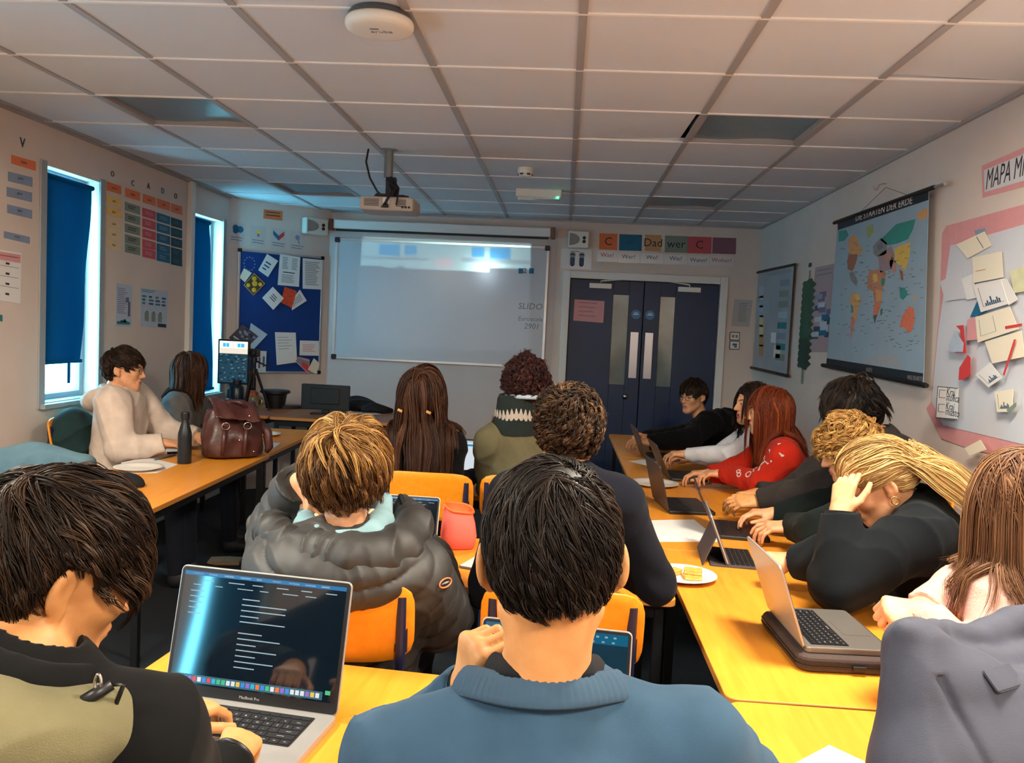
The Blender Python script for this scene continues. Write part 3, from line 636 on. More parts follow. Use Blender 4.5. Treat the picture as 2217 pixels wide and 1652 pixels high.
    for t, x, y in (('DIE STAATEN DER ERDE', 742, 428),):
        p = wl.uv(*cr2([(x, y)])[0]); b.text(t, (p[0]-c[0], p[1]-c[1], z+.0006), .052, M_white, rz=math.atan2(tp[2][1]-tp[0][1], tp[2][0]-tp[0][0]), h=.0003, sx=1.5)
    for x, y, t in ((668, 1380, 'KARTE'), (940, 1430, 'WELTKARTE')):
        p = wl.uv(*cr2([(x, y)])[0]); b.text(t, (p[0]-c[0], p[1]-c[1], z+.0006), .032, M_grey, h=.0003)
px_map = cr2([(480, 503), (1024, 300), (992, 1465), (412, 1352)])
r, wl_, c_ = roll_chart('world_map', px_map, .045, 'large world map of coloured countries hanging in black rods on the right wall', M_sea, M_blackm, wm, cr2([(462, 502), (1050, 292)]), cr2([(392, 1352), (1000, 1472)]))
b = MB(); e0, e1 = wl_.uv(*cr2([(1045, 293)])[0]), wl_.uv(*cr2([(1118, 270)])[0]); b.tube([(e0[0]-c_[0], e0[1]-c_[1], 0), (e1[0]-c_[0], e1[1]-c_[1], 0)], .008, M_alu, 10); b.build('rod_end', r)
b = MB(); h0 = wl_.uv(*cr2([(765, 290)])[0]); e0, e1 = wl_.uv(*cr2([(612, 440)])[0]), wl_.uv(*cr2([(890, 335)])[0])
b.tube([(e0[0]-c_[0], e0[1]-c_[1], 0), (h0[0]-c_[0], h0[1]-c_[1]+.0, .0), (e1[0]-c_[0], e1[1]-c_[1], 0)], .0016, mat('string', (120, 112, 106)), 6); b.build('hanging_string', r)
hk = RW.uv(*cr2([(765, 290)])[0]); b = MB()
b.tube([(0, .02, -.002), (0, .02, .02), (0, .01, .04), (0, -.012, .047), (0, -.02, .055), (0, -.012, .066), (0, .005, .068)], .003, M_alu, 8); tag(b.build('wall_hook', mw=RW.mw(hk[0], hk[1]), smooth=True), 'small metal hook holding the string of the world map', 'hook')
def sm(b, wl, c, q, z):
    for k in range(7): patch(b, q, .06+.02*k, .15+.1*k, .2+.02*k, .27+.1*k, z, random.choice((P_lb, P_tan, P_yp)))
    for k in range(8): patch(b, q, .68, .12+.1*k, .92, .18+.1*k, z, random.choice((P_gr, P_bl, P_teal, P_lb)))
    patch(b, q, .3, .03, .95, .06, z, P_grey2); patch(b, q, .52, .62, .66, .72, z, P_white); patch(b, q, .62, .74, .8, .86, z, P_white)
P_grey2 = mat('pale_grey_print', (150, 156, 165), .6)
roll_chart('wall_chart', [(1643, 590), (1719, 574), (1703, 812), (1630, 795)], .03, 'small faded hanging chart in thin dark rods near the corner of the right wall', mat('faded_chart', (150, 162, 172), .35, var=.12, vscale=4), M_blackm, sm, [(1641, 590), (1721, 573)], [(1627, 796), (1705, 814)])
# strip of leaf pictures
st_px = [(1750, 582), (1762, 580), (1742, 826), (1731, 824)]
ps = [RW.uv(*p) for p in ((1758, 556), (1738, 824))]
r = thing('leaf_garland', 'hanging strip of dark green leaf cut-outs between the two wall maps', 'garland', mw=RW.mw(ps[1][0], ps[1][1]))
H = ps[0][1]-ps[1][1]; b = MB(); b.box((0, H/2-.05, .003), (.03, H-.1, .002), P_gr); b.box((0, H-.06, .006), (.06, .03, .003), M_inkb); b.build('strip', r)
for k in range(13):
    yy = .13+k*(H-.34)/12; b = MB(); pts = []
    for a in range(16):
        t = 2*math.pi*a/16; rad = .052*(1+.18*math.cos(5*t)); pts.append((rad*math.cos(t)*3.0, yy+rad*.85*math.sin(t)))
    b.prism(pts, .004+.001*(k % 2), .008+.001*(k % 2), (P_green, mat('dark_leaf', (34, 66, 56)), P_gr)[0 if k > 3 else 1]); b.build('leaf', r)
for s in (-1, 1): b = MB(); b.box((s*.018, .04, .004), (.02, .13, .003), P_gr); b.build('tassel', r)
def bp(b, q, z):
    lines(b, q, z, M_grey, 2, .1, .7, .04, .14, .3)
    for k in range(22): s, t = random.uniform(.1, .6), random.uniform(.3, .85); patch(b, q, s, t, s+.25, t+.06, z+.00005*k, random.choice((P_tq, M_inkb, P_bl, P_pur, P_lb)))
card('poster', RW, cr([(500, 630), (640, 600), (610, 1075), (455, 1075)]), mat('mauve_poster', (168, 148, 152), .6), 'mauve poster with blue print half hidden behind the world map', 'poster', deco=bp)
# sign
def sg(b, q, z):
    patch(b, q, .03, .17, .99, .85, z, mat('white_banner', (206, 206, 210), .7))
    c_ = lerp2(q, .05, .53); a = math.atan2(q[1][1]-q[0][1], q[1][0]-q[0][0])
    b.text('MAPA MIĘJ', (c_[0], c_[1], z+.0006), .125, M_dark, rz=a, h=.0004, font=.12, align='LEFT', sx=.62)
card('banner_sign', RW, [(2126, 359), (2330, 270), (2330, 374), (2128, 428)], P_pp, 'pink bordered white banner with hand lettering high on the right wall', 'sign', deco=sg)
# collage
back = [(2041, 505), (2050, 489), (2217, 443), (2330, 410), (2330, 1035), (2217, 996), (2107, 974), (2040, 950), (2007, 884), (2017, 870), (2036, 662)]
card('backing_paper', RWo(.0005), back, P_pp, 'pink backing paper of the collage on the right wall', 'paper', t=.003, off=0)
wp = [(2060, 532), (2217, 487), (2330, 455), (2330, 985), (2217, 962), (2044, 921), (2019, 868), (2034, 715)]
card('collage_sheet', RW, wp, mat('white_sheet', (202, 204, 212), .7, var=.04, vscale=3), 'big white sheet of the collage on pink backing paper', 'paper', t=.002, off=.0032)
n_ = [0]
def scrap(ps, m, label, deco=None, name='paper_scrap', lift=0):
    n_[0] += 1
    card(name, RW, cr(ps), m, label, 'paper', 'papers on the white collage sheet', t=.0012, off=.0056+.0016*n_[0], deco=deco)
def chart_d(b, q, z):
    patch(b, q, .15, .15, .16, .85, z, M_dark); patch(b, q, .15, .84, .9, .85, z, M_dark)
    for k in range(8): hh = (.1, .18, .1, .3, .14, .12, .22, .16)[k]; patch(b, q, .25+.07*k, .84-hh, .30+.07*k, .84, z, M_inkb)
scrap([(1345, 435), (1400, 422), (1420, 500), (1370, 520)], P_bl, 'blue tab sticking out above the top papers of the collage')
scrap([(1250, 510), (1400, 440), (1437, 515), (1312, 582)], M_paperc, 'tilted cream paper at the top of the collage', lambda b, q, z: patch(b, q, .7, .1, .72, .9, z, M_inkb))
scrap([(1165, 705), (1275, 650), (1322, 790), (1195, 807)], mat('bluish_paper', (206, 206, 212), .7), 'blank pale paper at the left of the collage')
scrap([(1282, 690), (1348, 660), (1360, 790), (1310, 800)], P_white, 'white paper half hidden beside the square cream note')
scrap([(1330, 890), (1375, 790), (1420, 860), (1360, 890)], P_tq, 'dark blue triangular scrap in the middle of the collage')
scrap([(1540, 650), (1640, 615), (1660, 750), (1565, 765)], mat('greenish_paper', (206, 206, 168), .7, var=.1, vscale=20), 'greenish paper at the right of the collage')
scrap([(1345, 578), (1500, 545), (1510, 682), (1352, 712)], M_paperc, 'square cream note near the top of the collage', rows(1, P_tan, .1, .5, .55, .7, .2))
scrap([(1500, 690), (1530, 690), (1590, 800), (1540, 830)], P_white, 'narrow white paper sticking out right of the upper bar chart')
scrap([(1352, 722), (1500, 692), (1542, 822), (1395, 866)], P_white, 'white paper with a blue bar chart, upper middle of the collage', chart_d)
scrap([(1325, 905), (1380, 885), (1400, 1010), (1322, 1015)], P_pp, 'pinkish paper behind the line chart of the collage')
scrap([(1370, 892), (1552, 836), (1600, 955), (1382, 1026)], M_paperc, 'cream paper with a line chart in the middle of the collage', lambda b, q, z: (patch(b, q, .1, .15, .11, .8, z, M_grey), patch(b, q, .1, .79, .5, .8, z, M_grey), patch(b, q, .5, .15, .51, .8, z, M_grey)))
scrap([(1530, 940), (1620, 925), (1620, 940), (1532, 955)], P_red, 'red strip across the line chart paper of the collage')
scrap([(1425, 1022), (1620, 962), (1640, 1100), (1465, 1136)], M_paperc, 'wide cream paper below the line chart of the collage')
scrap([(1375, 1195), (1455, 1130), (1522, 1212), (1447, 1262)], P_white, 'tilted white paper with small blue bars low in the collage', chart_d)
scrap([(1480, 1285), (1580, 1270), (1577, 1390), (1495, 1392)], M_paperc, 'small cream paper with a bar chart at the bottom of the collage', chart_d)
scrap([(1548, 1378), (1600, 1340), (1600, 1360), (1560, 1405)], P_gr, 'sage green corner beside the lowest bar chart of the collage')
scrap([(1278, 938), (1318, 934), (1334, 1082), (1268, 1080), (1312, 1058), (1300, 960)], P_red, 'red bent strip at the left of the collage')
scrap([(1240, 1040), (1275, 965), (1320, 1030), (1315, 1075), (1250, 1075)], P_lb, 'pale curled scrap beside the red bent strip of the collage')
scrap([(1300, 1160), (1345, 1090), (1360, 1105), (1360, 1195), (1325, 1222), (1296, 1222)], P_red, 'rounded red cut-out at the lower left of the collage')
scrap([(1596, 1010), (1606, 1010), (1545, 1200), (1536, 1196)], P_red, 'thin red diagonal strip at the lower right of the collage')
def chk(b, q, z):
    for s0, t0, s1, t1 in ((0, 0, 1, .02), (0, .98, 1, 1), (0, 0, .025, 1)): patch(b, q, s0, t0, s1, t1, z, M_dark)
    for k in range(2):
        for s0, t0, s1, t1 in ((.1, .1, .42, .115), (.1, .34, .42, .355), (.1, .1, .12, .355)): patch(b, q, s0, t0+.45*k, s1, t1+.45*k, z, M_dark)
        for j in range(2): c_ = lerp2(q, .45, .15+.45*k+.17*j); b.text(('Kraj', 'stolica', 'Kraj', 'miasto')[2*k+j], (c_[0], c_[1], z), .05, M_dark, h=.0004, font=.15, align='LEFT')
scrap([(1188, 1256), (1298, 1266), (1294, 1432), (1177, 1422)], P_white, 'white paper with a drawn checklist at the lower left of the collage', chk)
scrap([(1335, 1582), (1420, 1538), (1452, 1590), (1362, 1622)], M_paperc, 'pale tag hanging over the bottom edge of the pink backing paper')
# ================================================================ on the ceiling
def CLp(x, y): return onZ(x, y, CZ)
p = onZ(820, 24, CZ)
p = np.array([p[0], p[1]+.02, CZ])
r = thing('wifi_access_point', 'round white wireless access point on the ceiling with dark rim', 'access point', p)
R_ = .118
b = MB(); b.lathe([(R_*.86, -.0), (R_*.93, -.012), (R_*.97, -.028)][::-1], mat('dark_rim', (76, 82, 88), .4), n=40); b.build('base', r, smooth=False)
b = MB(); b.lathe([(R_*.97, -.026), (R_, -.034), (R_, -.046), (R_*.96, -.056), (R_*.8, -.0625), (R_*.5, -.065), (.002, -.066)], M_whitep, n=48)
cov = b.build('cover', r, smooth=True)
b = MB(); b.M = Matrix.Translation((.01, -.01, -.0662)) @ Matrix.Rotation(math.pi, 4, 'X') @ Matrix.Rotation(0, 4, 'Z'); b.text('aruba', (0, 0, 0), .034, M_grey, h=.0006); b.box((-.02, .025, 0), (.03, .012, .0008), M_grey)
b.build('lettering', cov)
p = onZ(843, 324, CZ)
r = thing('projector', 'grey ceiling projector hanging on a pole in front of the whiteboard', 'projector', p)
b = MB(); b.lathe([(.05, 0), (.05, -.008), (.028, -.010), (.028, -.17), (.02, -.172)], mat('grey_pole', (130, 138, 142), .35, metal=.5), n=24); b.build('mount_pole', r)
M_proj = mat('projector_grey', (170, 160, 152), .5)
pc = (.02, .0, -.345)
b = MB(); b.box((pc[0], pc[1], pc[2]), (.33, .25, .085), M_proj); body = b.build('body', r, bevel=.016, seg=3)
b = MB()
for x, w_ in ((-.09, .09), (.09, .06)): 
    for k in range(5): b.box((pc[0]+x, pc[1]-.1265, pc[2]+.022-k*.009), (w_, .002, .004), M_dark)
b.box((pc[0]+.0, pc[1]-.1265, pc[2]+.02), (.04, .002, .03), M_white)
for x in (.1, .12, .14): b.M = Matrix.Translation((pc[0]+x, pc[1]-.125, pc[2]-.02)) @ Matrix.Rotation(math.pi/2, 4, 'X'); b.lathe([(.007, 0), (.007, .006), (.003, .004)], M_black, n=12)
b.M = Matrix.Identity(4); b.box((pc[0]-.015, pc[1]-.1265, pc[2]-.02), (.03, .003, .014), M_black); b.build('connector_panel', body)
b = MB(); b.box((pc[0], pc[1], -.225), (.06, .05, .11), M_blackm); b.box((pc[0], pc[1], -.29), (.2, .15, .016), M_blackm, rz=.35); b.box((pc[0], pc[1], -.29), (.2, .03, .022), M_blackm, rz=-.4)
b.tube([(pc[0]-.02, -.03, -.19), (pc[0]+.05, -.08, -.25), (pc[0]+.03, -.05, -.30)], .014, M_black); b.build('mount_bracket', r, bevel=.004)
b = MB(); b.tube([(-.13, .0, 0), (-.14, -.01, -.08), (-.11, -.02, -.18), (-.06, -.03, -.26), (-.03, -.05, -.285)], .006, M_black); b.build('cable', r, smooth=True)
b = MB(); b.tube([(.02, -.03, -.17), (.08, -.06, -.24), (.09, -.13, -.30), (.085, -.145, -.355)], .005, M_black); b.build('cable', r, smooth=True)
b = MB(); b.tube([(.01, -.03, -.2), (.045, -.10, -.27), (.03, -.14, -.32), (.01, -.135, -.36)], .008, M_black); b.box((.02, -.14, -.362), (.03, .03, .018), M_black); b.build('cable', r, smooth=True)
b = MB(); lx = pc[0]+.08; b.M = Matrix.Translation((lx, pc[1]+.125, pc[2])) @ Matrix.Rotation(-math.pi/2, 4, 'X'); b.lathe([(.038, -.01), (.038, .012), (.03, .014), (.028, .004), (.001, .008)], M_black, n=24); b.build('lens', body)
PROJ = np.array([p[0]+lx, p[1]+pc[1]+.16, p[2]+pc[2]])
p = onZ(1138, 364, CZ)
r = thing('smoke_detector', 'small white smoke detector on the ceiling near the back', 'smoke detector', p)
b = MB(); b.lathe([(.05, 0), (.052, -.02), (.05, -.034), (.046, -.036)], M_whitep, n=28); b.build('base', r, smooth=False)
b = MB(); b.lathe([(.044, -.034), (.044, -.05), (.036, -.056), (.002, -.058)], M_whitep, n=28)
for k in range(6): a = k*math.pi/3; b.box((.043*math.cos(a), .043*math.sin(a), -.044), (.012, .022, .009), M_black, rz=a)
b.build('sensor_cage', r)
a0, a1 = onZ(1118, 409, CZ), onZ(1216, 413, CZ); p = (a0+a1)/2
r = thing('emergency_light', 'white emergency light box on the ceiling with a green indicator', 'emergency light', p)
L_ = float(np.linalg.norm(a1-a0)); b = MB(); b.box((0, 0, -.03), (L_, .10, .062), M_whitep); b.build('housing', r, bevel=.008)
b = MB(); b.box((0, 0, -.066), (L_*.92, .08, .014), mat('emergency_lens', (205, 214, 214), .2)); b.build('lens', r, bevel=.004)
b = MB(); b.lathe([(.004, -.004), (.004, .003), (.001, .004)], emat('green_led', (40, 255, 190), 12.), c=(L_*.42, -.05, -.06), n=10); b.build('indicator', r)
# projector beam: a spot lamp in the lens carrying the picture it throws
ld = bpy.data.lights.new('projector_lamp', 'SPOT'); lo = bpy.data.objects.new('projector_lamp', ld); C.objects.link(lo)
tgt = np.array([-1.13, YB, 1.98]); dv = Vector(tgt-PROJ).normalized()
lo.matrix_world = frame(PROJ, dv.cross(Vector((0, 0, 1))), (0, 0, 1), -dv)
ld.energy = 95.; ld.spot_size = math.radians(62); ld.spot_blend = .02; ld.shadow_soft_size = .012
ld.use_nodes = True; N = ld.node_tree.nodes; LK = ld.node_tree.links; em = N['Emission']
tc = N.new('ShaderNodeTexCoord'); sp = N.new('ShaderNodeSeparateXYZ'); LK.new(tc.outputs['Normal'], sp.inputs[0])
def mth(op, a, b=None):
    n = N.new('ShaderNodeMath'); n.operation = op
    for i, v in enumerate((a, b)):
        if v is None: continue
        if isinstance(v, (int, float)): n.inputs[i].default_value = v
        else: LK.new(v, n.inputs[i])
    return n.outputs[0]
az = mth('ABSOLUTE', sp.outputs[2]); U_ = mth('DIVIDE', sp.outputs[0], az); V_ = mth('DIVIDE', sp.outputs[1], az)
dist = float(YB-PROJ[1])
def rect(x0, x1, z0, z1):     # board coordinates in metres → mask of that rectangle
    Mi = lo.matrix_world.inverted(); c = [Mi @ Vector((x, YB, z)) for x in (x0, x1) for z in (z0, z1)]
    us = [q.x/-q.z for q in c]; vs = [q.y/-q.z for q in c]
    m = mth('MULTIPLY', mth('GREATER_THAN', U_, min(us)), mth('LESS_THAN', U_, max(us)))
    return mth('MULTIPLY', m, mth('MULTIPLY', mth('GREATER_THAN', V_, min(vs)), mth('LESS_THAN', V_, max(vs))))
acc = None
def over(mask, colr):
    global acc
    mx = N.new('ShaderNodeMix'); mx.data_type = 'RGBA'; LK.new(mask, mx.inputs['Factor'])
    if acc is None: mx.inputs['A'].default_value = (0, 0, 0, 1)
    else: LK.new(acc, mx.inputs['A'])
    mx.inputs['B'].default_value = colr+(1,); acc = mx.outputs['Result']
x0, x1 = BW.uv(784, 520)[0], BW.uv(1150, 540)[0]
zt = BW.uv(965, 520)[1]; zb = BW.uv(965, 755)[1]
def bz(x, y): return BW.uv(x, y)
over(rect(x0, x1, zb, zt), (.05, .06, .07))
z_ = bz(965, 585)[1]; over(rect(x0, x1, z_, zt), (.30, .50, .49))
over(rect(x0, bz(930, 560)[0], bz(850, 563)[1], bz(850, 556)[1]), (.2, .3, .33)); over(rect(bz(1000, 565)[0], x1, bz(1100, 572)[1], bz(1100, 562)[1]), (.2, .3, .33))
for a, c, t, e in ((820, 865, 528, 552), (876, 902, 531, 552), (1022, 1050, 535, 557), (1062, 1107, 536, 560)):
    over(rect(bz(a, 540)[0], bz(c, 540)[0], bz(a, e)[1], bz(a, t)[1]), (.03, .28, .55))
over(rect(bz(943, 570)[0], bz(979, 570)[0], bz(960, 578)[1], bz(960, 561)[1]), (.55, .4, .4))
for a, c, t, e in ((784, 830, 575, 590), (858, 876, 577, 592), (890, 1000, 585, 592), (1060, 1150, 580, 592)):
    over(rect(bz(a, 580)[0], bz(c, 580)[0], bz(a, e)[1], bz(a, t)[1]), (.05, .06, .07))
LK.new(acc, em.inputs['Color']); em.inputs['Strength'].default_value = 1.
# ================================================================ tables and chairs
TZ = .76
def Tp(x, y, z=None): return onZ(x, y, TZ if z is None else z)
def shader_wood(name, c1, c2, rough=.35):
    m = bpy.data.materials.new(name); m.use_nodes = True; N = m.node_tree.nodes; L = m.node_tree.links; b = N['Principled BSDF']
    tc = N.new('ShaderNodeTexCoord'); mp = N.new('ShaderNodeMapping'); mp.inputs['Scale'].default_value = (14, 1.2, 14)
    n = N.new('ShaderNodeTexNoise'); n.inputs['Scale'].default_value = 3.; n.inputs['Detail'].default_value = 6; n.inputs['Distortion'].default_value = .4
    r = N.new('ShaderNodeValToRGB'); r.color_ramp.elements[0].position = .3; r.color_ramp.elements[1].position = .7
    r.color_ramp.elements[0].color = lin(c1)+(1,); r.color_ramp.elements[1].color = lin(c2)+(1,)
    L.new(tc.outputs['Object'], mp.inputs[0]); L.new(mp.outputs[0], n.inputs['Vector']); L.new(n.outputs['Fac'], r.inputs[0]); L.new(r.outputs[0], b.inputs['Base Color'])
    b.inputs['Roughness'].default_value = rough; b.inputs['Specular IOR Level'].default_value = .45; return m
M_top = shader_wood('beech_tabletop', (220, 138, 38), (230, 152, 50), .38)
M_edge = mat('table_edge', (186, 122, 54), .5)
M_ply = shader_wood('chair_plywood', (214, 128, 18), (226, 142, 30), .35)
M_desk = shader_wood('desk_veneer', (150, 96, 66), (168, 110, 78), .4)
def table(x0, x1, y0, y1, label, cat='table', grp='beech tables', rz=0., z=TZ, top=None, long_y=True):
    cx, cy = (x0+x1)/2, (y0+y1)/2
    r = thing('classroom_table' if cat == 'table' else 'desk', label, cat, (cx, cy, 0), rz, grp)
    w, d = x1-x0, y1-y0
    b = MB(); b.rbox((0, 0, z-.012), (w, d, .024), .03, top or M_top)
    # side faces carry the darker edge band
    ei = b.mi(M_edge)
    for i, f in enumerate(b.f):
        if len(f) == 4: b.m[i] = ei
    b.build('tabletop', r, bevel=.003)
    b = MB()
    for s in (-1, 1): b.box((0, s*(d/2-.05), z-.05), (w-.1, .025, .05), M_blackm); b.box((s*(w/2-.05), 0, z-.05), (.025, d-.12, .05), M_blackm)
    b.build('frame', r, bevel=.003)
    for sx in (-1, 1):
        for sy in (-1, 1):
            b = MB(); b.box((sx*(w/2-.05), sy*(d/2-.05), (z-.024)/2+.006), (.032, .032, z-.036), M_blackm); b.box((sx*(w/2-.05), sy*(d/2-.05), .006), (.036, .036, .012), M_black); b.build('leg', r, bevel=.003)
    return r
RX0, RX1 = .425, 1.07
for y0, y1, l in ((.72, 1.915, 'beech table at bottom right, nearest of the right-hand row'), (1.925, 3.265, 'beech table carrying the silver laptop on its black sleeve'), (3.275, 4.725, 'beech table under the laptop with the yellow sticker'), (4.735, 5.705, 'beech table by the red sweater, fourth along the right-hand row'), (5.715, 7.0, 'farthest beech table of the right-hand row, near the double door')):
    table(RX0, RX1, y0, y1, l)
table(-.965, .395, 1.33, 1.945, 'beech table of the front row under the big open laptop', rz=-.085)
table(-.95, .405, 2.63, 3.26, 'beech table of the middle row with the pink pencil case')
table(-1.05, .41, 4.09, 4.72, 'beech table of the back row in front of the long brown hair')
table(-2.365, -1.745, 3.33, 4.985, 'beech table at left with the black bottle', rz=.03)
table(-2.415, -1.805, 4.995, 6.2, 'beech table behind the brown leather bag at left', rz=.03)
DZ = .815
table(-2.93, -2.335, 6.50, 7.36, 'brown corner desk under the noticeboard with the tripod', 'desk', 'teacher desks', z=DZ, top=M_desk)
table(-2.32, -1.15, 6.47, 7.45, 'brown desk under the whiteboard with the black monitor', 'desk', 'teacher desks', z=DZ, top=M_desk)
def chair(x, y, rz, label):     # the sitter looks along local +y
    r = thing('school_chair', label, 'chair', (x, y, 0), rz, 'plywood school chairs')
    b = MB(); vs = []; fs = []; n, m = 10, 8; sz = .47
    def shell(fn, t, nm):
        b = MB(); vs = []; fs = []
        for k in (0, 1):
            for i in range(n+1):
                for j in range(m+1): vs.append(fn(-1+2*i/n, -1+2*j/m, -t/2+t*k))
        N1 = (n+1)*(m+1); g = lambda k, i, j: k*N1+i*(m+1)+j
        for i in range(n):
            for j in range(m):
                fs.append((g(1, i, j), g(1, i+1, j), g(1, i+1, j+1), g(1, i, j+1))); fs.append((g(0, i, j), g(0, i, j+1), g(0, i+1, j+1), g(0, i+1, j)))
        for i in range(n): fs.append((g(0, i, 0), g(0, i+1, 0), g(1, i+1, 0), g(1, i, 0))); fs.append((g(0, i+1, m), g(0, i, m), g(1, i, m), g(1, i+1, m)))
        for j in range(m): fs.append((g(0, 0, j+1), g(0, 0, j), g(1, 0, j), g(1, 0, j+1))); fs.append((g(0, n, j), g(0, n, j+1), g(1, n, j+1), g(1, n, j)))
        b.add(vs, fs, M_ply); o = b.build(nm, r, smooth=False); smoothed(o)
        e = o.modifiers.new('bevel', 'BEVEL'); e.width = .002; e.segments = 1; e.limit_method = 'ANGLE'
    def cor(u, v, p=5.):        # rounded-square mapping
        s = (abs(u)**p+abs(v)**p)**(1/p) if (u or v) else 1; f = max(abs(u), abs(v))/s if s else 1; return u*f, v*f
    def seat(u, v, w):
        u, v = cor(u, v); return (u*.20, v*.195+.01, sz-.012*(1-u*u)+(-.03*max(0, v-.55)**1.5*2)+w)
    def back(u, v, w):
        u, v = cor(u, v); return (u*.205, -.215-.03*(1-u*u)-.02*v+w, .862+v*.108)
    shell(seat, .011, 'seat'); shell(back, .011, 'backrest')
    for s in (-1, 1):
        b = MB(); x_ = s*.165
        b.tube([(x_*1.13, -.25, .012), (x_*1.08, -.20, .3), (x_*1.05, -.19, .44), (x_*1.05, -.205, .56), (x_*1.05, -.222, .74), (x_*1.05, -.234, .93)], .0125, M_navy, 10); b.tube([(x_*1.13, -.25, .0), (x_*1.13, -.25, .02)], .016, M_black, 10)
        b.box((x_*1.05, -.218, .85), (.032, .008, .13), M_navy); b.build('rear_leg', r)
        b = MB(); b.tube([(x_*1.1, .2, .012), (x_, .17, .36), (x_*.98, .14, .447), (x_*1.0, -.19, .447)], .0125, M_navy, 10); b.tube([(x_*1.1, .2, .0), (x_*1.1, .2, .02)], .016, M_black, 10); b.build('front_leg', r)
    b = MB(); b.tube([(-.165, .1, .443), (.165, .1, .443)], .01, M_navy, 8); b.tube([(-.17, -.19, .443), (.17, -.19, .443)], .01, M_navy, 8); b.build('stretcher', r)
    return r
# ================================================================ laptops
M_silver = mat('silver_case', (178, 176, 174), .35, metal=.55); M_spgrey = mat('space_grey_case', (120, 116, 112), .38, metal=.5); M_gold = mat('gold_case', (206, 186, 166), .35, metal=.5)
M_lapblk = mat('black_laptop_case', (30, 27, 28), .38, spec=.5); M_lapbrn = mat('dark_laptop_lid', (62, 48, 46), .35)
M_key = mat('laptop_key', (22, 22, 26), .5); M_legend = mat('key_legend', (170, 170, 170), .5)
def screen_glass(name, rgb, s):
    m = mat(name, (6, 9, 12), .06, emit=rgb, estr=s, spec=.9); return m
S_dark = screen_glass('screen_dark_page', (12, 26, 36), .28)
S_bar = emat('screen_bar', (30, 110, 165), .35); S_txt = emat('screen_text', (170, 195, 205), .3); S_page = emat('screen_white_page', (215, 222, 230), .32); S_blue = emat('screen_blue_band', (40, 130, 180), .4)
S_mid = screen_glass('screen_teal_page', (14, 46, 62), .35); S_off = screen_glass('screen_off', (6, 8, 10), .05)
ICONS = [emat('icon_%d' % i, c, .35) for i, c in enumerate(((60, 140, 220), (225, 225, 225), (70, 190, 130), (220, 70, 80), (235, 190, 80), (150, 110, 200), (40, 180, 220), (240, 120, 60)))]
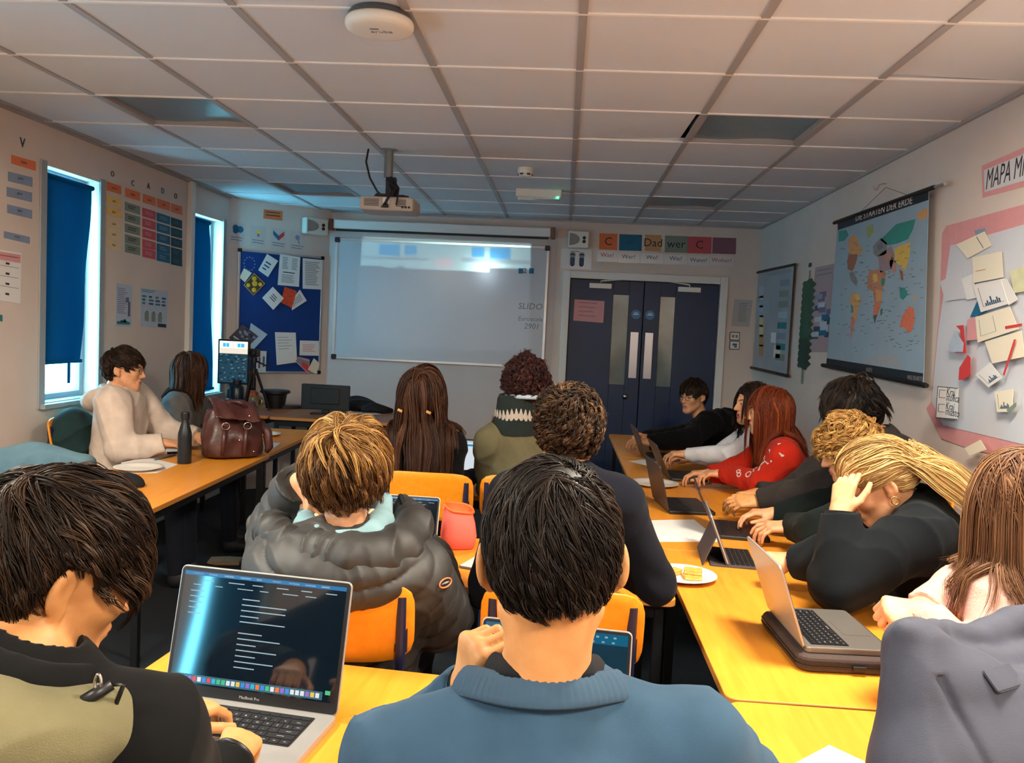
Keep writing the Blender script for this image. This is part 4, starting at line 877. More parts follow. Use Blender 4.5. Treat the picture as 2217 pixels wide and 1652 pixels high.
def laptop(mw, label, w=.31, d=.215, lid_ang=110, case=M_lapblk, lidm=None, h=.016, page='dark', keys='mid', lid_h=None, name='laptop'):
    """origin at hinge centre on the table; +x right, +y away from the hinge to the typist, z up"""
    r = thing(name, label, 'laptop', mw=mw, group='laptops'); lid_h = lid_h or d
    b = MB(); b.rbox((0, d/2, h/2), (w, d, h), .012, case); base = b.build('base', r, bevel=.003)
    kw, kd = w*.86 if keys != 'full' else w*.80, d*.42
    b = MB(); b.rbox((0, d*.10+kd/2, h+.0004), (kw+.006, kd+.006, .0012), .003, M_key if keys != 'silver' else M_black)
    nr = 6; ncol = 14; rr = random.Random(5)
    L3 = ('1234567890-=', 'QWERTYUIOP[]', "ASDFGHJKL;'", 'ZXCVBNM,./')
    for a in range(nr):
        y = d*.10+kd*(a+.5)/nr; x = -kw/2; row = []
        ws = [1]*ncol
        if a == 1: ws[-1] = 1.7
        if a == 2: ws[0] = 1.5
        if a == 3: ws = [1.75]+[1]*11+[2.]
        if a == 4: ws = [1.3]+[1]*10+[2.6]
        if a == 5: ws = [1, 1, 1, 1.25, 5, 1.25, 1, 1, 1, 1]
        tot = sum(ws)
        for c_, q in enumerate(ws):
            ww = kw*q/tot; hh = kd/nr*(.55 if a == 0 else 1.)
            b.box((-x-ww/2, y, h+.0016), (ww-.0026, hh-.0026, .0016), M_key)
            if keys in ('full', 'silver') and a > 0:
                if keys == 'full' and 1 <= a <= 4 and 1 <= c_ <= len(L3[a-1]):
                    b.text(L3[a-1][c_-1], (-x-ww/2, y, h+.0025), .0075, M_legend, rz=math.pi, h=.0001)
                else: b.box((-x-ww/2, y, h+.0026), (ww*.25, .0012, .0003), M_legend)
            x += ww
    b.build('keyboard', base)
    b = MB(); b.rbox((0, d*.78, h+.0004), (w*.36, d*.34, .0008), .006, case); b.build('trackpad', base)
    # lid, built flat then turned
    A = math.radians(lid_ang)
    Lm = Matrix.Translation((0, 0, h*.8)) @ Matrix.Rotation(A, 4, 'X') @ Matrix.Rotation(math.pi, 4, 'Y')   # +y of lid frame goes up along the lid
    lid = MB(); lid.M = Lm; lid.rbox((0, lid_h/2, -.0033), (w, lid_h, .006), .012, lidm or case); lo_ = lid.build('lid', r, bevel=.0015)
    b = MB(); b.M = Lm
    b.rbox((0, lid_h/2, .0004), (w-.006, lid_h-.006, .0012), .009, M_black)
    sw, sh = w*.945, lid_h*.865; cy = lid_h*.525; z = .0011
    pg = {'dark': S_dark, 'white': S_page, 'mid': S_mid, 'off': S_off}[page]
    b.box((0, cy, z), (sw, sh, .0008), pg); z += .0006
    def R(s0, t0, s1, t1, m): b.box(((s0+s1-1)/2*sw, cy+sh/2-(t0+t1)/2*sh, z), ((s1-s0)*sw, (t1-t0)*sh, .0004), m)
    rr = random.Random(hash(w) % 97+3)
    if page == 'dark':
        R(0, 0, 1, .035, S_bar)
        for k in range(9): R(.05+.1*k, .012, .05+.1*k+rr.uniform(.02, .07), .024, S_txt)
        for k in range(6): R(.13+.15*k, .07, .13+.15*k+rr.uniform(.05, .1), .078, S_txt); R(.06+.14*k, .115, .06+.14*k+rr.uniform(.04, .1), .122, S_txt)
        for k in range(5): R(.05, .17+.05*k, .05+rr.uniform(.06, .1), .178+.05*k, S_txt)
        for k in range(14):
            t = .2+.05*k
            if rr.random() < .85: R(.38, t, .38+rr.uniform(.08, .36), t+.009, S_txt)
        R(.01, .915, .93, .985, mat('screen_dock', (8, 8, 8), .2, emit=(60, 110, 125), estr=.3))
        z += .0005
        for k in range(30): R(.02+.03*k, .93, .02+.03*k+.022, .97, ICONS[rr.randrange(len(ICONS))])
        R(.945, .90, .975, .935, ICONS[2])
    elif page == 'white':
        R(0, 0, 1, .05, mat('screen_toolbar', (8, 8, 8), .2, emit=(190, 200, 212), estr=.3)); R(0, .1, 1, .16, S_blue)
        for k in range(5): R(.1, .25+.1*k, .1+rr.uniform(.2, .6), .27+.1*k, mat('screen_grey_text', (8, 8, 8), .3, emit=(150, 158, 170), estr=.3))
    elif page == 'mid':
        R(0, 0, 1, .12, mat('screen_teal_bar', (6, 8, 10), .15, emit=(12, 90, 120), estr=.35))
        for k in range(3): R(.78+.06*k, .03, .80+.06*k, .05, S_txt)
        for k in range(4): R(.68+.07*k, .085, .70+.07*k, .105, S_txt)
    b.build('screen', lo_)
    if keys == 'full':
        b = MB(); b.M = Lm; b.text('MacBook Pro', (0, lid_h*.045, .0012), .0085, M_legend, rz=0, h=.0001); 
        # the lid frame is seen from +z with x mirrored
        b.build('lettering', lo_)
    return r
def lap_at(pl, pr, toward, z=TZ):
    """frame from two hinge points on the table; toward = rough direction of the typist"""
    a, c = np.array(pl), np.array(pr); o = (a+c)/2; x = c-a; y = np.array([-x[1], x[0], 0])
    if y @ np.array(toward) < 0: y = -y; 
    x3 = np.cross(y, [0, 0, 1]); return frame((o[0], o[1], z), x3, y, (0, 0, 1)), float(np.linalg.norm(c-a))
# ================================================================ laptops in place
S_ = (0, -1, 0); E_ = (1, 0, 0)
def Tq(x, y, z=TZ): return onZ(x, y, z)
# big open laptop of the front row: hinge under (352,1500)-(728,1552)
hl, hr = Tq(356, 1500, TZ+.012), Tq(728, 1553, TZ+.012)
m, wd = lap_at(hl, hr, S_)
laptop(m, 'big silver laptop with a dark screen open on the front row table', w=wd+.004, d=wd*.70, lid_ang=103, case=M_silver, keys='full', page='dark', lid_h=wd*.69)
# laptop before the black-haired person in the blue sweater
pa, pb = PD(1026, 1480, 1.72), PD(1362, 1500, 1.70); m, wd = lap_at((pa[0], 1.70), (pb[0], 1.665), S_)
laptop(m, 'laptop with a teal page half hidden behind the blue sweater', w=wd, d=wd*.66, lid_ang=104, case=M_silver, page='mid', lid_h=wd*.66)
# tablet-thin laptop of the puffer jacket
m, wd = lap_at((-.72, 2.93), (-.42, 2.92), S_)
laptop(m, 'gold laptop with a dark page in front of the puffer jacket', w=.30, d=.212, lid_ang=108, case=M_gold, page='dark', lid_h=.212)
pb = PD(1026, 1000, 4.42)
m, wd = lap_at((pb[0]-.33, 4.44), (pb[0], 4.44), S_); laptop(m, 'black laptop with a white page right of the long brown hair', w=.33, d=.22, lid_ang=105, page='white', lid_h=.225)
m, wd = lap_at((-.42, 4.50), (-.10, 4.52), S_); laptop(m, 'black laptop hidden behind the olive sweater', w=.32, d=.22, lid_ang=104, page='dark', lid_h=.215)
def side_lap(near, far_y, label, **k):
    p = Tq(*near); m, wd = lap_at((p[0], p[1]), (p[0]-.02, far_y), E_); k.setdefault('w', wd); return laptop(m, label, **k)
m, wd = lap_at((.545, 3.93), (.508, 4.27), E_); laptop(m, 'dark laptop with brown lid in front of the grey sleeves', w=wd, d=.225, lid_ang=104, lidm=M_lapbrn, page='off')
m, wd = lap_at((.694, 3.50), (.727, 3.81), E_); laptop(m, 'black laptop with a small yellow sticker by the keyboard', w=wd, d=.215, lid_ang=116, lidm=M_lapbrn, page='off')
p = Tq(1452, 1042); r = side_lap((1452, 1042), p[1]+.32, 'black laptop under the hand of the red sweater', d=.22, lid_ang=115, lidm=M_lapbrn, page='off', w=.32)
p = Tq(1402, 998); side_lap((1402, 998), p[1]+.32, 'farthest dark laptop on the right-hand row, by the hand in black', d=.22, lid_ang=112, lidm=M_lapbrn, page='off', w=.32)
# silver laptop on its black sleeve
zs = TZ+.045
pn, pf = Tq(1743, 1412, zs), Tq(1667, 1325, zs)
m, wd = lap_at(pn, pf, E_, zs)
laptop(m, 'silver laptop open on a black sleeve, back of its lid towards the room', w=wd+.01, d=.222, lid_ang=110, case=M_spgrey, lidm=M_silver, keys='silver', page='off', lid_h=.226)
x_, y_ = m.translation.x, m.translation.y; ang = math.atan2(m[1][0], m[0][0])
M_slv = mat('sleeve_fabric', (58, 44, 40), .75, bump=.3, bscale=400)
r = thing('laptop_sleeve', 'black padded sleeve lying under the silver laptop', 'laptop sleeve', mw=frame((x_, y_, TZ), (m[0][0], m[1][0], 0), (m[0][1], m[1][1], 0), (0, 0, 1)))
b = MB(); b.rbox((0, .115, .0225), (wd+.05, .275, .044), .035, M_slv); b.build('padded_body', r, bevel=.012, seg=3)
b = MB()
for z in (.018, .028): b.rbox((0, .115, z), (wd+.056, .281, .004), .036, M_black)
b.build('zip', r); b = MB(); sx = 1 if m[1][0] < 0 else -1
b.box((sx*(wd/2+.03), .13, .02), (.01, .035, .012), M_black); b.build('zip_pull', r, bevel=.002)
# folio tablet
pn, pf = Tq(1562, 1256), Tq(1532, 1165)
m, wd = lap_at(pn, pf, E_); wd = min(wd, .27)
r = thing('tablet', 'tablet in a dark keyboard folio beside the plate of biscuits', 'tablet', mw=m)
M_fol = mat('folio_grey', (70, 62, 64), .7, bump=.2, bscale=500)
b = MB(); b.rbox((0, .06, .004), (wd, .17, .008), .008, M_fol); kb = b.build('keyboard_cover', r, bevel=.002)
b = MB()
for a in range(5):
    for c_ in range(12): b.box((-wd*.44+wd*.88*(c_+.5)/12, .06+.018*a, .0095), (wd*.88/12-.004, .014, .003), M_key)
b.build('keyboard', kb)
A = math.radians(112); Lm = Matrix.Translation((0, .045, .008)) @ Matrix.Rotation(A, 4, 'X') @ Matrix.Rotation(math.pi, 4, 'Y')
b = MB(); b.M = Lm; b.rbox((0, .10, -.004), (wd, .20, .007), .014, M_silver); tb = b.build('slab', r, bevel=.002)
b = MB(); b.M = Lm; b.rbox((0, .10, .0002), (wd-.016, .184, .0014), .008, S_off); b.build('screen', tb)
b = MB(); b.M = Lm; b.rbox((0, .10, -.0095), (wd+.004, .204, .003), .014, M_fol); b.M = Matrix.Identity(4)
h = .115; top = Lm @ Vector((0, h, -.011)); b.box((0, (top.y-.03)/2-.012, top.z/2), (wd, .004, math.hypot(top.z, .06)), M_fol, rx=-.38); b.build('folio_stand', r)
# ================================================================ small things on the tables
def sheet(px, label, m=M_paper, name='paper_sheet', z=TZ, grp='loose papers'):
    ps = [Tq(*p, z) for p in px]; c = sum(ps)/len(ps); q = [(p[0]-c[0], p[1]-c[1]) for p in ps]
    b = MB(); b.prism(q, 0, .0012, m); return tag(b.build(name, mw=Matrix.Translation((c[0], c[1], z))), label, 'paper', grp)
sheet([(1406, 1127), (1502, 1125), (1562, 1173), (1424, 1173)], 'white sheet with faint print on the table left of the stickered laptop')
sheet([(1362, 999), (1400, 994), (1440, 1008), (1425, 1014)], 'white sheet by the farthest dark laptops on the right-hand row')
sheet([(1795, 1614), (1905, 1665), (1795, 1700), (1700, 1665)], 'white corner of paper at the bottom edge of the picture')
sheet([(553, 958), (607, 959), (590, 972), (545, 971)], 'small white sheet right of the brown leather bag')
sheet([(262, 1002), (318, 990), (385, 1006), (340, 1024), (270, 1025)], 'white sheet under the pen, left of the black bottle')
sheet([(351, 983), (362, 969), (400, 968), (400, 985)], 'small white notepad behind the black bottle', name='notepad')
sheet([(748, 885), (800, 888), (825, 897), (750, 899)], 'white papers on the brown desk behind the long brown hair', z=DZ)
def plate(px, rad, label, z=TZ):
    p = Tq(*px, z); r = thing('paper_plate', label, 'plate', (p[0], p[1], z), group='white plates')
    b = MB(); b.lathe([(rad*.62, .001), (rad*.66, .003), (rad*.85, .014), (rad, .018), (rad*.99, .0195), (rad*.84, .0165), (rad*.66, .006), (rad*.62, .0045), (.001, .0042)], mat('plate_white', (228, 222, 212), .35), n=40); b.build('dish', r, smooth=True); return p
M_bis = mat('biscuit', (226, 160, 66), .8, var=.15, vscale=60, bump=.5, bscale=300)
M_cream = mat('biscuit_cream', (236, 206, 140), .8)
def biscuit(c, rz, label, z, size=(.062, .042), tilt=0.):
    r = thing('biscuit', label, 'biscuit', mw=Matrix.Translation((c[0], c[1], z)) @ Matrix.Rotation(rz, 4, 'Z') @ Matrix.Rotation(tilt, 4, 'Y'), group='cream biscuits')
    for k, zz in ((0, .0035), (1, .0135)):
        b = MB(); ps = []; n = 36
        for i in range(n):
            t = 2*math.pi*i/n; x, y = math.cos(t), math.sin(t); s = (abs(x)**6+abs(y)**6)**(1/6); w_ = 1+.035*math.cos(18*t)
            ps.append((x/s*size[0]/2*w_, y/s*size[1]/2*w_))
        b.prism(ps, zz-.003, zz+.003, M_bis)
        if k: b.rbox((0, 0, zz+.0035), (size[0]*.6, size[1]*.5, .0012), .004, M_bis)
        b.build('wafer', r, bevel=.001, seg=1)
    b = MB(); b.rbox((0, 0, .0085), (size[0]*.93, size[1]*.9, .005), .006, M_cream); b.build('cream_filling', r)
p = plate((1478, 1252), .118, 'white plate of biscuits beside the tablet folio')
biscuit((p[0]+.03, p[1]-.02), .1, 'front biscuit lying flat on the plate by the tablet folio', TZ+.0052)
biscuit((p[0]+.032, p[1]-.012), -.15, 'biscuit lying on top of the front one on the plate by the tablet folio', TZ+.0225)
biscuit((p[0]-.03, p[1]+.028), .7, 'rear biscuit on the plate by the tablet folio', TZ+.0052)
plate((1417, 1051), .135, 'empty white plate behind the brown laptop lid')
p = plate((568, 943), .13, 'white plate of biscuits at the far end of the left table')
for k, (dx, dy, a, l) in enumerate(((-.05, .02, .2, 'left biscuit'), (.01, .03, 1.2, 'middle biscuit'), (.045, -.02, .5, 'right biscuit'), (-.015, -.035, .9, 'front biscuit'))):
    biscuit((p[0]+dx, p[1]+dy), a, l+' on the plate beyond the brown leather bag', TZ+.0052)
p = plate((300, 1017), .125, 'white plate lying left of the black bottle, partly under a black pouch')
# black pouch
def loft(b, rings, m, cap=True):      # rings: lists of points with equal counts
    n = len(rings[0]); vs = [p for r_ in rings for p in r_]
    fs = [(i*n+k, i*n+(k+1) % n, (i+1)*n+(k+1) % n, (i+1)*n+k) for i in range(len(rings)-1) for k in range(n)]
    if cap: fs += [tuple(range(n-1, -1, -1)), tuple((len(rings)-1)*n+k for k in range(n))]
    return b.add(vs, fs, m)
a0, a1 = Tq(225, 1040, TZ+.03), Tq(300, 1042, TZ+.03)
r = thing('pouch', 'black cloth pouch on the left table beside the plate', 'pouch', (a0[0], a0[1], TZ))
dx, dy = a1[0]-a0[0], a1[1]-a0[1]; b = MB(); rings = []
for i in range(13):
    t = i/12; s = math.sin(math.pi*min(1, max(.02, .06+.92*t)))**.5; cx, cy = dx*1.5*(t-.25), dy*1.5*(t-.25)
    rings.append([(cx+.0*k+.02*math.sin(3*t), cy+.075*s*math.cos(2*math.pi*k/16), .034*s*(1+math.sin(2*math.pi*k/16))+.004) for k in range(16)])
loft(b, rings, mat('black_cloth', (16, 16, 20), .85)); b.build('body', r, smooth=True)
b = MB(); b.tube([(dx*1.5*(t-.25), dy*1.5*(t-.25), .07*math.sin(math.pi*(.06+.92*t))**.5+.004) for t in np.linspace(.1, .9, 9)], .003, M_dark, 6); b.build('zip', r)
# pen
a, c = Tq(333, 998), Tq(379, 987); b = MB(); b.tube([(a[0], a[1], TZ+.006), ((a[0]*.9+c[0]*.1), a[1]*.9+c[1]*.1, TZ+.006), (c[0], c[1], TZ+.006)], [.001, .0055, .0055], mat('blue_pen', (60, 110, 130), .4), 10)
o = b.build('pen', smooth=True); tag(o, 'thin blue-grey pen across the paper left of the black bottle', 'pen')
a, c = Tq(362, 984), Tq(384, 983); b = MB(); b.tube([(a[0], a[1], TZ+.009), (c[0], c[1], TZ+.009)], .007, M_black, 10); tag(b.build('marker_pen', smooth=True), 'short black marker pen beside the notepad behind the black bottle', 'pen')
# bottle
p = Tq(399, 1003); r = thing('water_bottle', 'tall matt black metal bottle in front of the leather bag', 'bottle', (p[0], p[1], TZ))
M_bot = mat('matt_black_metal', (36, 42, 46), .38, metal=.35)
b = MB(); b.lathe([(.036, 0), (.038, .004), (.038, .15), (.036, .175), (.028, .205), (.0205, .228), (.0185, .24), (.0185, .25), (.001, .25)], M_bot, n=36); b.build('body', r, smooth=True)
b = MB(); b.lathe([(.0215, .248), (.022, .252), (.022, .285), (.020, .291), (.001, .2915)], mat('bottle_cap', (24, 26, 28), .5), n=28)
for k in range(14): a = k*2*math.pi/14; b.box((.0222*math.cos(a), .0222*math.sin(a), .268), (.002, .004, .03), M_black, rz=a)
b.build('cap', r)
# leather bag
M_lea = mat('brown_leather', (76, 40, 36), .38, var=.35, vscale=9, bump=.35, bscale=70, spec=.6)
a, c = Tq(424, 997), Tq(548, 992); cx = (a+c)/2; ux = (c-a); W_ = float(np.linalg.norm(ux)); ang = math.atan2(ux[1], ux[0])
r = thing('handbag', 'brown leather bag with metal rings standing on the left table', 'bag', (cx[0], cx[1]+.10, TZ), ang)
b = MB(); rings = []; n = 40; H_ = .30
for i in range(15):
    t = i/14; z = .004+H_*t; hw = W_*.52*(1-.08*t-.16*max(0, t-.55)**1.2*2+.05*math.sin(math.pi*t)); hd = .115*(1+.12*math.sin(math.pi*min(1, t*1.3)))*(1-.72*max(0, t-.35)**1.3/.57)
    rg = []
    for k in range(n):
        a_ = 2*math.pi*k/n; x, y = math.cos(a_), math.sin(a_); s = (abs(x)**3.2+abs(y)**3.2)**(1/3.2)
        wob = 1+.05*math.sin(5*a_+7*t)*t+.035*math.sin(11*a_-9*t)+.03*math.sin(3*a_+13*t)
        rg.append((x/s*hw*wob, y/s*hd*wob, z+.02*t*math.sin(2.5*x+.8)-.04*t*x/s*(.5)))
    rings.append(rg)
loft(b, rings, M_lea); b.build('body', r, smooth=True, sub=1)
b = MB(); rings = []
for i in range(9):   # flap over the top
    t = i/8; y = -.135+.22*t; z = (.20+.13*math.sin(math.pi*min(1, .08+t*.62)))
    rings.append([(W_*(-.40+.80*k/11), y+.012*math.sin(k*1.1), z-.03*(k/11-.5)+.008*math.sin(k*1.9+i)) for k in range(12)]+[(W_*(.40-.80*k/11), y+.006+.012*math.sin((11-k)*1.1), z+.012-.03*((11-k)/11-.5)+.008*math.sin((11-k)*1.9+i)) for k in range(12)])
loft(b, rings, M_lea); b.build('flap', r, smooth=True)
for s in (-.22, .16):
    b = MB(); b.tube([(s*W_, -.125, .20), (s*W_-.01, -.15, .12), (s*W_-.012, -.137, .03)], [.012, .014, .010], M_lea, 8); st_ = b.build('strap', r, smooth=True)
    b = MB(); b.tube([(s*W_+.022*math.cos(t), -.152, .205+.02*math.sin(t)) for t in np.linspace(0, 2*math.pi, 17)], .003, M_chrome, 8, cap=False); b.build('ring', st_, smooth=True)
for sy in (-.05, .05):
    b = MB(); b.tube([(W_*(-.26+.52*t), sy+.03*math.sin(7*t), .285+.055*math.sin(math.pi*t)*(1 if sy < 0 else .75)) for t in np.linspace(0, 1, 13)], .011, M_lea, 10); b.build('handle', r, smooth=True)
b = MB(); b.tube([(W_*.46, -.03, .22), (W_*.60, -.05, .15), (W_*.62, -.07, .06), (W_*.58, -.06, .03)], [.02, .028, .026, .012], M_lea, 12); b.build('tassel', r, smooth=True)
for k, (x, z) in enumerate(((-.02, .235), (.08, .245), (.22, .255), (.3, .245), (.02, .12), (.28, .05))): b = MB(); b.M = Matrix.Translation((W_*x, -.15+.05*(z > .2)-.0*k, z)) @ Matrix.Rotation(math.pi/2, 4, 'X'); b.lathe([(.006, 0), (.005, .004), (.001, .005)], M_chrome, n=10); b.build('stud', r)
# pencil case
p = Tq(985, 1190)
r = thing('pencil_case', 'pink standing pencil case with an orange rim on the middle table', 'pencil case', (p[0]+.005, p[1]+.035, TZ), .25)
M_pk = mat('pink_fabric', (236, 112, 100), .7, bump=.2, bscale=500); M_orz = mat('orange_fabric', (240, 100, 40), .6)
b = MB(); rings = []; n = 28
prof = [(0, .056, .040), (.006, .063, .046), (.05, .068, .056), (.10, .062, .054), (.14, .055, .050), (.152, .054, .049)]
for z, rx, ry in prof:
    rings.append([(rx*math.copysign(abs(math.cos(t))**.6, math.cos(t))*(1+.03*math.sin(3*t+z*40)), ry*math.copysign(abs(math.sin(t))**.6, math.sin(t))*(1+.03*math.sin(2*t-z*50)), z+(.012*math.cos(t-2.6) if z > .1 else 0)) for t in np.linspace(0, 2*math.pi, n, endpoint=False)])
loft(b, rings, M_pk, cap=False); b.f.append(tuple(range(n-1, -1, -1))); b.m.append(0); b.build('body', r, smooth=True)
b = MB(); b.tube([(x*1.01, y*1.01, z+.001) for x, y, z in rings[5]]+[(rings[5][0][0]*1.01, rings[5][0][1]*1.01, rings[5][0][2])], .0055, M_orz, 8, cap=False); b.build('rim', r, smooth=True)
b = MB(); loft(b, [[(x*f, y*f, z-dz) for x, y, z in rings[5]] for f, dz in ((.90, .0), (.88, .05), (.5, .06))], M_orz, cap=False); b.build('lining', r, smooth=True)
b = MB(); b.tube([(-.045, .0, .15), (-.058, -.012, .168), (-.062, -.02, .15)], .004, M_orz, 6); b.build('pull_tab', r)
# phone
p = Tq(1024, 1222); r = thing('phone', 'pale phone lying on the middle table behind the black-haired head', 'phone', (p[0]+.01, p[1], TZ), 1.25)
b = MB(); b.rbox((0, 0, .0045), (.145, .07, .009), .010, mat('phone_case', (90, 76, 66), .5)); b.build('case', r, bevel=.002)
b = MB(); b.rbox((0, 0, .0093), (.138, .064, .001), .008, mat('phone_white', (224, 218, 206), .2)); b.build('screen', r)
a, c = Tq(1480, 1046), Tq(1541, 1047); r = thing('phone', 'phone with a bright edge lying before the red sweater', 'phone', ((a[0]+c[0])/2, (a[1]+c[1])/2, TZ), math.atan2(c[1]-a[1], c[0]-a[0]))
b = MB(); b.rbox((0, .03, .005), (float(np.linalg.norm(c-a)), .075, .009), .010, M_silver); b.build('case', r, bevel=.002)
b = MB(); b.rbox((0, .03, .0098), (float(np.linalg.norm(c-a))-.006, .069, .001), .008, S_off); b.build('screen', r)
b = MB(); b.box((0, 0, 0), (.03, .022, .0008), mat('yellow_sticker', (214, 176, 60), .5)); b.box((0, 0, .0005), (.022, .014, .0006), M_lapblk)
p = Tq(1585, 1128, TZ+.018); tag(b.build('sticker', mw=Matrix.Translation((p[0], p[1], TZ+.0166)) @ Matrix.Rotation(.2, 4, 'Z')), 'small yellow sticker on the black laptop beside its keyboard', 'sticker')
# ================================================================ teacher desks
def Dp(x, y): return onZ(x, y, DZ)
p = Dp(704, 897); wl = Wall((0, p[1], 0), (1, 0, 0), (0, -1, 0)); e = [wl.uv(*q) for q in ((652, 832), (757, 837))]
w_ = e[1][0]-e[0][0]; h_ = e[0][1]-DZ
r = thing('monitor', 'black monitor seen from behind on the brown desk under the whiteboard', 'monitor', ((e[0][0]+e[1][0])/2, p[1]+.02, DZ), -.02)
b = MB(); b.box((0, 0, .02+h_/2), (w_, .03, h_-.03), M_black); b.box((0, .0, .03+h_/2), (w_*.6, .05, h_*.55), M_black); b.build('housing', r, bevel=.006)
b = MB(); b.box((0, .018, .02+h_/2), (w_*.96, .004, h_*.88), S_off); b.build('screen', r)
b = MB(); b.rbox((0, .02, .006), (w_*.55, .2, .012), .03, M_black); b.box((0, .01, .06), (.06, .03, .12), M_black); b.build('stand', r, bevel=.003)
# black jacket heap
p = Dp(780, 893); M_blkcl = mat('black_jacket', (14, 15, 20), .9, bump=.3, bscale=300)
r = thing('folded_jacket', 'black jacket lying in a heap right of the black monitor', 'jacket', (p[0], p[1]+.12, DZ))
b = MB(); rings = []
for i in range(12):
    t = i/11; s = max(.03, math.sin(math.pi*(.12+.86*t))**.7)
    rings.append([(-.20+.42*t, .14*s*math.cos(a)*(1+.1*math.sin(3*a+5*t)), .002+.125*s*(1-.5*t)*(.5+.5*math.sin(a))*2*(1+.13*math.sin(4*a+9*t))*.62) for a in np.linspace(0, 2*math.pi, 20, endpoint=False)])
loft(b, rings, M_blkcl); b.build('body', r, smooth=True, sub=1)
b = MB(); b.tube([(.02, -.12, .03), (.12, -.14, .06), (.2, -.1, .035), (.26, -.03, .02)], [.03, .04, .035, .02], M_blkcl, 12); b.build('sleeve', r, smooth=True)
# keyboard, mouse, cable
p = Dp(618, 884); r = thing('computer_keyboard', 'dark computer keyboard on the brown desk left of the monitor', 'keyboard', (p[0]+.02, p[1]+.05, DZ), .5)
b = MB(); b.rbox((0, 0, .010), (.30, .12, .018), .012, M_black); b.build('body', r, bevel=.003)
b = MB()
for a in range(5):
    for k in range(14): b.box((-.135+.27*(k+.5)/14, -.045+.022*a, .0205), (.016, .018, .005), mat('grey_key', (70, 74, 80), .5))
b.build('keys', r)
p = Dp(620, 857); r = thing('desk_speaker', 'low black round puck speaker at the back of the brown desk', 'speaker', (p[0], 7.36, DZ))
b = MB(); b.lathe([(.085, 0), (.09, .01), (.088, .035), (.07, .045), (.001, .047)], M_black, n=28); b.build('body', r, smooth=False)
b = MB(); b.lathe([(.06, .046), (.058, .0485), (.001, .049)], M_dark, n=24); b.build('top_ring', r)
b = MB(); b.tube([(-2.26, 7.44, DZ+.006), (-2.12, 7.43, DZ+.02), (-2.0, 7.41, DZ+.008), (-1.8, 7.44, DZ+.007), (-1.6, 7.44, DZ+.006)], .006, M_whitep, 8); tag(b.build('cable', smooth=True), 'pale cable along the back of the brown desk', 'cable')
# live picture monitor on the corner desk
yM = 7.02; wl = Wall((0, yM, 0), (1, 0, 0), (0, -1, 0)); e = [wl.uv(*q) for q in ((477, 737), (538, 741), (534, 830), (474, 826))]
w_ = e[1][0]-e[0][0]; h_ = e[0][1]-e[3][1]; cx, cz = (e[0][0]+e[2][0])/2, (e[0][1]+e[2][1])/2
r = thing('monitor', 'small lit monitor on the corner desk showing a picture of the room', 'monitor', (cx, yM, cz))
b = MB(); b.box((0, .012, 0), (w_+.03, .03, h_+.03), M_black); b.build('housing', r, bevel=.005)
b = MB(); q = [(-w_/2, h_/2), (w_/2, h_/2), (w_/2, -h_/2), (-w_/2, -h_/2)]; b.M = Matrix.Translation((0, -.0035, 0)) @ Matrix.Rotation(math.pi/2, 4, 'X')
patch(b, q, 0, 0, 1, 1, 0, emat('screen_room', (26, 52, 66), .5), .0008)
patch(b, q, 0, 0, 1, .17, .0008, emat('screen_wall', (220, 206, 190), .6)); patch(b, q, 0, .17, 1, .30, .0008, emat('screen_wall2', (190, 180, 165), .6))
for s0, s1 in ((.12, .22), (.24, .34), (.64, .74), (.76, .88)): patch(b, q, s0, .05, s1, .14, .0016, emat('screen_window', (40, 140, 190), .7))
rr = random.Random(2)
for k in range(60): s, t = rr.uniform(0, .92), rr.uniform(.3, .95); patch(b, q, s, t, s+.07, t+.03, .0016+.00002*k, (emat('screen_room2', (60, 100, 115), .5), emat('screen_room3', (12, 30, 42), .4))[k % 2])
b.build('screen', r); b = MB(); b.box((0, .02, (DZ-cz-h_/2)/2-h_/2*.0), (.05, .02, (cz-DZ)), M_black); b.rbox((0, .02, DZ-cz+.008), (.18, .14, .014), .02, M_black); b.build('stand', r)
# tripod with camera
p = Dp(548, 862); tx, ty = p[0], 6.86; wl = Wall((0, ty, 0), (1, 0, 0), (0, -1, 0)); ztop = wl.uv(548, 752)[1]; tx = wl.uv(550, 800)[0]; zh = ztop-DZ
r = thing('camera_tripod', 'black tripod with a small camera standing on the corner desk', 'tripod', (tx, ty, DZ))
for k, a in enumerate((.3, 2.4, 4.4)):
    b = MB(); b.tube([(.02*math.cos(a), .02*math.sin(a), zh*.62), (.13*math.cos(a), .13*math.sin(a), .012)], [.013, .009], M_blackm, 8); b.tube([(.13*math.cos(a), .13*math.sin(a), .02), (.134*math.cos(a), .134*math.sin(a), 0)], .012, M_black, 8); b.build('leg', r)
b = MB(); b.tube([(0, 0, zh*.35), (0, 0, zh*.82)], .014, M_blackm, 10); b.tube([(0, 0, zh*.58), (0, 0, zh*.66)], .03, M_black, 12); b.build('centre_column', r)
b = MB(); b.tube([(0, 0, zh*.76), (0, 0, zh*.84)], .026, M_black, 12); b.tube([(.0, 0, zh*.8), (.14, -.03, zh*.70)], .007, M_black, 8); b.build('pan_head', r)
r2 = thing('camera', 'small black camera mounted on the tripod', 'camera', (tx, ty, DZ+zh*.845))
b = MB(); b.box((0, 0, .035), (.085, .06, .066), M_black); b.build('body', r2, bevel=.008); b = MB(); b.M = Matrix.Translation((0, -.03, .035)) @ Matrix.Rotation(math.pi/2, 4, 'X'); b.lathe([(.024, 0), (.024, .03), (.018, .032), (.016, .02), (.001, .022)], M_blackm, n=18); b.build('lens', r2)
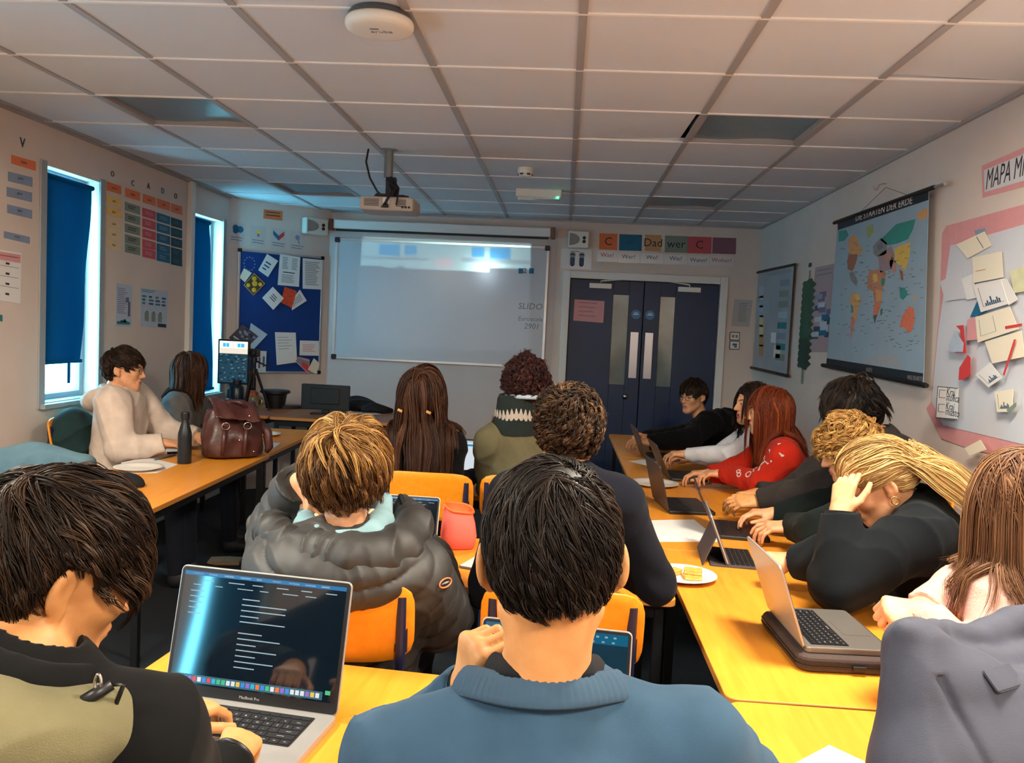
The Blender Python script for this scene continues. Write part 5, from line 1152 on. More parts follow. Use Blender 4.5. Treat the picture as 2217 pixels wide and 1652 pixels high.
# dark bottles, jar, tray, box on the corner desk
for k, (x, y, hpx, rpx, l, m) in enumerate(((512, 884, 62, 15, 'dark blue flask on the corner desk left of the jar', mat('dark_blue_flask', (14, 34, 52), .3)), (473, 878, 50, 13, 'black flask on the corner desk next to the dark blue one', M_black), (490, 868, 72, 10, 'tall dark bottle behind the flasks on the corner desk', mat('dark_bottle', (12, 22, 28), .25)))):
    p = Dp(x, y); D = p[1]; s = D/1794*1.02; r = thing('flask', l, 'bottle', (max(p[0], -2.86), p[1], DZ), group='flasks on the corner desk')
    b = MB(); R_, H_ = rpx*s, hpx*s; b.lathe([(R_*.95, 0), (R_, .006), (R_, H_*.72), (R_*.8, H_*.8), (R_*.6, H_*.84), (.001, H_*.84)], m, n=24); b.build('body', r, smooth=True)
    b = MB(); b.lathe([(R_*.62, H_*.83), (R_*.66, H_*.85), (R_*.66, H_*.98), (R_*.5, H_), (.001, H_)], M_black, n=20); b.build('cap', r)
p = Dp(546, 882); r = thing('storage_jar', 'glass jar with orange top standing at the front of the corner desk', 'jar', (p[0], p[1], DZ))
b = MB(); b.lathe([(.05, 0), (.055, .006), (.057, .08), (.05, .105), (.046, .108), (.001, .108)], mat('jar_glass', (150, 140, 110), .15, var=.3, vscale=20, spec=.7), n=28); b.build('body', r, smooth=True)
b = MB(); b.lathe([(.05, .108), (.052, .112), (.05, .135), (.03, .148), (.001, .15)], mat('jar_lid', (196, 96, 50), .5, var=.4, vscale=30), n=24); b.build('lid', r)
b = MB(); b.tube([(.055, 0, .09), (.09, -.01, .07), (.085, -.01, .03), (.056, 0, .02)], .008, mat('brass', (190, 160, 90), .3, metal=.6), 8); b.build('handle', r, smooth=True)
p = Dp(565, 835); r = thing('tray', 'black shallow tray behind the tripod', 'tray', (-2.50, 7.13, DZ+.0))
b = MB(); b.lathe([(.08, 0), (.09, .05), (.10, .12), (.13, .135), (.13, .15), (.11, .155), (.001, .155)], M_black, n=28); b.build('bowl', r, smooth=False); b = MB(); b.lathe([(.125, .152), (.12, .158), (.001, .16)], M_dark, n=24); b.build('lid', r)
p = Dp(450, 885); r = thing('wooden_box', 'small wooden box at the left end of the corner desk', 'box', (-2.80, 6.60, DZ)); b = MB(); b.box((0, 0, .03), (.16, .12, .06), M_desk); b.build('body', r, bevel=.004); b = MB(); b.box((0, 0, .066), (.166, .126, .012), M_ply); b.build('lid', r, bevel=.003)
# things on the floor
for (x, y), dims, rz, l in (((585, 1142), (.20, .26, .07), .5, 'beige cardboard box on the floor under the left table'), ((487, 1212), (.20, .12, .02), .2, 'flat beige packet on the floor by the table leg')):
    p = onZ(x, y, 0.02); r = thing('cardboard_box', l, 'box', (p[0], p[1], 0), rz, 'beige boxes on the floor')
    M_cb = mat('cardboard', (168, 136, 104), .8); b = MB(); b.box((0, 0, dims[2]/2), dims, M_cb); b.build('body', r, bevel=.004)
    for s in (-1, 1): b = MB(); b.box((s*dims[0]/4, 0, dims[2]+.003), (dims[0]/2-.004, dims[1], .004), M_cb, ry=s*.05); b.build('flap', r)
# ================================================================ implicit surfaces for bodies, clothes and hair
def smin(a, b, k): h = np.clip(.5+.5*(b-a)/k, 0, 1); return b*(1-h)+a*h-k*h*(1-h)
def smax(a, b, k): return -smin(-a, -b, k)
def nrm(v): v = np.asarray(v, float); return v/(np.linalg.norm(v)+1e-12)
def ln(v): return np.sqrt((v*v).sum(1))
def cone(P, a, b, ra, rb):
    a = np.asarray(a, float); ba = np.asarray(b, float)-a; pa = P-a
    h = np.clip((pa @ ba)/(ba @ ba+1e-12), 0, 1); return ln(pa-h[:, None]*ba)-(ra+(rb-ra)*h)
def ell(P, c, r, R=None):
    q = P-np.asarray(c, float)
    if R is not None: q = q @ R
    r = np.asarray(r, float); k0 = ln(q/r); k1 = ln(q/(r*r))+1e-9; return k0*(k0-1)/k1
def sph(P, c, r): return ln(P-np.asarray(c, float))-r
_K = RNG.normal(size=(12, 3)); _K /= np.linalg.norm(_K, axis=1)[:, None]; _PH = RNG.uniform(0, 6.28, 12)
def wob(P, f, seed=0):      # smooth pseudo noise in -1..1
    s = 0.
    for i in range(5):
        j = (i*2+seed) % 12; s = s+np.sin(f*(.7+.28*i)*(P @ _K[j])+_PH[j]+1.7*np.sin(.6*f*(P @ _K[(j+5) % 12])+_PH[(j+3) % 12]))
    return s/3.2
def folds(P, f, seed=0):    # soft ridges like cloth creases
    a = P @ _K[seed % 12]; b = P @ _K[(seed+4) % 12]; c = P @ _K[(seed+7) % 12]
    r = 1-np.abs(np.sin(f*a+2.2*np.sin(.55*f*b+_PH[seed % 12])+1.1*np.sin(.9*f*c)))
    q = 1-np.abs(np.sin(.8*f*b+2.*np.sin(.5*f*c+1.)+_PH[(seed+2) % 12]))
    return (r**2+.7*q**2)-.6
def nets(f, lo, hi, v, B=8):
    lo = np.asarray(lo, float); hi = np.asarray(hi, float)
    nb = np.maximum(1, np.ceil((hi-lo)/(v*B)).astype(int)); n = nb*B
    cs = np.stack(np.meshgrid(*[np.arange(k) for k in nb], indexing='ij'), -1).reshape(-1, 3)
    cd = f(lo+(cs+.5)*B*v)
    G = np.repeat(np.repeat(np.repeat(np.where(cd.reshape(nb) < 0, -1., 1.), B, 0), B, 1), B, 2).astype(np.float32)
    D = np.pad(G, ((0, 1),)*3, mode='edge')
    act = cs[np.abs(cd) < B*v*1.05+.012]
    loc = np.stack(np.meshgrid(*[np.arange(B+1)]*3, indexing='ij'), -1).reshape(-1, 3)
    for s in range(0, len(act), 160):
        I = (act[s:s+160, None, :]*B+loc[None]).reshape(-1, 3)
        D[I[:, 0], I[:, 1], I[:, 2]] = f(lo+I*v)
    S = D < 0
    c8 = [(i, j, k) for i in (0, 1) for j in (0, 1) for k in (0, 1)]
    cnt = np.zeros(n, np.int8)
    for i, j, k in c8: cnt += S[i:n[0]+i, j:n[1]+j, k:n[2]+k]
    cells = np.argwhere((cnt > 0) & (cnt < 8))
    if len(cells) == 0: return np.zeros((0, 3)), np.zeros((0, 4), int)
    vals = np.stack([D[cells[:, 0]+i, cells[:, 1]+j, cells[:, 2]+k] for i, j, k in c8], 1).astype(float)
    acc = np.zeros((len(cells), 3)); num = np.zeros(len(cells))
    for a in range(8):
        for b in range(a+1, 8):
            pa, pb = np.array(c8[a]), np.array(c8[b])
            if np.abs(pa-pb).sum() != 1: continue
            m = (vals[:, a] < 0) != (vals[:, b] < 0); t = vals[:, a]/(vals[:, a]-vals[:, b]+1e-12)
            acc[m] += pa+t[m, None]*(pb-pa); num[m] += 1
    V = lo+(cells+acc/num[:, None])*v
    idx = -np.ones(n, np.int32); idx[cells[:, 0], cells[:, 1], cells[:, 2]] = np.arange(len(cells))
    Q = []
    for ax in range(3):
        o1, o2 = [(1, 2), (2, 0), (0, 1)][ax]
        A = S[:n[0], :n[1], :n[2]]; sl = [slice(0, n[0]), slice(0, n[1]), slice(0, n[2])]; sl[ax] = slice(1, n[ax]+1); Bm = S[tuple(sl)]
        E_ = np.argwhere(A != Bm); E_ = E_[(E_[:, o1] > 0) & (E_[:, o2] > 0)]
        if not len(E_): continue
        fl = A[E_[:, 0], E_[:, 1], E_[:, 2]]
        d1 = np.zeros(3, int); d1[o1] = 1; d2 = np.zeros(3, int); d2[o2] = 1
        g = lambda e: idx[e[:, 0], e[:, 1], e[:, 2]]
        q = np.stack([g(E_-d1-d2), g(E_-d2), g(E_), g(E_-d1)], 1)
        q[~fl] = q[~fl][:, ::-1]; Q.append(q)
    Q = np.concatenate(Q); Q = Q[(Q >= 0).all(1)]
    return V, Q
def grad(f, P, e=.002):
    g = np.stack([f(P+np.eye(3)[i]*e)-f(P-np.eye(3)[i]*e) for i in range(3)], 1); return g/(ln(g)[:, None]+1e-9)
# ---------------------------------------------------------------- head in its own frame: x right, y forward, z up, metres
def head_sdf(P, female=False, mouth=0., ears=True):
    x = np.abs(P[:, 0]); Q = np.stack([x, P[:, 1], P[:, 2]], 1)
    d = ell(Q, (0, -.014, .034), (.0765, .098, .088))
    d = smin(d, ell(Q, (0, -.05, -.005), (.062, .055, .06)), .03)
    d = smin(d, ell(Q, (0, .032, -.035), (.060, .062, .084)), .03)
    d = smin(d, sph(Q, (0, .073, -.104), .019 if not female else .015), .035)
    d = smin(d, cone(Q, (.05, .012, -.062), (.018, .075, -.10), .016, .014), .03)
    d = smin(d, sph(Q, (.040, .062, -.020), .022), .025)
    d = smin(d, cone(Q, (.0, .086, .026), (.040, .070, .022), .010, .008), .018)
    d = smax(d, -sph(Q, (.031, .105, .006), .0175), .012)
    d = smin(d, ell(Q, (.031, .0805, .0055), (.0145, .012, .0105)), .004)
    d = smin(d, cone(Q, (0, .088, .018), (0, .113, -.027), .007, .0105), .012)
    d = smin(d, sph(Q, (.011, .102, -.031), .0078), .008)
    d = smin(d, ell(Q, (0, .086, -.064), (.026, .014, .018)), .012)
    d = smin(d, ell(Q, (0, .0965, -.0595), (.021, .006, .0055)), .005)
    d = smin(d, ell(Q, (0, .0955, -.0695-mouth*.5), (.018, .0065, .006)), .005)
    d = smax(d, -ell(Q, (0, .103, -.0645-mouth*.25), (.019-.003*(mouth > 0), .008+mouth*.5, .0015+mouth*.55)), .003)
    if not ears: return d
    a = .5; R = np.array([[math.cos(a), -math.sin(a), 0], [math.sin(a), math.cos(a), 0], [0, 0, 1]])
    e = ell(Q, (.085, -.018, -.004), (.0075, .019, .031), R); e = smin(e, ell(Q, (.078, -.006, -.030), (.006, .010, .012), R), .008)
    e = smax(e, -ell(Q, (.0955, -.013, .001), (.0075, .012, .021), R), .004)
    return smin(d, e, .006)
ZL = ([-.13, -.085, -.055, -.034, -.020, -.006, .012, .030, .046, .062, .085, .12], [-.055, -.058, -.052, -.030, .020, .030, .026, .002, .018, .050, .070, .075])
def hairline(P, up=0.): return P[:, 2]-np.interp(P[:, 1], ZL[0], ZL[1])-up
# ---------------------------------------------------------------- hand: wrist at origin, y fingers, x thumb side, z back of the hand
FING = ((.027, .088, (.041, .025, .021), .0088), (.0085, .092, (.045, .029, .022), .009), (-.0105, .088, (.042, .027, .021), .0085), (-.028, .079, (.033, .020, .019), .0076))
POSE = {'flat': ((6, 8, 6),)*4, 'relax': ((22, 32, 20), (26, 36, 22), (30, 40, 24), (34, 44, 26)), 'type': ((30, 42, 22), (28, 40, 22), (30, 42, 22), (34, 44, 24)),
        'fist': ((72, 95, 60), (76, 98, 62), (78, 98, 62), (80, 98, 60)), 'point': ((12, 12, 8), (62, 85, 50), (70, 92, 55), (74, 94, 55)), 'cup': ((40, 48, 28), (44, 50, 28), (46, 52, 30), (48, 54, 30)), 'spread': ((18, 30, 18), (30, 38, 20), (36, 46, 24), (24, 40, 20))}
def hand_bones(pose):
    B_ = []
    for i, (x, y, Ls, r) in enumerate(FING):
        B_.append(((x*.55, .012, 0), (x, y, .002), .0165, .0115, .014))
        p = np.array([x, y, 0.]); a = 0.; sp = {'spread': .16}.get(pose, .05)*(1.5-i)
        for k in range(3):
            a += math.radians(POSE[pose][i][k]); d = np.array([math.sin(sp)*math.cos(a), math.cos(a)*math.cos(sp), -math.sin(a)])
            q = p+d*Ls[k]; B_.append((tuple(p), tuple(q), r*(1.08-.1*k), r*(1.0-.11*k), .004 if k == 0 else .0015)); p = q
    if pose in ('fist', 'point'): T_ = [(.016, .020, -.010), (.036, .052, -.026), (.022, .078, -.042), (.000, .086, -.044)]
    elif pose == 'cup': T_ = [(.016, .020, -.012), (.040, .050, -.034), (.040, .084, -.052), (.034, .108, -.058)]
    else: T_ = [(.016, .018, -.008), (.045, .048, -.020), (.058, .080, -.026), (.062, .106, -.030)]
    B_.append((T_[0], T_[1], .016, .0125, .014)); B_.append((T_[1], T_[2], .0118, .0105, .004)); B_.append((T_[2], T_[3], .0102, .0082, .003))
    B_.append(((.0, -.01, 0), (.004, .03, -.002), .024, .022, .016))
    return B_
def hand_sdf(P, bones):
    d = np.full(len(P), 1e3)
    for a, b, ra, rb, k in bones:
        c = cone(P*np.array([1, 1, 1.]), a, b, ra, rb); d = smin(d, c, k)
    return d
# ================================================================ people
def skin_mat(name, rgb, rgb2):
    m = mat(name, rgb, .55, var=.08, vscale=30, bump=.08, bscale=500, rgb2=rgb2); b = m.node_tree.nodes['Principled BSDF']
    b.inputs['Subsurface Weight'].default_value = .12; b.inputs['Subsurface Radius'].default_value = (.012, .004, .002); b.inputs['Subsurface Scale'].default_value = .5; return m
SK = {'light': skin_mat('skin_light', (214, 158, 118), (202, 142, 102)), 'warm': skin_mat('skin_warm', (200, 142, 88), (188, 128, 76)), 'tan': skin_mat('skin_tan', (196, 138, 102), (182, 122, 88))}
M_lip = mat('lips', (186, 104, 96), .45); M_eyew = mat('eye_white', (226, 222, 216), .2); M_iris = mat('iris', (66, 54, 42), .15); M_mouth = mat('mouth_inside', (110, 36, 36), .5)
def hair_mat(name, cols, rough=.46):
    m = bpy.data.materials.new(name); m.use_nodes = True; N = m.node_tree.nodes; L = m.node_tree.links; b = N['Principled BSDF']
    a = N.new('ShaderNodeAttribute'); a.attribute_name = 'var'; r = N.new('ShaderNodeValToRGB')
    r.color_ramp.elements[0].color = lin(cols[0])+(1,); r.color_ramp.elements[1].color = lin(cols[-1])+(1,)
    for i, c in enumerate(cols[1:-1]): e = r.color_ramp.elements.new((i+1)/(len(cols)-1)); e.color = lin(c)+(1,)
    L.new(a.outputs['Fac'], r.inputs[0]); L.new(r.outputs[0], b.inputs['Base Color']); b.inputs['Roughness'].default_value = rough; b.inputs['Specular IOR Level'].default_value = .22
    return m
def cloth_mat(name, rgb, rough=.85, bump=.35, bs=600, var=.12): return mat(name, rgb, rough, var=var, vscale=14, bump=bump, bscale=bs, sheen=.03, spec=.18)
class Person: pass
TABS = [(RX0, RX1, .72, 7.), (-.965, .395, 1.33, 1.945), (-.95, .405, 2.63, 3.26), (-1.05, .41, 4.09, 4.72), (-2.36, -1.8, 3.33, 6.2)]
def frm(f, u):   # columns right, forward, up
    u = nrm(u); f = nrm(np.asarray(f, float)-u*np.dot(f, u)); return np.stack([np.cross(f, u), f, u], 1)
def facing(yaw, pitch=0., roll=0.):
    y, p, r = math.radians(yaw), math.radians(pitch), math.radians(roll)
    f = np.array([-math.sin(y)*math.cos(p), math.cos(y)*math.cos(p), -math.sin(p)]); rt = np.array([math.cos(y), math.sin(y), 0]); up = np.cross(rt, f)
    rt2 = math.cos(r)*rt-math.sin(r)*up; up2 = math.sin(r)*rt+math.cos(r)*up; return np.stack([rt2, f, up2], 1)
def make_person(label, head, neck, shL, shR, pelvis, yaw, hy=None, hp=0., hr=0., elL=None, elR=None, wrL=None, wrR=None, handL=None, handR=None,
                skin='light', hs=1., vs=.0045, vg=.006, off=.014, arm_r=1., torso_w=1., cloth=None, cloth_name='sweater', fold=.005, ff=26., quilt=0., sleeve_cut=.0, female=False, mouth=0.,
                collar=None, group=None, legs=True, trousers=(30, 34, 44), seat_z=.478, eyes=True, brow=(60, 44, 34), shirt_r=1., belly=1., face=True, extra=None, hem=.075, crew=.016, wz=.078, leg_off=0.):
    P = Person(); A3 = lambda q: np.asarray(q, float)
    head, neck, shL, shR, pelvis = map(A3, (head, neck, shL, shR, pelvis)); P.head = head; P.hs = hs
    P.H = facing(hy if hy is not None else yaw, hp, hr)
    fw = np.array([-math.sin(math.radians(yaw)), math.cos(math.radians(yaw)), 0]); rt = np.array([fw[1], -fw[0], 0])
    top = (shL+shR)/2; up = nrm(top-pelvis); fr = frm(fw, up)
    def dflt(s, side): e = s-up*.27+rt*side*.05+fw*.03; return e
    elL = A3(elL) if elL is not None else dflt(shL, -1); elR = A3(elR) if elR is not None else dflt(shR, 1)
    wrL = A3(wrL) if wrL is not None else elL+fw*.24+up*.03; wrR = A3(wrR) if wrR is not None else elR+fw*.24+up*.03
    def over(q, m=.03): return any(t[0]-m < q[0] < t[1]+m and t[2]-m < q[1] < t[3]+m for t in TABS)
    for q in (wrL, wrR):
        if over(q): q[2] = max(q[2], TZ+wz)
    for q in (elL, elR):
        if over(q, .06): q[2] = max(q[2], TZ+.047*arm_r+off+.018)
    P.shL, P.shR, P.elL, P.elR, P.wrL, P.wrR, P.neck, P.pelvis, P.up, P.fw, P.rt, P.sk_j = shL, shR, elL, elR, wrL, wrR, neck, pelvis, up, fw, rt, head+P.H @ np.array([0, -.02, -.05])*hs
    Lh = np.linalg.norm(top-pelvis); bel = pelvis+(top-pelvis)*.38; che = pelvis+(top-pelvis)*.72
    sw = np.linalg.norm(shR-shL)/.36
    def torso(p, o=0.):
        d = ell(p, pelvis, np.array([.165*torso_w*sw, .115, .12])+o, fr)
        d = smin(d, ell(p, bel, np.array([.145*torso_w*sw, .105*belly, .19])+o, fr), .06)
        d = smin(d, ell(p, che-fr[:, 1]*.005, np.array([.163*sw, .112, .185])+o, fr), .06)
        d = smin(d, cone(p, shL+(shR-shL)*.06-up*.012, shR-(shR-shL)*.06-up*.012, .055+o, .055+o), .06)
        nb = neck-up*.02; d = smin(d, cone(p, nb, shL+up*.004, .050+o*.8, .048+o), .04); d = smin(d, cone(p, nb, shR+up*.004, .050+o*.8, .048+o), .04)
        d = smin(d, cone(p, nb-fr[:, 1]*.010, che-fr[:, 1]*.02, .053+o*.8, .090+o), .05)
        return d
    def arm(p, s, e, w, o=0., cut=False, k=1.):
        a = smin(cone(p, s, e, .055*k+o, .043*k+o), cone(p, e, w, .043*k+o, .029*k+o*.75), .025)
        if cut: dr = nrm(w-e); a = np.maximum(a, (p-w) @ dr+sleeve_cut)
        return a
    Hm, hc = P.H, head
    sk_j = hc+Hm @ np.array([0, -.02, -.05])*hs
    hands = []
    for side, w, e, hd in ((-1, wrL, elL, handL), (1, wrR, elR, handR)):
        if hd is None: continue
        pose, d_, n_ = hd[:3]; d_ = nrm(d_); n_ = nrm(A3(n_)-d_*np.dot(A3(n_), d_)); t_ = np.cross(n_, d_)*(1 if side > 0 else -1)
        hands.append((w, np.stack([t_, d_, n_], 1), hand_bones(pose), hd[3] if len(hd) > 3 else 1.))
    P.hands = hands
    def body(p):
        d = smin(torso(p, -.004), np.minimum(arm(p, shL, elL, wrL), arm(p, shR, elR, wrR)), .02)
        d = smin(d, cone(p, neck-up*.03, sk_j, .058, .053), .03)
        m = ln(p-hc) < .26*hs
        if m.any():
            q = (p[m]-hc) @ Hm/hs; d[m] = smin(d[m], head_sdf(q, female, mouth)*hs, .022)
        for w, R, bn, s in hands:
            m = ln(p-w) < .27
            if m.any(): d[m] = smin(d[m], hand_sdf((p[m]-w) @ R/s, bn)*s, .012)
        return np.maximum(d, .492-p[:, 2])
    seed = int(abs(head[0]*100+head[1]*57)) % 11
    def quilted(p, a, b, amp, pitch=.085):
        ax = nrm(b-a); h = (p-a) @ ax; return amp*(np.abs(np.sin(math.pi*h/pitch+.35*np.sin(9*(p @ rt))))**.55-.4)
    def garment(p):
        t = torso(p, off); aL = arm(p, shL, elL, wrL, off, True, arm_r); aR = arm(p, shR, elR, wrR, off, True, arm_r)
        if extra is not None: t = smin(t, extra(p), .04)
        if quilt:
            t = t-quilted(p, pelvis, top, quilt); aL = np.where(((p-elL) @ nrm(wrL-elL)) > 0, aL-quilted(p, elL, wrL, quilt*.8, .075), aL-quilted(p, shL, elL, quilt*.8, .075)); aR = np.where(((p-elR) @ nrm(wrR-elR)) > 0, aR-quilted(p, elR, wrR, quilt*.8, .075), aR-quilted(p, shR, elR, quilt*.8, .075))
        d = smin(t, np.minimum(aL, aR), .03)
        if fold:
            d = d-fold*folds(p, ff, seed)*np.clip((.35-(p-neck) @ up*0)/.35, 0, 1)-.35*fold*wob(p, ff*2.2, seed)
            for e in (elL, elR): d = d-fold*1.1*np.exp(-((ln(p-e)/.085)**2))*np.sin(60*(p @ nrm(shL-pelvis))+4*np.sin(18*(p @ rt)))
        cu = nrm(up-.12*fr[:, 1]); d = smin(d, np.maximum(cone(p, neck-up*.05, neck+up*(crew+.02), .072+off*.4, .064+off*.4), (p-neck) @ cu-crew), .012)
        d = np.maximum(d, (pelvis-p) @ np.array([0, 0, 1.])-hem)
        nk = cone(p, neck+up*(crew+.019), sk_j+up*.06, .050, .062); return smax(d, -nk, .006)
    P.base = lambda p: smin(np.minimum(torso(p, off), np.maximum(cone(p, neck-up*.05, neck+up*(crew+.02), .072+off*.4, .064+off*.4), (p-neck) @ nrm(up-.12*fr[:, 1])-crew)), cone(p, neck-up*.03, sk_j, .056, .052), .02)
    P.garment = garment; P.torso = torso; P.body = body
    root = thing('person', label, 'person', (pelvis[0], pelvis[1], 0), 0, group or 'students at the tables')
    loc = np.array([pelvis[0], pelvis[1], 0]); P.root = root; P.loc = loc
    pts = [head, neck, shL, shR, elL, elR, wrL, wrR, pelvis]
    lo = np.min(pts, 0)-.26; hi = np.max(pts, 0)+.26; lo[2] = min(pelvis[2]-.14, min(q[2] for q in pts)-.16)
    V, Q = nets(body, lo, hi, vs)
    # lips and mouth get their own colour on the same skin
    cen = V[Q].mean(1); q = (cen-hc) @ Hm/hs; mi = np.zeros(len(Q), int)
    lip = (np.abs(q[:, 0]) < .022) & (q[:, 1] > .086) & (q[:, 2] < -.0545) & (q[:, 2] > -.0755-mouth*.9) & (np.abs(q[:, 2]+.0645+mouth*.3) < .0105*np.sqrt(np.clip(1-(q[:, 0]/.0225)**2, 0, 1))+.0012+mouth*.6)
    mi[lip] = 1
    if mouth: mi[lip & (q[:, 1] < .094) & (np.abs(q[:, 2]+.0645+mouth*.25) < mouth*.55)] = 2
    P.bodyo = npmesh('body', V-loc, Q, [SK[skin], M_lip, M_mouth], root, midx=mi)
    if cloth:
        V, Q = nets(garment, lo-.03, hi+.03, vg); P.cloth = npmesh(cloth_name, V-loc, Q, cloth, root)
    MH = Matrix.Translation(Vector(head-loc)) @ Matrix([list(Hm[0])+[0], list(Hm[1])+[0], list(Hm[2])+[0], [0, 0, 0, 1]]) @ Matrix.Scale(hs, 4); P.MH = MH
    if face:
        for s in (-1, 1):
            if eyes:
                b = MB(); b.M = MH @ Matrix.Translation((s*.031, .0800, .0055)) @ Matrix.Rotation(-math.pi/2, 4, 'X')
                pr = [(.0105*math.sin(t), .0105*math.cos(t)+.0025) for t in np.linspace(.05, 1.5, 9)][::-1]
                b.lathe(pr[:5], M_eyew, n=16); b.lathe(pr[4:], M_iris, n=16); b.build('eye', root, smooth=True)
            b = MB(); b.M = MH; b.tube([(s*(.014+.032*t), .094-.018*t*t-.004*t, .0235+.006*math.sin(2.4*t)) for t in np.linspace(0, 1, 6)], [.002, .003, .003, .0027, .002, .001], mat('brow_%d_%d_%d' % brow, brow, .8), 6); b.build('eyebrow', root, smooth=True)
    if legs:
        mt = cloth_mat('trousers_%d_%d_%d' % trousers, trousers)
        hips = [pelvis-rt*.085-np.array([0, 0, .02]), pelvis+rt*.085-np.array([0, 0, .02])]
        hips = [h*[1, 1, 0]+np.array([0, 0, max(seat_z+.092, .0)]) for h in hips]
        kn = [h+fw*.40+rt*(s*.03+leg_off) for h, s in zip(hips, (-1, 1))]; kn = [k*[1, 1, 0]+np.array([0, 0, .535]) for k in kn]
        an = [k*[1, 1, 0]+np.array([0, 0, .10])+fw*(.02) for k in kn]
        def tr(p):
            d = ell(p, pelvis*[1, 1, 0]+np.array([0, 0, .59]), (.168*sw, .125, .10), fr)
            for h, k, a in zip(hips, kn, an): d = smin(d, smin(cone(p, h, k, .082, .062), cone(p, k, a, .060, .050), .03), .03)
            return d-.003*folds(p, 22, seed+2)
        pp = hips+kn+an+[pelvis]; V, Q = nets(tr, np.min(pp, 0)-.17, np.max(pp, 0)+.17, .012); npmesh('trousers', V-loc, Q, mt, root)
        for a in an:
            t0 = a*[1, 1, 0]
            def sh(p): return np.maximum(smin(cone(p, t0+np.array([0, 0, .055]), t0+fw*.15+np.array([0, 0, .035]), .045, .036), cone(p, t0+np.array([0, 0, .10]), t0+np.array([0, 0, .05]), .042, .045), .02), .004-p[:, 2])
            V, Q = nets(sh, t0-.1+np.minimum(fw*.2, 0), t0+.1+np.maximum(fw*.2, 0)+np.array([0, 0, .1]), .009); npmesh('shoe', V-loc, Q, mat('shoe_dark', (34, 34, 38), .6), root)
    return P
def part_sdf(P, name, f, lo, hi, v, m, parent=None):
    V, Q = nets(f, lo, hi, v)
    return npmesh(name, V-P.loc, Q, m, parent or P.root)
def ring_collar(P, m, t=.014, tilt=.10, name='collar', ribs=0, up=.0, h=1.5, out=.0, lean=.45):
    """band round the base of the neck, lying on the skin"""
    R = frm(P.fw, P.up); n = 96; k = 10; A = np.linspace(0, 2*math.pi, n, endpoint=False)
    dirs = np.cos(A)[:, None]*R[:, 0]+np.sin(A)[:, None]*R[:, 1]
    c = P.neck+P.up*up-P.up*(tilt*(.5+.5*np.sin(A)))[:, None]+R[:, 1]*.012
    q = c+dirs*.16
    for _ in range(14): q = q-dirs*np.clip(P.body(q), -.03, .06)[:, None]*.8
    rad = ((q-c)*dirs).sum(1)
    rad = np.minimum(np.clip(rad, .045, .10), .093)
    for _ in range(4): rad = (np.roll(rad, 1)+rad*2+np.roll(rad, -1))/4
    vs = []; fs = []
    for i in range(n):
        g = 1+(.13*math.sin(ribs*A[i]) if ribs else 0)
        for j in range(k):
            w = 2*math.pi*j/k; vs.append(tuple(c[i]+dirs[i]*(rad[i]+out+t*.5*g*math.cos(w)-lean*t*h*math.sin(w))+P.up*(t*h*math.sin(w))-P.loc))
    for i in range(n):
        for j in range(k): fs.append((i*k+j, i*k+(j+1) % k, ((i+1) % n)*k+(j+1) % k, ((i+1) % n)*k+j))
    b = MB(); b.add(vs, fs, m); return b.build(name, P.root, smooth=True)
def collar_band(P, m, r0, r1, t=.005, ribs=0, name='collar', tilt=0., off=(0, .012)):
    R = frm(P.fw, P.up); n = 144; A = np.linspace(0, 2*math.pi, n, endpoint=False)
    dirs = np.cos(A)[:, None]*R[:, 0]*1.08+np.sin(A)[:, None]*R[:, 1]; c = P.neck+R[:, 0]*off[0]+R[:, 1]*off[1]
    f = P.base
    rows = []; K = 7
    for j in range(K):
        r = r0+(r1-r0)*j/(K-1); q = c+dirs*r+P.up*.085
        for _ in range(22): q = q-P.up*np.clip(f(q), -.02, .05)[:, None]*.75
        h = ((q-c) @ P.up)
        h = np.maximum(h, h.max()-.050)
        for _ in range(8): h = (np.roll(h, 1)+2*h+np.roll(h, -1))/4
        rows.append(c+dirs*r+P.up*h[:, None])
    vs = []; fs = []
    for j, rw in enumerate(rows):
        bump = t*(.25+math.sin(math.pi*j/(K-1)))*(1+(.35*np.sin(ribs*A) if ribs else 0*A)); vs.append(rw+P.up*bump[:, None])
    vs.append(rows[-1]-P.up*.006); vs = [vs[0]-P.up*(t+.006)]+vs
    V = np.concatenate(vs)-P.loc; Q = [(j*n+i, j*n+(i+1) % n, (j+1)*n+(i+1) % n, (j+1)*n+i) for j in range(len(vs)-1) for i in range(n)]
    return npmesh(name, V, np.array(Q)[:, ::-1], m, P.root)
def neck_ring(P, m, t=.007, h=.02, ribs=0, up=0., lean=.45, name='collar', out=.0, side=.03, front=-.03, rmax=.115):
    R = frm(P.fw, P.up); n = 180; k = 12; A = np.linspace(0, 2*math.pi, n, endpoint=False)
    dirs = np.cos(A)[:, None]*R[:, 0]+np.sin(A)[:, None]*R[:, 1]
    c = P.neck+R[:, 1]*.006+P.up*(up+side*np.cos(A)**2+front*np.clip(np.sin(A), 0, 1))[:, None]
    rad = np.full(n, rmax+.02)
    for _ in range(24): rad = rad-np.clip(P.base(c+dirs*rad[:, None]), -.02, .03)*.7
    rad = np.clip(rad, .05, rmax)
    for _ in range(10): rad = (np.roll(rad, 1)+rad*2+np.roll(rad, -1))/4
    vs = []; fs = []
    for i in range(n):
        g = 1+(.3*math.sin(ribs*A[i]) if ribs else 0)
        for j in range(k):
            w = 2*math.pi*j/k; c_, s_ = math.cos(w), math.sin(w); vs.append(tuple(c[i]+dirs[i]*(rad[i]+out+t*g*c_-lean*h*s_)+P.up*h*s_-P.loc))
    for i in range(n):
        for j in range(k): fs.append((i*k+j, i*k+(j+1) % k, ((i+1) % n)*k+(j+1) % k, ((i+1) % n)*k+j))
    b = MB(); b.add(vs, fs, m); return b.build(name, P.root, smooth=True)
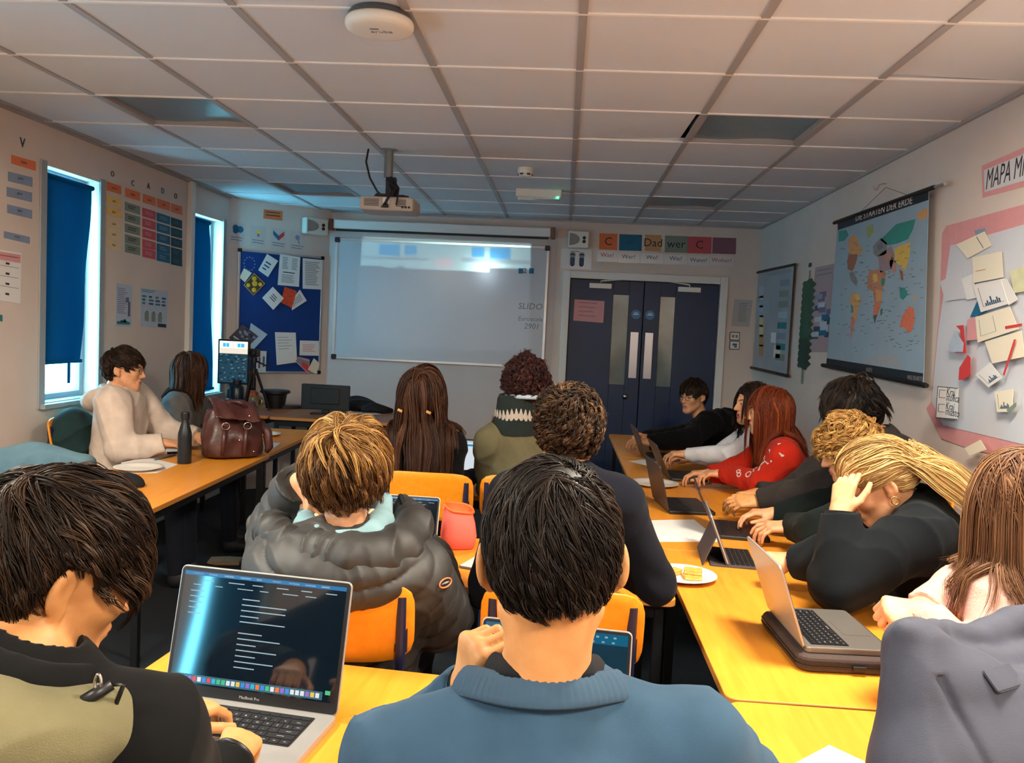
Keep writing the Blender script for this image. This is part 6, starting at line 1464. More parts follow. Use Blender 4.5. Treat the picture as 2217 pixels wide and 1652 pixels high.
def cuff(P, side, m, r=.036, L=.05, name='cuff'):
    e, w = (P.elL, P.wrL) if side < 0 else (P.elR, P.wrR); d = nrm(w-e); b = MB()
    pts = [w-d*L, w-d*L*.6, w-d*L*.2, w+d*.004]; b.tube([tuple(p-P.loc) for p in pts], [r*1.05, r*1.1, r*1.04, r*.95], m, 20, cap=False); return b.build(name, P.root, smooth=True)
# ---------------------------------------------------------------- hair
def make_hair(P, m, style='short', L=.09, thick=.016, guides=260, kids=12, width=.0013, steps=9, crown=(0., -.55, .83), swirl=.35, curl=0., curl_f=1., lift=.3, seed=1, grav=.25, spread=.0065, clump=.6, part=None, sweep=None,
              noise=.25, up=0., name='hair', Lf=None, tone=None, cap_t=.007, cap_v=.005, fringe=0., back=None, tonefn=None, collide=True, rootsel=None, hug=.0, gdir=None):
    rg = np.random.default_rng(seed); H, hc, s = P.H, P.head, P.hs
    g_loc = H.T @ nrm(np.array([0, 0, -1.]) if gdir is None else np.asarray(gdir, float))
    ts = lambda q: head_sdf(q, ears=False)
    # roots on the scalp
    d = rg.normal(size=(guides*14, 3)); d /= ln(d)[:, None]; c0 = np.array([0, -.012, .02]); p = c0+d*.17
    for _ in range(14): p -= d*np.clip(ts(p), -.05, .05)[:, None]*.9
    ok = (hairline(p, up) > 0) & (np.abs(p[:, 0]) < .081)
    if rootsel is not None: ok &= rootsel(p)
    p = p[ok][:guides]; kd = ln(p-(c0+nrm(crown)*.1)); ex = p[kd < .035]; ex = ex+rg.normal(size=ex.shape)*.003; p = np.concatenate([p, ex]); n_ = len(p); nn = grad(ts, p)
    K = c0+nrm(crown)*.1+rg.normal(size=(n_, 3))*.016
    Ls = np.full(n_, L)*rg.uniform(.78, 1.12, n_)
    if Lf is not None: Ls = Lf(p)*rg.uniform(.82, 1.1, n_)
    lay = thick*rg.uniform(.15, 1., n_)
    X = np.zeros((n_, steps+1, 3)); X[:, 0] = p; cur = p.copy(); N0 = nn.copy(); T0 = None
    ph = rg.uniform(0, 6.28, n_); cf = rg.uniform(.8, 1.25, n_)
    for k in range(steps):
        t = (k+.5)/steps
        away = cur-K; away -= N0*(away*N0).sum(1)[:, None]; away /= ln(away)[:, None]+1e-6
        fl = away+swirl*np.cross(N0, away)
        if part is not None:      # long hair falling from a parting
            side = np.sign(cur[:, 0]-part)[:, None]*np.array([1, 0, 0])+np.array([0, -.25, 0]); side = side-N0*(side*N0).sum(1)[:, None]; sd = side/(ln(side)[:, None]+1e-6); bw = np.clip((-p[:, 1]-.005)/.03, 0, 1)[:, None]; fl = sd*(1-bw)+away*bw
        if sweep is not None: sv = np.asarray(sweep)-N0*(N0 @ np.asarray(sweep))[:, None]; fl = .35*fl+sv/(ln(sv)[:, None]+1e-6)
        if fringe: fl = fl+fringe*np.array([0, 1., 0])*(cur[:, 1:2] > -.02)
        gr = grav(t) if callable(grav) else grav
        dr = fl*(1-gr)+N0*lift*max(0, 1-2.2*t)+g_loc*gr*1.3+noise*np.stack([wob(cur+7*i, 38, i+seed) for i in range(3)], 1)
        dr /= ln(dr)[:, None]+1e-9
        cur = cur+dr*(Ls/steps)[:, None]
        for _ in range(2):
            dd = ts(cur); G = grad(ts, cur); need = np.clip(lay*min(1, .35+2*t)+.002-dd, 0, .03); cur = cur+G*(need-(hug if style != 'long' or t < .3 else 0)*np.clip(dd-lay*min(1, .35+2*t)-.003, 0, .03))[:, None]
            if collide and (style == 'long'):
                W = hc+(cur*s) @ H.T; gd = P.garment(W); m2 = gd < lay*.8+.003
                if m2.any(): gg = grad(P.garment, W[m2], .004); W[m2] += gg*(lay[m2]*.8+.003-gd[m2])[:, None]; cur = (W-hc) @ H/s
        N0 = grad(ts, cur); X[:, k+1] = cur
    if curl:
        tt = np.linspace(0, 1, steps+1)
        for i in range(n_):
            a = nrm(X[i, -1]-X[i, 0]); u = nrm(np.cross(a, [.3, .5, .8])); w_ = np.cross(a, u); q = ph[i]+tt*curl_f*cf[i]*2*math.pi
            X[i] += (np.cos(q)[:, None]*u+np.sin(q)[:, None]*w_)*(curl*np.minimum(1, tt*3))[:, None]
    # children round each guide
    t = np.linspace(0, 1, steps+1); u = np.zeros_like(X); tan = np.gradient(X, axis=1); tan /= np.sqrt((tan**2).sum(2))[..., None]+1e-9
    ref = rg.normal(size=(n_, 1, 3)); u = np.cross(tan, np.broadcast_to(ref, tan.shape)); u /= np.sqrt((u**2).sum(2))[..., None]+1e-9; w_ = np.cross(tan, u)
    a = rg.uniform(0, 6.28, (n_, kids)); rr = spread*np.sqrt(rg.uniform(0, 1, (n_, kids)))
    fall = (1-clump*t**1.4)[None, None, :, None]
    Y = X[:, None]+((np.cos(a)*rr)[..., None, None]*u[:, None]+(np.sin(a)*rr)[..., None, None]*w_[:, None])*fall
    Y = Y+noise*.004*rg.normal(size=(n_, kids, 1, 3))*t[None, None, :, None]
    tr = rg.uniform(.86, 1.04, (n_, kids))      # uneven tips
    ti = (t[None, None, :]*tr[..., None])*steps; i0 = np.clip(ti.astype(int), 0, steps-1); fr_ = np.clip(ti-i0, 0, 1.3)[..., None]
    Y = np.take_along_axis(Y, i0[..., None], 2)*(1-fr_)+np.take_along_axis(Y, i0[..., None]+1, 2)*fr_
    Y = Y.reshape(-1, steps+1, 3); M = len(Y)
    tan = np.gradient(Y, axis=1); tan /= np.sqrt((tan**2).sum(2))[..., None]+1e-9
    rf = np.broadcast_to(rg.normal(size=(M, 1, 3)), tan.shape); u = np.cross(tan, rf); u /= np.sqrt((u**2).sum(2))[..., None]+1e-9; w_ = np.cross(tan, u)
    wd = width/s*(1-.72*t**2)[None, :, None]*rg.uniform(.7, 1.3, (M, 1, 1))
    ring = np.stack([Y+wd*(math.cos(q)*u+math.sin(q)*w_) for q in (0, 2.094, 4.189)], 2)       # M,S,3,3
    S1 = steps+1; V = ring.reshape(-1, 3)
    base = (np.arange(M)*S1*3)[:, None, None]; kk = (np.arange(steps)*3)[None, :, None]; jj = np.arange(3)[None, None, :]; j2 = (jj+1) % 3
    Q = np.stack([base+kk+jj, base+kk+j2, base+kk+3+j2, base+kk+3+jj], -1).reshape(-1, 4)
    gv = np.repeat(rg.normal(.5, .16, n_), kids)+rg.normal(0, .07, M)
    var = np.repeat(gv, S1*3)
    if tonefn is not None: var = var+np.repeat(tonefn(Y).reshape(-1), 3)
    # scalp cap under the strands
    def cap(q): return np.maximum(ts(q*np.array([1, 1, 1.]))-cap_t, np.maximum(-(hairline(q, up))-.002, np.abs(q[:, 0])-.088))
    if cap_t: 
        V2, Q2 = nets(cap, (-.1, -.13, -.09), (.1, .13, .145), cap_v)
        v2 = np.full(len(V2), .22)+.1*wob(V2, 90)
        if tonefn is not None: v2 = v2+tonefn(V2[:, None, :]).reshape(-1)
        Q = np.concatenate([Q, Q2+len(V)]); V = np.concatenate([V, V2]); var = np.concatenate([var, v2])
    W = hc+(V*s) @ H.T-P.loc
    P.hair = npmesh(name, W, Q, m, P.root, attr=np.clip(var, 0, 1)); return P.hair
def letters(P, txt, c, xdir, size, m, sx=1., name='lettering', ydir=None, parent=None):
    """flat lettering pressed on to the garment"""
    x = nrm(xdir); n = grad(P.garment, np.array([c]))[0]; x = nrm(x-n*np.dot(x, n)); y = np.cross(n, x)
    b = MB(); b.text(txt, (0, 0, 0), size, m, h=.0001, sx=sx); V = np.array(b.v)
    W = np.asarray(c)+V[:, :1]*x+V[:, 1:2]*y+n*.05
    for _ in range(14): W = W-n*np.clip(P.garment(W)-.0025, -.02, .05)[:, None]*.8
    b2 = MB(); b2.add([tuple(w-P.loc) for w in W], b.f, m); return b2.build(name, parent or P.root)
def short_cut(top, mid=.055, nape=.03, ear=.018):
    def f(p):
        L = np.interp(p[:, 2], (-.06, -.02, .03, .06, .09), (nape*.7, nape, mid*.8, mid, top))
        side = (np.abs(p[:, 0]) > .045) & (np.abs(p[:, 1]+.015) < .05)
        return np.where(side, np.minimum(L, np.maximum(ear, (p[:, 2]-.012)*.95)), L)
    return f
def glasses(P, m):
    b = MB(); b.M = P.MH
    for s in (-1, 1):
        b.tube([(s*.032+.021*math.cos(a), .103-.004*abs(math.cos(a)), .004+.019*math.sin(a)) for a in np.linspace(0, 2*math.pi, 21)], .0013, m, 6, cap=False)
        b.tube([(s*.053, .099, .008), (s*.070, .07, .010), (s*.080, -.005, .012), (s*.083, -.02, .002)], .0013, m, 6)
    b.tube([(-.011, .104, .008), (0, .107, .010), (.011, .104, .008)], .0013, m, 6); return b.build('glasses', P.root, smooth=True)
# ================================================================ the three nearest students
HM = {}
HM['black'] = hair_mat('hair_black', ((8, 6, 6), (26, 19, 17), (62, 46, 36)))
HM['dkbrown'] = hair_mat('hair_dark_brown', ((14, 9, 7), (38, 26, 20), (86, 62, 44)))
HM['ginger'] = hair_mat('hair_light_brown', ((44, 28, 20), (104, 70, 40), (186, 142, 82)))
HM['brown'] = hair_mat('hair_brown', ((24, 12, 8), (56, 32, 22), (108, 70, 46)))
M_blue_sw = cloth_mat('blue_sweater', (50, 76, 98), .92, .25, 900)
M_blue_rib = cloth_mat('blue_rib', (54, 76, 96), .92, .25, 900)
M_blk_sw = cloth_mat('black_sweater', (16, 18, 22))
# blue sweater, centre
n_ = PD(1172, 1492, 1.07)
P2 = make_person('person seen from behind in a blue sweater with short black hair, fist at chin', PD(1194, 1212, 1.055), n_, PD(862, 1648, 1.07), PD(1505, 1622, 1.07), (.03, .80, .56), 2, hy=3, hp=14, hr=-2.5,
    elL=PD(905, 1600, 1.34), wrL=PD(1016, 1490, 1.19), elR=(.38, 1.25, .86), wrR=(.22, 1.52, .80), handL=('fist', PD(1040, 1340, 1.13)-PD(1016, 1490, 1.19), (-.75, -.62, .12), .93), handR=('type', (-.25, 1, 0), (0, 0, 1), .95),
    skin='warm', hs=.99, vs=.0035, vg=.0045, off=.016, cloth=M_blue_sw, fold=.0045, ff=20, eyes=False, crew=.018)
neck_ring(P2, M_blue_rib, t=.006, h=.019, ribs=64, up=-.008, out=.003, side=.016, rmax=.104, name='ribbed_collar')
neck_ring(P2, M_blk_sw, t=.006, h=.013, up=.020, out=-.003, name='undershirt_collar', side=.012, rmax=.088)
cuff(P2, -1, M_blue_rib, r=.038)
make_hair(P2, HM['black'], guides=900, kids=13, width=.00085, thick=.009, swirl=.7, crown=(.16, -.55, .82), lift=.12, noise=.19, seed=4, grav=.10, hug=.85, spread=.006, clump=.72, Lf=lambda p: np.interp(p[:, 2], (-.06, -.02, .03, .07, .1), (.022, .034, .052, .075, .085)), rootsel=lambda p: ~((np.abs(p[:, 0]) > .058) & (np.abs(p[:, 1]+.012) < .034) & (p[:, 2] < .040)), cap_t=.005)
# dark jacket, left
M_jkt = cloth_mat('black_jacket_cloth', (9, 9, 10), .9, .15, 900)
M_olive = cloth_mat('olive_hood_cloth', (112, 106, 78), .85, .3, 500)
P1 = make_person('person at bottom left with thick dark hair, black jacket and olive hood, typing', PD(126, 1228, 1.10), PD(52, 1452, 1.02), PD(-250, 1600, 1.05), PD(300, 1615, 1.03), (-.86, .86, .56), -4, hy=-40, hp=24, hr=8,
    elL=(-1.0, 1.25, .86), wrL=onZ(368, 1556, TZ+.095), elR=PD(400, 1850, 1.30)+np.array([0, -.03, .06]), wrR=onZ(496, 1652, TZ+.095), handL=('type', (.35, .8, -.1), (0, 0, 1), .95), handR=('type', (-.12, 1., .02), (.25, -.1, 1), .95),
    skin='warm', hs=1.0, vs=.0035, vg=.0045, off=.024, arm_r=1.15, cloth=M_jkt, cloth_name='jacket', fold=.006, ff=17, eyes=False, wz=.095, leg_off=.12)
cuff(P1, 1, M_olive, r=.043, L=.05); 
b = MB(); w = P1.wrR+nrm(P1.wrR-P1.elR)*.016; R = frm(P1.fw, nrm(P1.wrR-P1.elR)); b.tube([tuple(w-P1.loc+R[:, 0]*.034*math.cos(a)+R[:, 1]*.030*math.sin(a)) for a in np.linspace(0, 2*math.pi, 25)], .005, M_black, 8, cap=False); b.build('bracelet', P1.root, smooth=True)
make_hair(P1, HM['dkbrown'], guides=900, kids=13, width=.0009, thick=.018, swirl=.45, crown=(-.1, -.55, .83), lift=.18, noise=.24, seed=9, grav=.12, hug=.5, spread=.007, clump=.7, Lf=lambda p: short_cut(.105, .08, .08, .024)(p)+.02*(p[:, 1] > .03), rootsel=lambda p: ~((np.abs(p[:, 0]) > .058) & (np.abs(p[:, 1]+.012) < .034) & (p[:, 2] < .040)), cap_t=.008, up=-.002)
# hood lying on the back, and the stand collar
def arc(c, R, r, a0, a1, n, drop=.0, lean=0.):
    return [c+R[:, 0]*math.cos(a)*r+R[:, 1]*math.sin(a)*r-R[:, 2]*drop*max(0, -math.sin(a))+R[:, 1]*lean for a in np.linspace(a0, a1, n)]
def hood(P, m, r=.10, rad=.045, drop=.05, up=.02, squash=1., name='hood', v=.006, fold=.005, inner=None, a0=-3.5, a1=.4, ff=24):
    R = frm(P.fw, P.up); pts = arc(P.neck+P.up*up, R, r, a0, a1, 13, drop)
    def f(q):
        d = np.full(len(q), 9.)
        for i in range(len(pts)-1):
            k0, k1 = math.sin(math.pi*i/12)*.6+.4, math.sin(math.pi*(i+1)/12)*.6+.4
            d = smin(d, cone(q, pts[i], pts[i+1], rad*k0, rad*k1), .02)
        d = d-fold*folds(q, ff, 3)
        nk = cone(q, P.neck-P.up*.04, P.neck+P.up*.22, .058, .075); return smax(d, -nk, .01)
    return part_sdf(P, name, f, np.min(pts, 0)-rad-.05, np.max(pts, 0)+rad+.05, v, m)
hd = hood(P1, M_olive, r=.125, rad=.068, drop=.05, up=.004, v=.005, fold=.006)
hood(P1, M_jkt, r=.074, rad=.030, drop=.012, up=.020, v=.005, fold=.003, name='stand_collar', a0=-3.9, a1=.8)
# cord toggle on the hood edge
c = PD(212, 1500, .948)-P1.loc; b = MB(); dirx = nrm(PD(240, 1482, .955)-PD(180, 1520, .94))
b.tube([tuple(c-dirx*.018), tuple(c+dirx*.016)], [.008, .007], M_black, 10); b.tube([tuple(c+np.array([.004*math.cos(a), 0, .012+.010*math.sin(a)])) for a in np.linspace(0, 6.28, 15)], .0018, M_chrome, 6, cap=False); b.tube([tuple(c+dirx*.016), tuple(c+dirx*.03+np.array([0, 0, -.01])), tuple(c+dirx*.02+np.array([0, .0, -.03]))], .003, M_black, 6); b.build('cord_toggle', hd, smooth=True)
# puffer jacket, left of the middle row
M_puf = cloth_mat('puffer_nylon', (34, 32, 31), .6, .12, 500); M_puf.node_tree.nodes['Principled BSDF'].inputs['Specular IOR Level'].default_value = .6
M_fleece = cloth_mat('teal_fleece', (128, 160, 168), .95, .4, 500)
P3 = make_person('person seen from behind in a black puffer jacket with fluffy light brown hair', PD(752, 1022, 2.20), PD(748, 1178, 2.17), PD(622, 1250, 2.17), PD(890, 1254, 2.19), (-.55, 2.26, .55), 0, hy=3, hp=4, hr=-3,
    elL=PD(612, 1150, 2.46), wrL=PD(650, 1046, 2.31), elR=PD(945, 1330, 2.36), wrR=(-.40, 2.66, .80), handL=('relax', PD(674, 1110, 2.26)-PD(650, 1046, 2.31), (-.8, -.5, .3), .95), handR=('type', (-.3, 1, 0), (0, 0, 1), .95),
    skin='light', hs=1.0, vs=.0045, vg=.005, off=.036, arm_r=1.35, cloth=M_puf, cloth_name='puffer_jacket', fold=.003, ff=40, quilt=.015, extra=lambda p: ell(p, (-.55, 2.10, .965), (.235, .185, .11)), hem=-.02, wz=.095, eyes=False, torso_w=1.1)
def path_part(P, name, pts, rads, m, v=.005, fold=0., ff=30, k=.02, cut=None):
    pts = [PD(*p) for p in pts]
    def f(q):
        d = np.full(len(q), 9.)
        for i in range(len(pts)-1): d = smin(d, cone(q, pts[i], pts[i+1], rads[i], rads[i+1]), k)
        if fold: d = d-fold*folds(q, ff, 3)
        return d if cut is None else smax(d, -cut(q), .01)
    R_ = max(rads)+.04; return part_sdf(P, name, f, np.min(pts, 0)-R_, np.max(pts, 0)+R_, v, m)
nk3 = lambda q: cone(q, P3.neck-P3.up*.05, P3.neck+P3.up*.12, .060, .060)
hp = [(612, 1112, 2.36), (590, 1148, 2.25), (628, 1192, 2.13), (690, 1208, 2.07), (752, 1213, 2.05), (815, 1208, 2.07), (866, 1188, 2.13), (898, 1140, 2.25), (880, 1098, 2.36)]
hd3 = path_part(P3, 'hood', hp, [.035, .050, .058, .062, .064, .062, .058, .052, .036], M_puf, fold=.009, ff=36)
b = MB(); b.tube([tuple(PD(x+(750-x)*.10, y-24, d)-P3.loc) for x, y, d in hp], .008, M_blk_sw, 10); b.build('hood_rim', hd3, smooth=True)
path_part(P3, 'fleece_collar', [(662, 1098, 2.33), (662, 1140, 2.22), (700, 1168, 2.13), (750, 1176, 2.10), (795, 1162, 2.13), (826, 1130, 2.22), (836, 1082, 2.33)], [.020, .032, .042, .046, .042, .032, .020], M_fleece, fold=.003, cut=nk3)
path_part(P3, 'tshirt_collar', [(684, 1120, 2.25), (702, 1146, 2.17), (748, 1156, 2.14), (790, 1142, 2.17), (806, 1110, 2.25)], [.012, .013, .014, .013, .012], mat('cream_tshirt', (222, 196, 160), .9), cut=lambda q: nk3(q)+.006)
cuff(P3, -1, M_puf, r=.046, L=.04)
b = MB(); sp = P3.garment; q = PD(962, 1262, 2.12); 
for _ in range(12): q = q-grad(sp, np.array([q]))[0]*sp(np.array([q]))[0]*.8
g_ = grad(sp, np.array([q]))[0]; R = frm(np.cross(g_, [0, 0, 1]), g_); q = q+g_*.004-P3.loc
b.tube([tuple(q+R[:, 0]*.011*math.cos(a)+R[:, 1]*.026*math.sin(a)) for a in np.linspace(0, 6.28, 25)], .0022, P_or, 6, cap=False); b.tube([tuple(q+R[:, 1]*t) for t in (-.016, -.005, .005, .016)], [.001, .003, .002, .001], M_grey, 6); b.build('sleeve_badge', P3.root, smooth=True)
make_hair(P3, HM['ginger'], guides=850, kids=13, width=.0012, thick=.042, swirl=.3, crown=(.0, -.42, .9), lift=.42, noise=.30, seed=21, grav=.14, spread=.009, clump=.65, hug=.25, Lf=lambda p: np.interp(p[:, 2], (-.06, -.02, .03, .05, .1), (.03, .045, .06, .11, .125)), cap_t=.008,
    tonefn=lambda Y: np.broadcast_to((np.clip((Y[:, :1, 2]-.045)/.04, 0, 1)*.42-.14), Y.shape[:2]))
# ================================================================ the other students
HM['curly'] = hair_mat('hair_curly_brown', ((14, 9, 7), (48, 32, 22), (122, 88, 58)))
HM['maroon'] = hair_mat('hair_dark_maroon', ((20, 8, 10), (50, 24, 24), (92, 52, 44)))
HM['auburn'] = hair_mat('hair_auburn', ((52, 20, 10), (104, 42, 20), (168, 82, 40)))
HM['blond'] = hair_mat('hair_blond', ((104, 76, 44), (184, 146, 92), (228, 198, 146)))
HM['curlyblond'] = hair_mat('hair_curly_blond', ((80, 54, 28), (160, 116, 62), (212, 170, 102)))
HM['mid'] = hair_mat('hair_mid_brown', ((54, 32, 22), (104, 70, 48), (166, 124, 86)))
M_olv = cloth_mat('olive_sweater', (86, 80, 58), .95, .25, 700); M_nvy = cloth_mat('navy_sweater', (10, 13, 24), .95, .25, 700); M_hood_w = cloth_mat('cream_hoodie', (204, 186, 172), .95, .25, 600)
M_gry = cloth_mat('grey_top', (92, 88, 86), .95); M_wht = cloth_mat('white_sweater', (206, 206, 212), .95); M_rd = cloth_mat('red_sweater', (176, 34, 14), .92); M_gb = cloth_mat('grey_brown_hoodie', (44, 39, 37), .95); M_dkg = cloth_mat('dark_green_sweater', (12, 20, 19), .95)
M_dkn = cloth_mat('dark_teal_sweater', (14, 19, 24), .95, .25, 700); M_pnk = cloth_mat('pink_knit', (198, 152, 140), 1., .5, 260); M_blkc = cloth_mat('black_clothes', (5, 5, 8), .9)
# long brown hair, back to us
P4 = make_person('person seen from behind with very long dark brown hair and a black top', PD(912, 856, 3.85), PD(910, 928, 3.83), PD(838, 962, 3.83), PD(978, 966, 3.85), (-.62, 3.82, .56), 0, hp=6, elR=PD(976, 1052, 3.84), wrR=(-.42, 4.22, .82), wrL=(-.75, 4.2, .8),
    handR=('type', (-.3, 1, 0), (0, 0, 1)), skin='light', vs=.006, vg=.007, cloth=M_blkc, cloth_name='top', eyes=False, female=True)
make_hair(P4, HM['brown'], style='long', guides=520, kids=13, width=.0020, thick=.034, steps=18, part=0., lift=.14, noise=.24, seed=31, grav=lambda t: min(1, .2+2.2*t), hug=.3, spread=.011, clump=.45, Lf=lambda p: np.where(p[:, 1] < .02, .54, .50), L=.5, cap_t=.008)
for x, y in ((866, 889), (928, 893)):
    b = MB(); c = PD(x, y, 3.67)-P4.loc; b.box(tuple(c), (.022, .006, .012), mat('gold_clip', (214, 164, 96), .3, metal=.7), ry=.4); b.build('hair_clip', P4.hair, bevel=.002)
# maroon afro, olive sweater
P5 = make_person('person seen from behind in an olive sweater with a dark maroon afro and patterned scarf', PD(1138, 838, 3.9), PD(1120, 912, 3.86), PD(1060, 958, 3.86), PD(1212, 962, 3.9), (-.13, 3.86, .56), 4, hy=14, hp=4, elL=PD(1060, 1052, 4.0), wrL=PD(1066, 934, 4.12), elR=(.06, 4.02, .82), wrR=(-.05, 4.3, .82),
    handL=('cup', (.25, .15, 1), (-.8, -.4, .2), .95), handR=('type', (-.3, 1, 0), (0, 0, 1)), skin='tan', vs=.006, vg=.007, off=.02, cloth=M_olv, fold=.006, ff=18, eyes=False)
collar_band(P5, cloth_mat('dark_scarf', (26, 34, 32), .95), .060, .112, t=.030, name='scarf')
collar_band(P5, mat('scarf_trim', (150, 140, 130), .9), .090, .102, t=.036, ribs=30, name='scarf_trim')
b = MB(); M5 = P5.MH; b.M = M5; b.tube([(.092*math.sin(a), -.02-.108*math.cos(a), -.046-.0*math.cos(a)) for a in np.linspace(-2.0, 2.0, 25)], .011, mat('pale_blue_band', (150, 164, 180), .8), 8); b.build('headband', P5.root, smooth=True)
make_hair(P5, HM['maroon'], guides=700, kids=9, width=.0024, thick=.03, lift=1.4, noise=.8, seed=41, grav=.02, spread=.008, clump=.35, L=.058, curl=.007, curl_f=2.2, steps=10, cap_t=.018, swirl=0, up=.010)
# curly brown hair, navy sweater
P6 = make_person('person with curly brown hair in a navy sweater, one elbow on the middle table', PD(1230, 936, 2.40), PD(1226, 1026, 2.36), PD(1110, 1078, 2.36), PD(1338, 1088, 2.36), (.03, 2.34, .56), 2, hp=8, elR=PD(1416, 1262, 2.42), wrR=(.14, 2.82, .82), wrL=(-.1, 2.8, .82),
    handR=('relax', (-.6, .8, 0), (0, 0, 1)), skin='warm', vs=.005, vg=.006, off=.018, cloth=M_nvy, fold=.006, ff=18, eyes=False)
make_hair(P6, HM['curly'], guides=900, kids=9, width=.0016, thick=.020, lift=.55, noise=.55, seed=43, grav=.05, spread=.006, clump=.6, curl=.009, curl_f=1.6, steps=12, cap_t=.009, hug=.15, Lf=short_cut(.07, .055, .02, .016), L=.07)
# white hoodie by the first window
P7 = make_person('person in a cream hoodie sitting sideways behind the black bottle at left', PD(270, 800, 4.92), PD(244, 852, 4.92), (-2.60, 4.93, 1.075), (-2.56, 4.585, 1.075), (-2.62, 4.70, .56), -82, hy=-78, hp=6, elR=PD(262, 972, 4.72), wrR=PD(352, 972, 4.82), elL=(-2.45, 5.0, .86), wrL=(-2.22, 4.96, .82),
    handR=('relax', (1, .25, -.05), (0, -.3, 1)), handL=('relax', (1, -.3, 0), (0, 0, 1)), skin='light', vs=.0055, vg=.0065, off=.030, arm_r=1.25, cloth=M_hood_w, cloth_name='hoodie', wz=.088, fold=.008, ff=16, brow=(40, 30, 26))
hood(P7, M_hood_w, r=.10, rad=.06, drop=.06, up=.0, v=.007, fold=.006)
glasses(P7, M_blackm)
make_hair(P7, HM['dkbrown'], guides=420, kids=11, width=.0022, thick=.018, seed=51, grav=.12, hug=.4, spread=.009, clump=.6, cap_t=.008, Lf=short_cut(.075, .05, .035), L=.08)
P8 = make_person('person in a grey top with long dark hair beside the cream hoodie', PD(412, 806, 5.55), PD(388, 864, 5.55), (-2.56, 5.60, 1.0), (-2.50, 5.26, 1.0), (-2.62, 5.38, .56), -70, hy=-62, hp=22, elR=PD(392, 942, 5.36)+np.array([0, 0, .035]), wrR=PD(356, 936, 5.22), elL=(-2.4, 5.62, .82), wrL=(-2.18, 5.5, .82),
    handR=('fist', (-.15, -.3, 1), (0, -1, .1)), handL=('relax', (1, 0, 0), (0, 0, 1)), skin='light', vs=.006, vg=.007, off=.026, arm_r=1.2, cloth=M_gry, cloth_name='top', fold=.006, ff=18, female=True)
make_hair(P8, HM['brown'], style='long', guides=420, kids=10, width=.0028, thick=.018, steps=14, part=0., lift=.12, noise=.14, seed=53, grav=lambda t: min(1, .2+2.2*t), hug=.3, spread=.011, clump=.5, L=.30, cap_t=.008)
b = MB(); b.tube([tuple(PD(x, y, d)-P8.loc) for x, y, d in ((300, 850, 5.3), (312, 880, 5.2), (330, 915, 5.16), (344, 944, 5.2), (338, 960, 5.25))], [.03, .05, .055, .05, .03], M_blkc, 14); b.build('scarf', P8.root, smooth=True)
# far right group
P9 = make_person('person in black with glasses sitting near the double door', PD(1500, 858, 6.35), PD(1522, 912, 6.38), (1.10, 6.16, .98), (1.30, 6.46, .98), (1.30, 6.30, .56), 125, hy=132, hp=8, elL=(.95, 5.98, .88), wrL=PD(1404, 966, 5.95), elR=(1.05, 6.5, .82), wrR=PD(1398, 948, 6.2),
    handL=('relax', (-1, -.1, .1), (0, -.3, 1)), handR=('cup', (-.7, -.5, .3), (0, .2, 1)), skin='light', vs=.006, vg=.007, off=.03, arm_r=1.2, cloth=M_blkc, cloth_name='jacket', fold=.006)
glasses(P9, M_blackm)
make_hair(P9, HM['dkbrown'], guides=420, kids=10, width=.0028, thick=.02, seed=61, grav=.14, hug=.4, spread=.009, clump=.6, cap_t=.008, Lf=short_cut(.065, .05, .04), L=.06)
P10 = make_person('laughing person with dark hair in a white sweater with navy letters', PD(1630, 874, 5.0), PD(1650, 926, 5.02), (1.15, 4.84, 1.03), (1.20, 5.20, 1.03), (1.36, 5.02, .56), 88, hy=104, hp=4, elL=PD(1588, 984, 4.86), wrL=PD(1488, 984, 5.05), elR=(1.0, 5.3, .84), wrR=(.85, 5.3, .82),
    handL=('type', (-1, .05, -.02), (0, -.1, 1)), handR=('type', (-1, 0, 0), (0, 0, 1)), skin='light', vs=.0055, vg=.007, off=.02, cloth=M_wht, fold=.006, ff=18, female=True, mouth=.012)
make_hair(P10, HM['dkbrown'], style='long', guides=380, kids=10, width=.0028, thick=.014, steps=12, part=0., lift=.1, noise=.12, seed=63, grav=lambda t: min(1, .2+2.2*t), hug=.3, spread=.01, clump=.5, L=.26, cap_t=.007)
letters(P10, 'LAM', PD(1600, 958, 4.9), (.35, -1, 0), .13, mat('navy_letters', (24, 58, 84), .8), sx=.75)
P11 = make_person('person with long auburn hair in a red sweater with white letters', PD(1662, 890, 4.42), PD(1690, 950, 4.45), (1.16, 4.28, 1.01), (1.19, 4.63, 1.01), (1.38, 4.44, .56), 86, hy=88, hp=8, elL=PD(1655, 1046, 4.28), wrL=PD(1568, 1026, 4.55), elR=(1.0, 4.72, .85), wrR=(.86, 4.7, .82),
    handL=('type', (-1, .15, -.05), (0, -.1, 1)), handR=('type', (-1, 0, 0), (0, 0, 1)), skin='light', vs=.0055, vg=.0065, off=.022, arm_r=1.15, cloth=M_rd, fold=.006, ff=18, female=True)
make_hair(P11, HM['auburn'], style='long', guides=560, kids=13, width=.0020, thick=.022, steps=16, part=0., lift=.12, noise=.12, seed=67, grav=lambda t: min(1, .2+2.2*t), hug=.3, spread=.012, clump=.45, L=.44, cap_t=.010)
M_wl = mat('white_letters', (230, 224, 220), .8)
letters(P11, 'AN', PD(1642, 982, 4.2), (1, -.3, .35), .12, M_wl); letters(P11, 'or', PD(1610, 1004, 4.3), (1, -.3, .35), .085, M_wl); letters(P11, '8', PD(1592, 1018, 4.35), (1, -.3, .3), .07, M_wl)
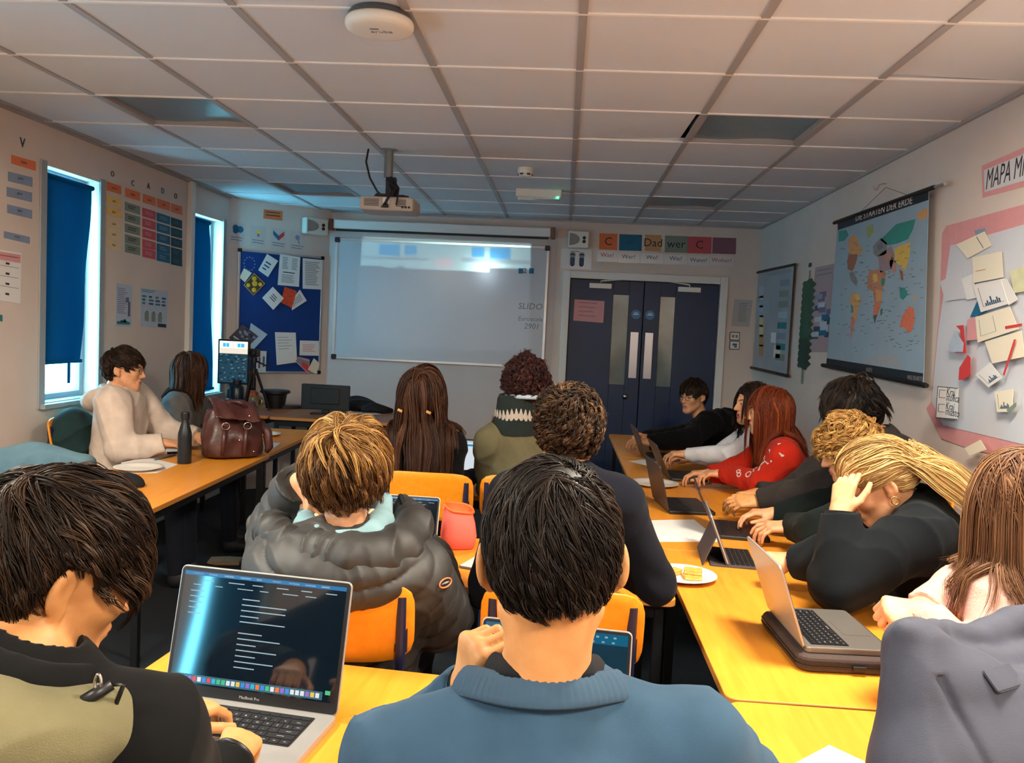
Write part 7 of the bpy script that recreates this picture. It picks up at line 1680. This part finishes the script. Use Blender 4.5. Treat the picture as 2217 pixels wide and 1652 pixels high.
P12 = make_person('person with messy spiky black hair in a grey-brown hoodie under the world map', PD(1846, 888, 3.74), PD(1904, 944, 3.78), (1.36, 3.62, 1.14), (1.42, 3.98, 1.14), (1.44, 3.78, .56), 84, hy=86, hp=30, elL=PD(1800, 1055, 3.55), wrL=PD(1646, 1086, 3.72), elR=(1.12, 4.0, .86), wrR=PD(1640, 1070, 3.95),
    handL=('relax', (-1, .1, -.06), (.1, -.55, .8), 1.05), handR=('relax', (-1, -.1, -.05), (0, .2, 1)), skin='warm', vs=.005, vg=.006, off=.028, arm_r=1.25, cloth=M_gb, cloth_name='hoodie', fold=.008, ff=17)
hood(P12, M_gb, r=.09, rad=.05, drop=.05, up=.0, v=.007)
make_hair(P12, HM['black'], guides=430, kids=10, width=.0018, thick=.03, lift=.8, noise=.55, seed=71, grav=.05, spread=.010, clump=.9, cap_t=.012, L=.12, fringe=.5)
P13 = make_person('person with curly blond hair bending over the stickered laptop', PD(1838, 972, 3.30), PD(1900, 1010, 3.34), (1.27, 3.16, 1.03), (1.32, 3.50, 1.03), (1.42, 3.28, .56), 86, hy=88, hp=24, elL=PD(1775, 1150, 3.14), wrL=PD(1716, 1150, 3.36), elR=(1.05, 3.6, .84), wrR=(.95, 3.62, .82),
    handL=('spread', (-1, .12, -.08), (-.1, -.25, 1), 1.05), handR=('relax', (-1, 0, 0), (0, 0, 1)), skin='light', vs=.0045, vg=.006, off=.026, arm_r=1.2, cloth=M_dkg, wz=.095, fold=.007, ff=18)
make_hair(P13, HM['curlyblond'], guides=640, kids=10, width=.0018, thick=.024, lift=.5, noise=.55, seed=73, grav=.1, spread=.008, clump=.65, curl=.010, curl_f=1.5, steps=11, cap_t=.010, L=.075, fringe=.4)
P14 = make_person('person with long blond hair in a dark sweater resting the forehead on a hand', PD(1893, 1046, 2.64), PD(1975, 1092, 2.68), PD(1998, 1158, 2.50), (1.21, 2.86, 1.02), (1.40, 2.64, .56), 86, hy=88, hp=38, hr=-4, elL=PD(1816, 1262, 2.52), wrL=PD(1818, 1110, 2.56), elR=PD(1790, 1215, 2.72), wrR=PD(1716, 1214, 2.80),
    handL=('relax', PD(1822, 1018, 2.58)-PD(1818, 1110, 2.56)+np.array([.02, .0, 0]), (-.75, -.66, .0), 1.), handR=('fist', (-1, .1, -.1), (0, -.5, .85)), skin='light', vs=.004, vg=.005, off=.030, arm_r=1.3, cloth=M_dkn, fold=.008, ff=16, female=True)
cuff(P14, -1, M_dkn, r=.044, L=.05)
make_hair(P14, HM['blond'], style='long', guides=620, kids=14, width=.0015, thick=.034, steps=20, part=.01, lift=.12, noise=.17, seed=79, grav=lambda t: min(.95, max(0, t-.22)*2.2), gdir=(.70, -.10, -.62), hug=.15, spread=.013, clump=.3, L=.52, cap_t=.008, sweep=(0, -1., .10), up=.006,
    tonefn=lambda Y: np.broadcast_to(np.where(Y[:, :1, 2] > .1, -.25, .05)*np.linspace(1, 0, Y.shape[1])[None], Y.shape[:2]))
b = MB(); b.M = P14.MH; b.tube([(-.090, -.006+.011*math.cos(a), -.045+.013*math.sin(a)) for a in np.linspace(0, 6.28, 21)], .0022, mat('gold', (226, 190, 110), .25, metal=1.), 8, cap=False); b.build('earring', P14.root, smooth=True)
P15 = make_person('person at the right edge with long mid-brown hair in a pink knit sweater, hands clasped', PD(2205, 1096, 1.95), PD(2232, 1204, 2.0), PD(2150, 1290, 1.93), (1.10, 2.16, 1.0), (1.34, 1.92, .56), 84, hy=70, hp=8, elL=(.98, 1.75, .83), wrL=PD(2010, 1330, 1.92), elR=PD(2070, 1280, 2.1), wrR=PD(2000, 1318, 2.0),
    handL=('fist', (-1, .1, .0), (-.2, -.6, .8)), handR=('fist', (-1, -.2, -.05), (-.2, .1, 1)), skin='light', vs=.004, vg=.005, off=.018, arm_r=1.0, cloth=M_pnk, leg_off=.28, fold=.006, ff=18, female=True)
make_hair(P15, HM['mid'], style='long', guides=640, kids=14, width=.0013, thick=.018, steps=20, part=.0, lift=.1, noise=.08, seed=83, grav=lambda t: min(1, .2+2.2*t), hug=.3, spread=.012, clump=.35, L=.46, cap_t=.010)
# ================================================================ a chair under every student
M_coatg = cloth_mat('grey_padded_coat', (66, 69, 82), .75, .2, 500); M_coatd = cloth_mat('dark_green_coat', (28, 50, 52), .9); M_coatt = cloth_mat('teal_grey_coat', (66, 88, 98), .9)
def chair_for(P, yaw, label, back=.0, dx=0.):
    f = P.fw; p = P.pelvis-f*(.02+back)+P.rt*dx; return chair(p[0], p[1], math.radians(yaw), label)
chair_for(P3, 3, 'school chair under the puffer jacket, its orange back showing', .025)
chair_for(P4, 0, 'school chair with orange back behind the long brown hair', .03, .06)
chair_for(P5, 0, 'school chair under the olive sweater', .03)
chair_for(P6, 0, 'school chair behind the black-haired head, a bit of orange back showing', .06)
CH7 = chair_for(P7, -84, 'school chair covered by a dark green coat at left', .02)
chair_for(P8, -72, 'school chair of the grey top by the second window')
chair_for(P9, 112, 'school chair of the person in black near the door'); chair_for(P10, 88, 'school chair of the white sweater'); chair_for(P11, 86, 'school chair of the red sweater')
chair_for(P12, 84, 'school chair of the messy black hair'); chair_for(P13, 86, 'school chair of the curly blond hair'); chair_for(P14, 86, 'school chair of the long blond hair')
CH15 = chair_for(P15, 84, 'school chair with a grey padded coat hung over it')
chair_for(P1, -4, 'school chair of the dark jacket at bottom left'); chair_for(P2, 2, 'school chair of the blue sweater at bottom centre')
def coat(name, label, f, lo, hi, v, m, loc):
    V, Q = nets(f, lo, hi, v); r = thing(name, label, 'coat', loc); npmesh('shell', V-np.asarray(loc), Q, m, r); return r
# dark green coat over the hoodie wearer's chair
c = np.array([-2.84, 4.66, .90])
def f_dg(p):
    q = p-c; d = ell(p, c+[0, 0, -.06], (.11, .17, .19)); d = smin(d, ell(p, c+[.02, -.02, -.32], (.10, .15, .22)), .08); return d-.012*folds(p, 16, 2)
coat('draped_coat', 'dark green coat hanging over the chair behind the cream hoodie', f_dg, c-[.25, .3, .7], c+[.25, .3, .25], .009, M_coatd, (c[0], c[1], 0))
# pale teal coat at the far left, over the chair tucked in at the end of the left table
chair(-2.06, 3.41, 0., 'school chair at the left edge under the pale teal coat')
tc = np.array([-2.07, 3.165, .83])
def f_tc(p):
    q = p-tc; d = np.maximum(ell(p, tc, (.255, .085, .235)), -.21-q[:, 2]+.02*np.sin(14*q[:, 0]))
    d = smin(d, cone(p, tc+[-.24, -.01, .135], tc+[.19, -.005, .150], .066, .052), .04)
    d = smin(d, smin(cone(p, tc+[-.20, -.03, .10], tc+[-.23, -.10, -.12], .055, .05), cone(p, tc+[-.23, -.10, -.12], tc+[-.18, -.11, -.30], .05, .04), .03), .03)
    return d-.008*folds(p, 20, 5)
coat('draped_coat', 'pale teal coat draped over a chair at the left edge behind the dark-haired head', f_tc, tc-[.38, .26, .42], tc+[.32, .2, .28], .008, M_coatt, (tc[0], tc[1], 0))
# grey padded coat at bottom right
p0 = PD(1958, 1362, 1.42); 
def f_gc(p):
    bl, br = PD(2010, 1700, 1.36), PD(2420, 1560, 1.42); tl, tr = PD(1975, 1400, 1.44), PD(2330, 1400, 1.62)
    d = cone(p, tl, bl, .050, .085); d = smin(d, cone(p, bl, br, .09, .12), .05); mid = (tl+tr)/2+np.array([.02, .02, -.03])
    d = smin(d, cone(p, PD(2080, 1500, 1.42), PD(2120, 1800, 1.38), .075, .12), .06); d = smin(d, cone(p, PD(2200, 1560, 1.44), PD(2260, 1800, 1.42), .08, .13), .06)
    d = smin(d, cone(p, p0, tl, .012, .045), .03)
    # rolled collar sweeping back to the right
    k = [PD(*q) for q in ((1985, 1362, 1.44), (2050, 1372, 1.52), (2120, 1392, 1.56), (2200, 1360, 1.60), (2300, 1330, 1.62))]
    for i in range(4): d = smin(d, cone(p, k[i], k[i+1], .020+.006*i, .026+.006*i), .015)
    k = [PD(*q) for q in ((2040, 1420, 1.48), (2130, 1450, 1.50), (2220, 1440, 1.54), (2320, 1400, 1.58))]
    for i in range(3): d = smin(d, cone(p, k[i], k[i+1], .034, .038), .02)
    d = d-.006*folds(p, 15, 4); q = p-tl; u_ = nrm(PD(1930, 1650, 1.36)-PD(2000, 1420, 1.42)); r_ = np.array([1., .15, 0.])
    d = d+.010*np.exp(-(((p-PD(2040, 1560, 1.40)) @ nrm([1., .1, .32]))/.008)**2)*(p[:, 2] < tl[2]-.02)
    return d
lo, hi = p0-[.12, .25, .52], p0+[.62, .40, .14]
gc = coat('padded_coat', 'grey padded coat hung over the chair at bottom right, collar folded back', f_gc, lo, hi, .006, M_coatg, (p0[0]+.2, p0[1], 0))
q = PD(2170, 1470, 1.40)
for _ in range(20): q = q+nrm(ray(2170, 1470))*np.clip(f_gc(np.array([q]))[0], -.03, .05)*.8
gn = grad(f_gc, np.array([q]))[0]; b = MB(); b.M = frame(np.array(q)+gn*.002-np.array([p0[0]+.2, p0[1], 0]), np.cross([0, 0, 1], gn), np.cross(gn, np.cross([0, 0, 1], gn)), gn)
b.rbox((0, 0, .001), (.075, .04, .004), .006, M_coatg); b.box((0, -.017, .0035), (.07, .002, .001), M_dark); b.build('hanging_tab', gc, bevel=.001)
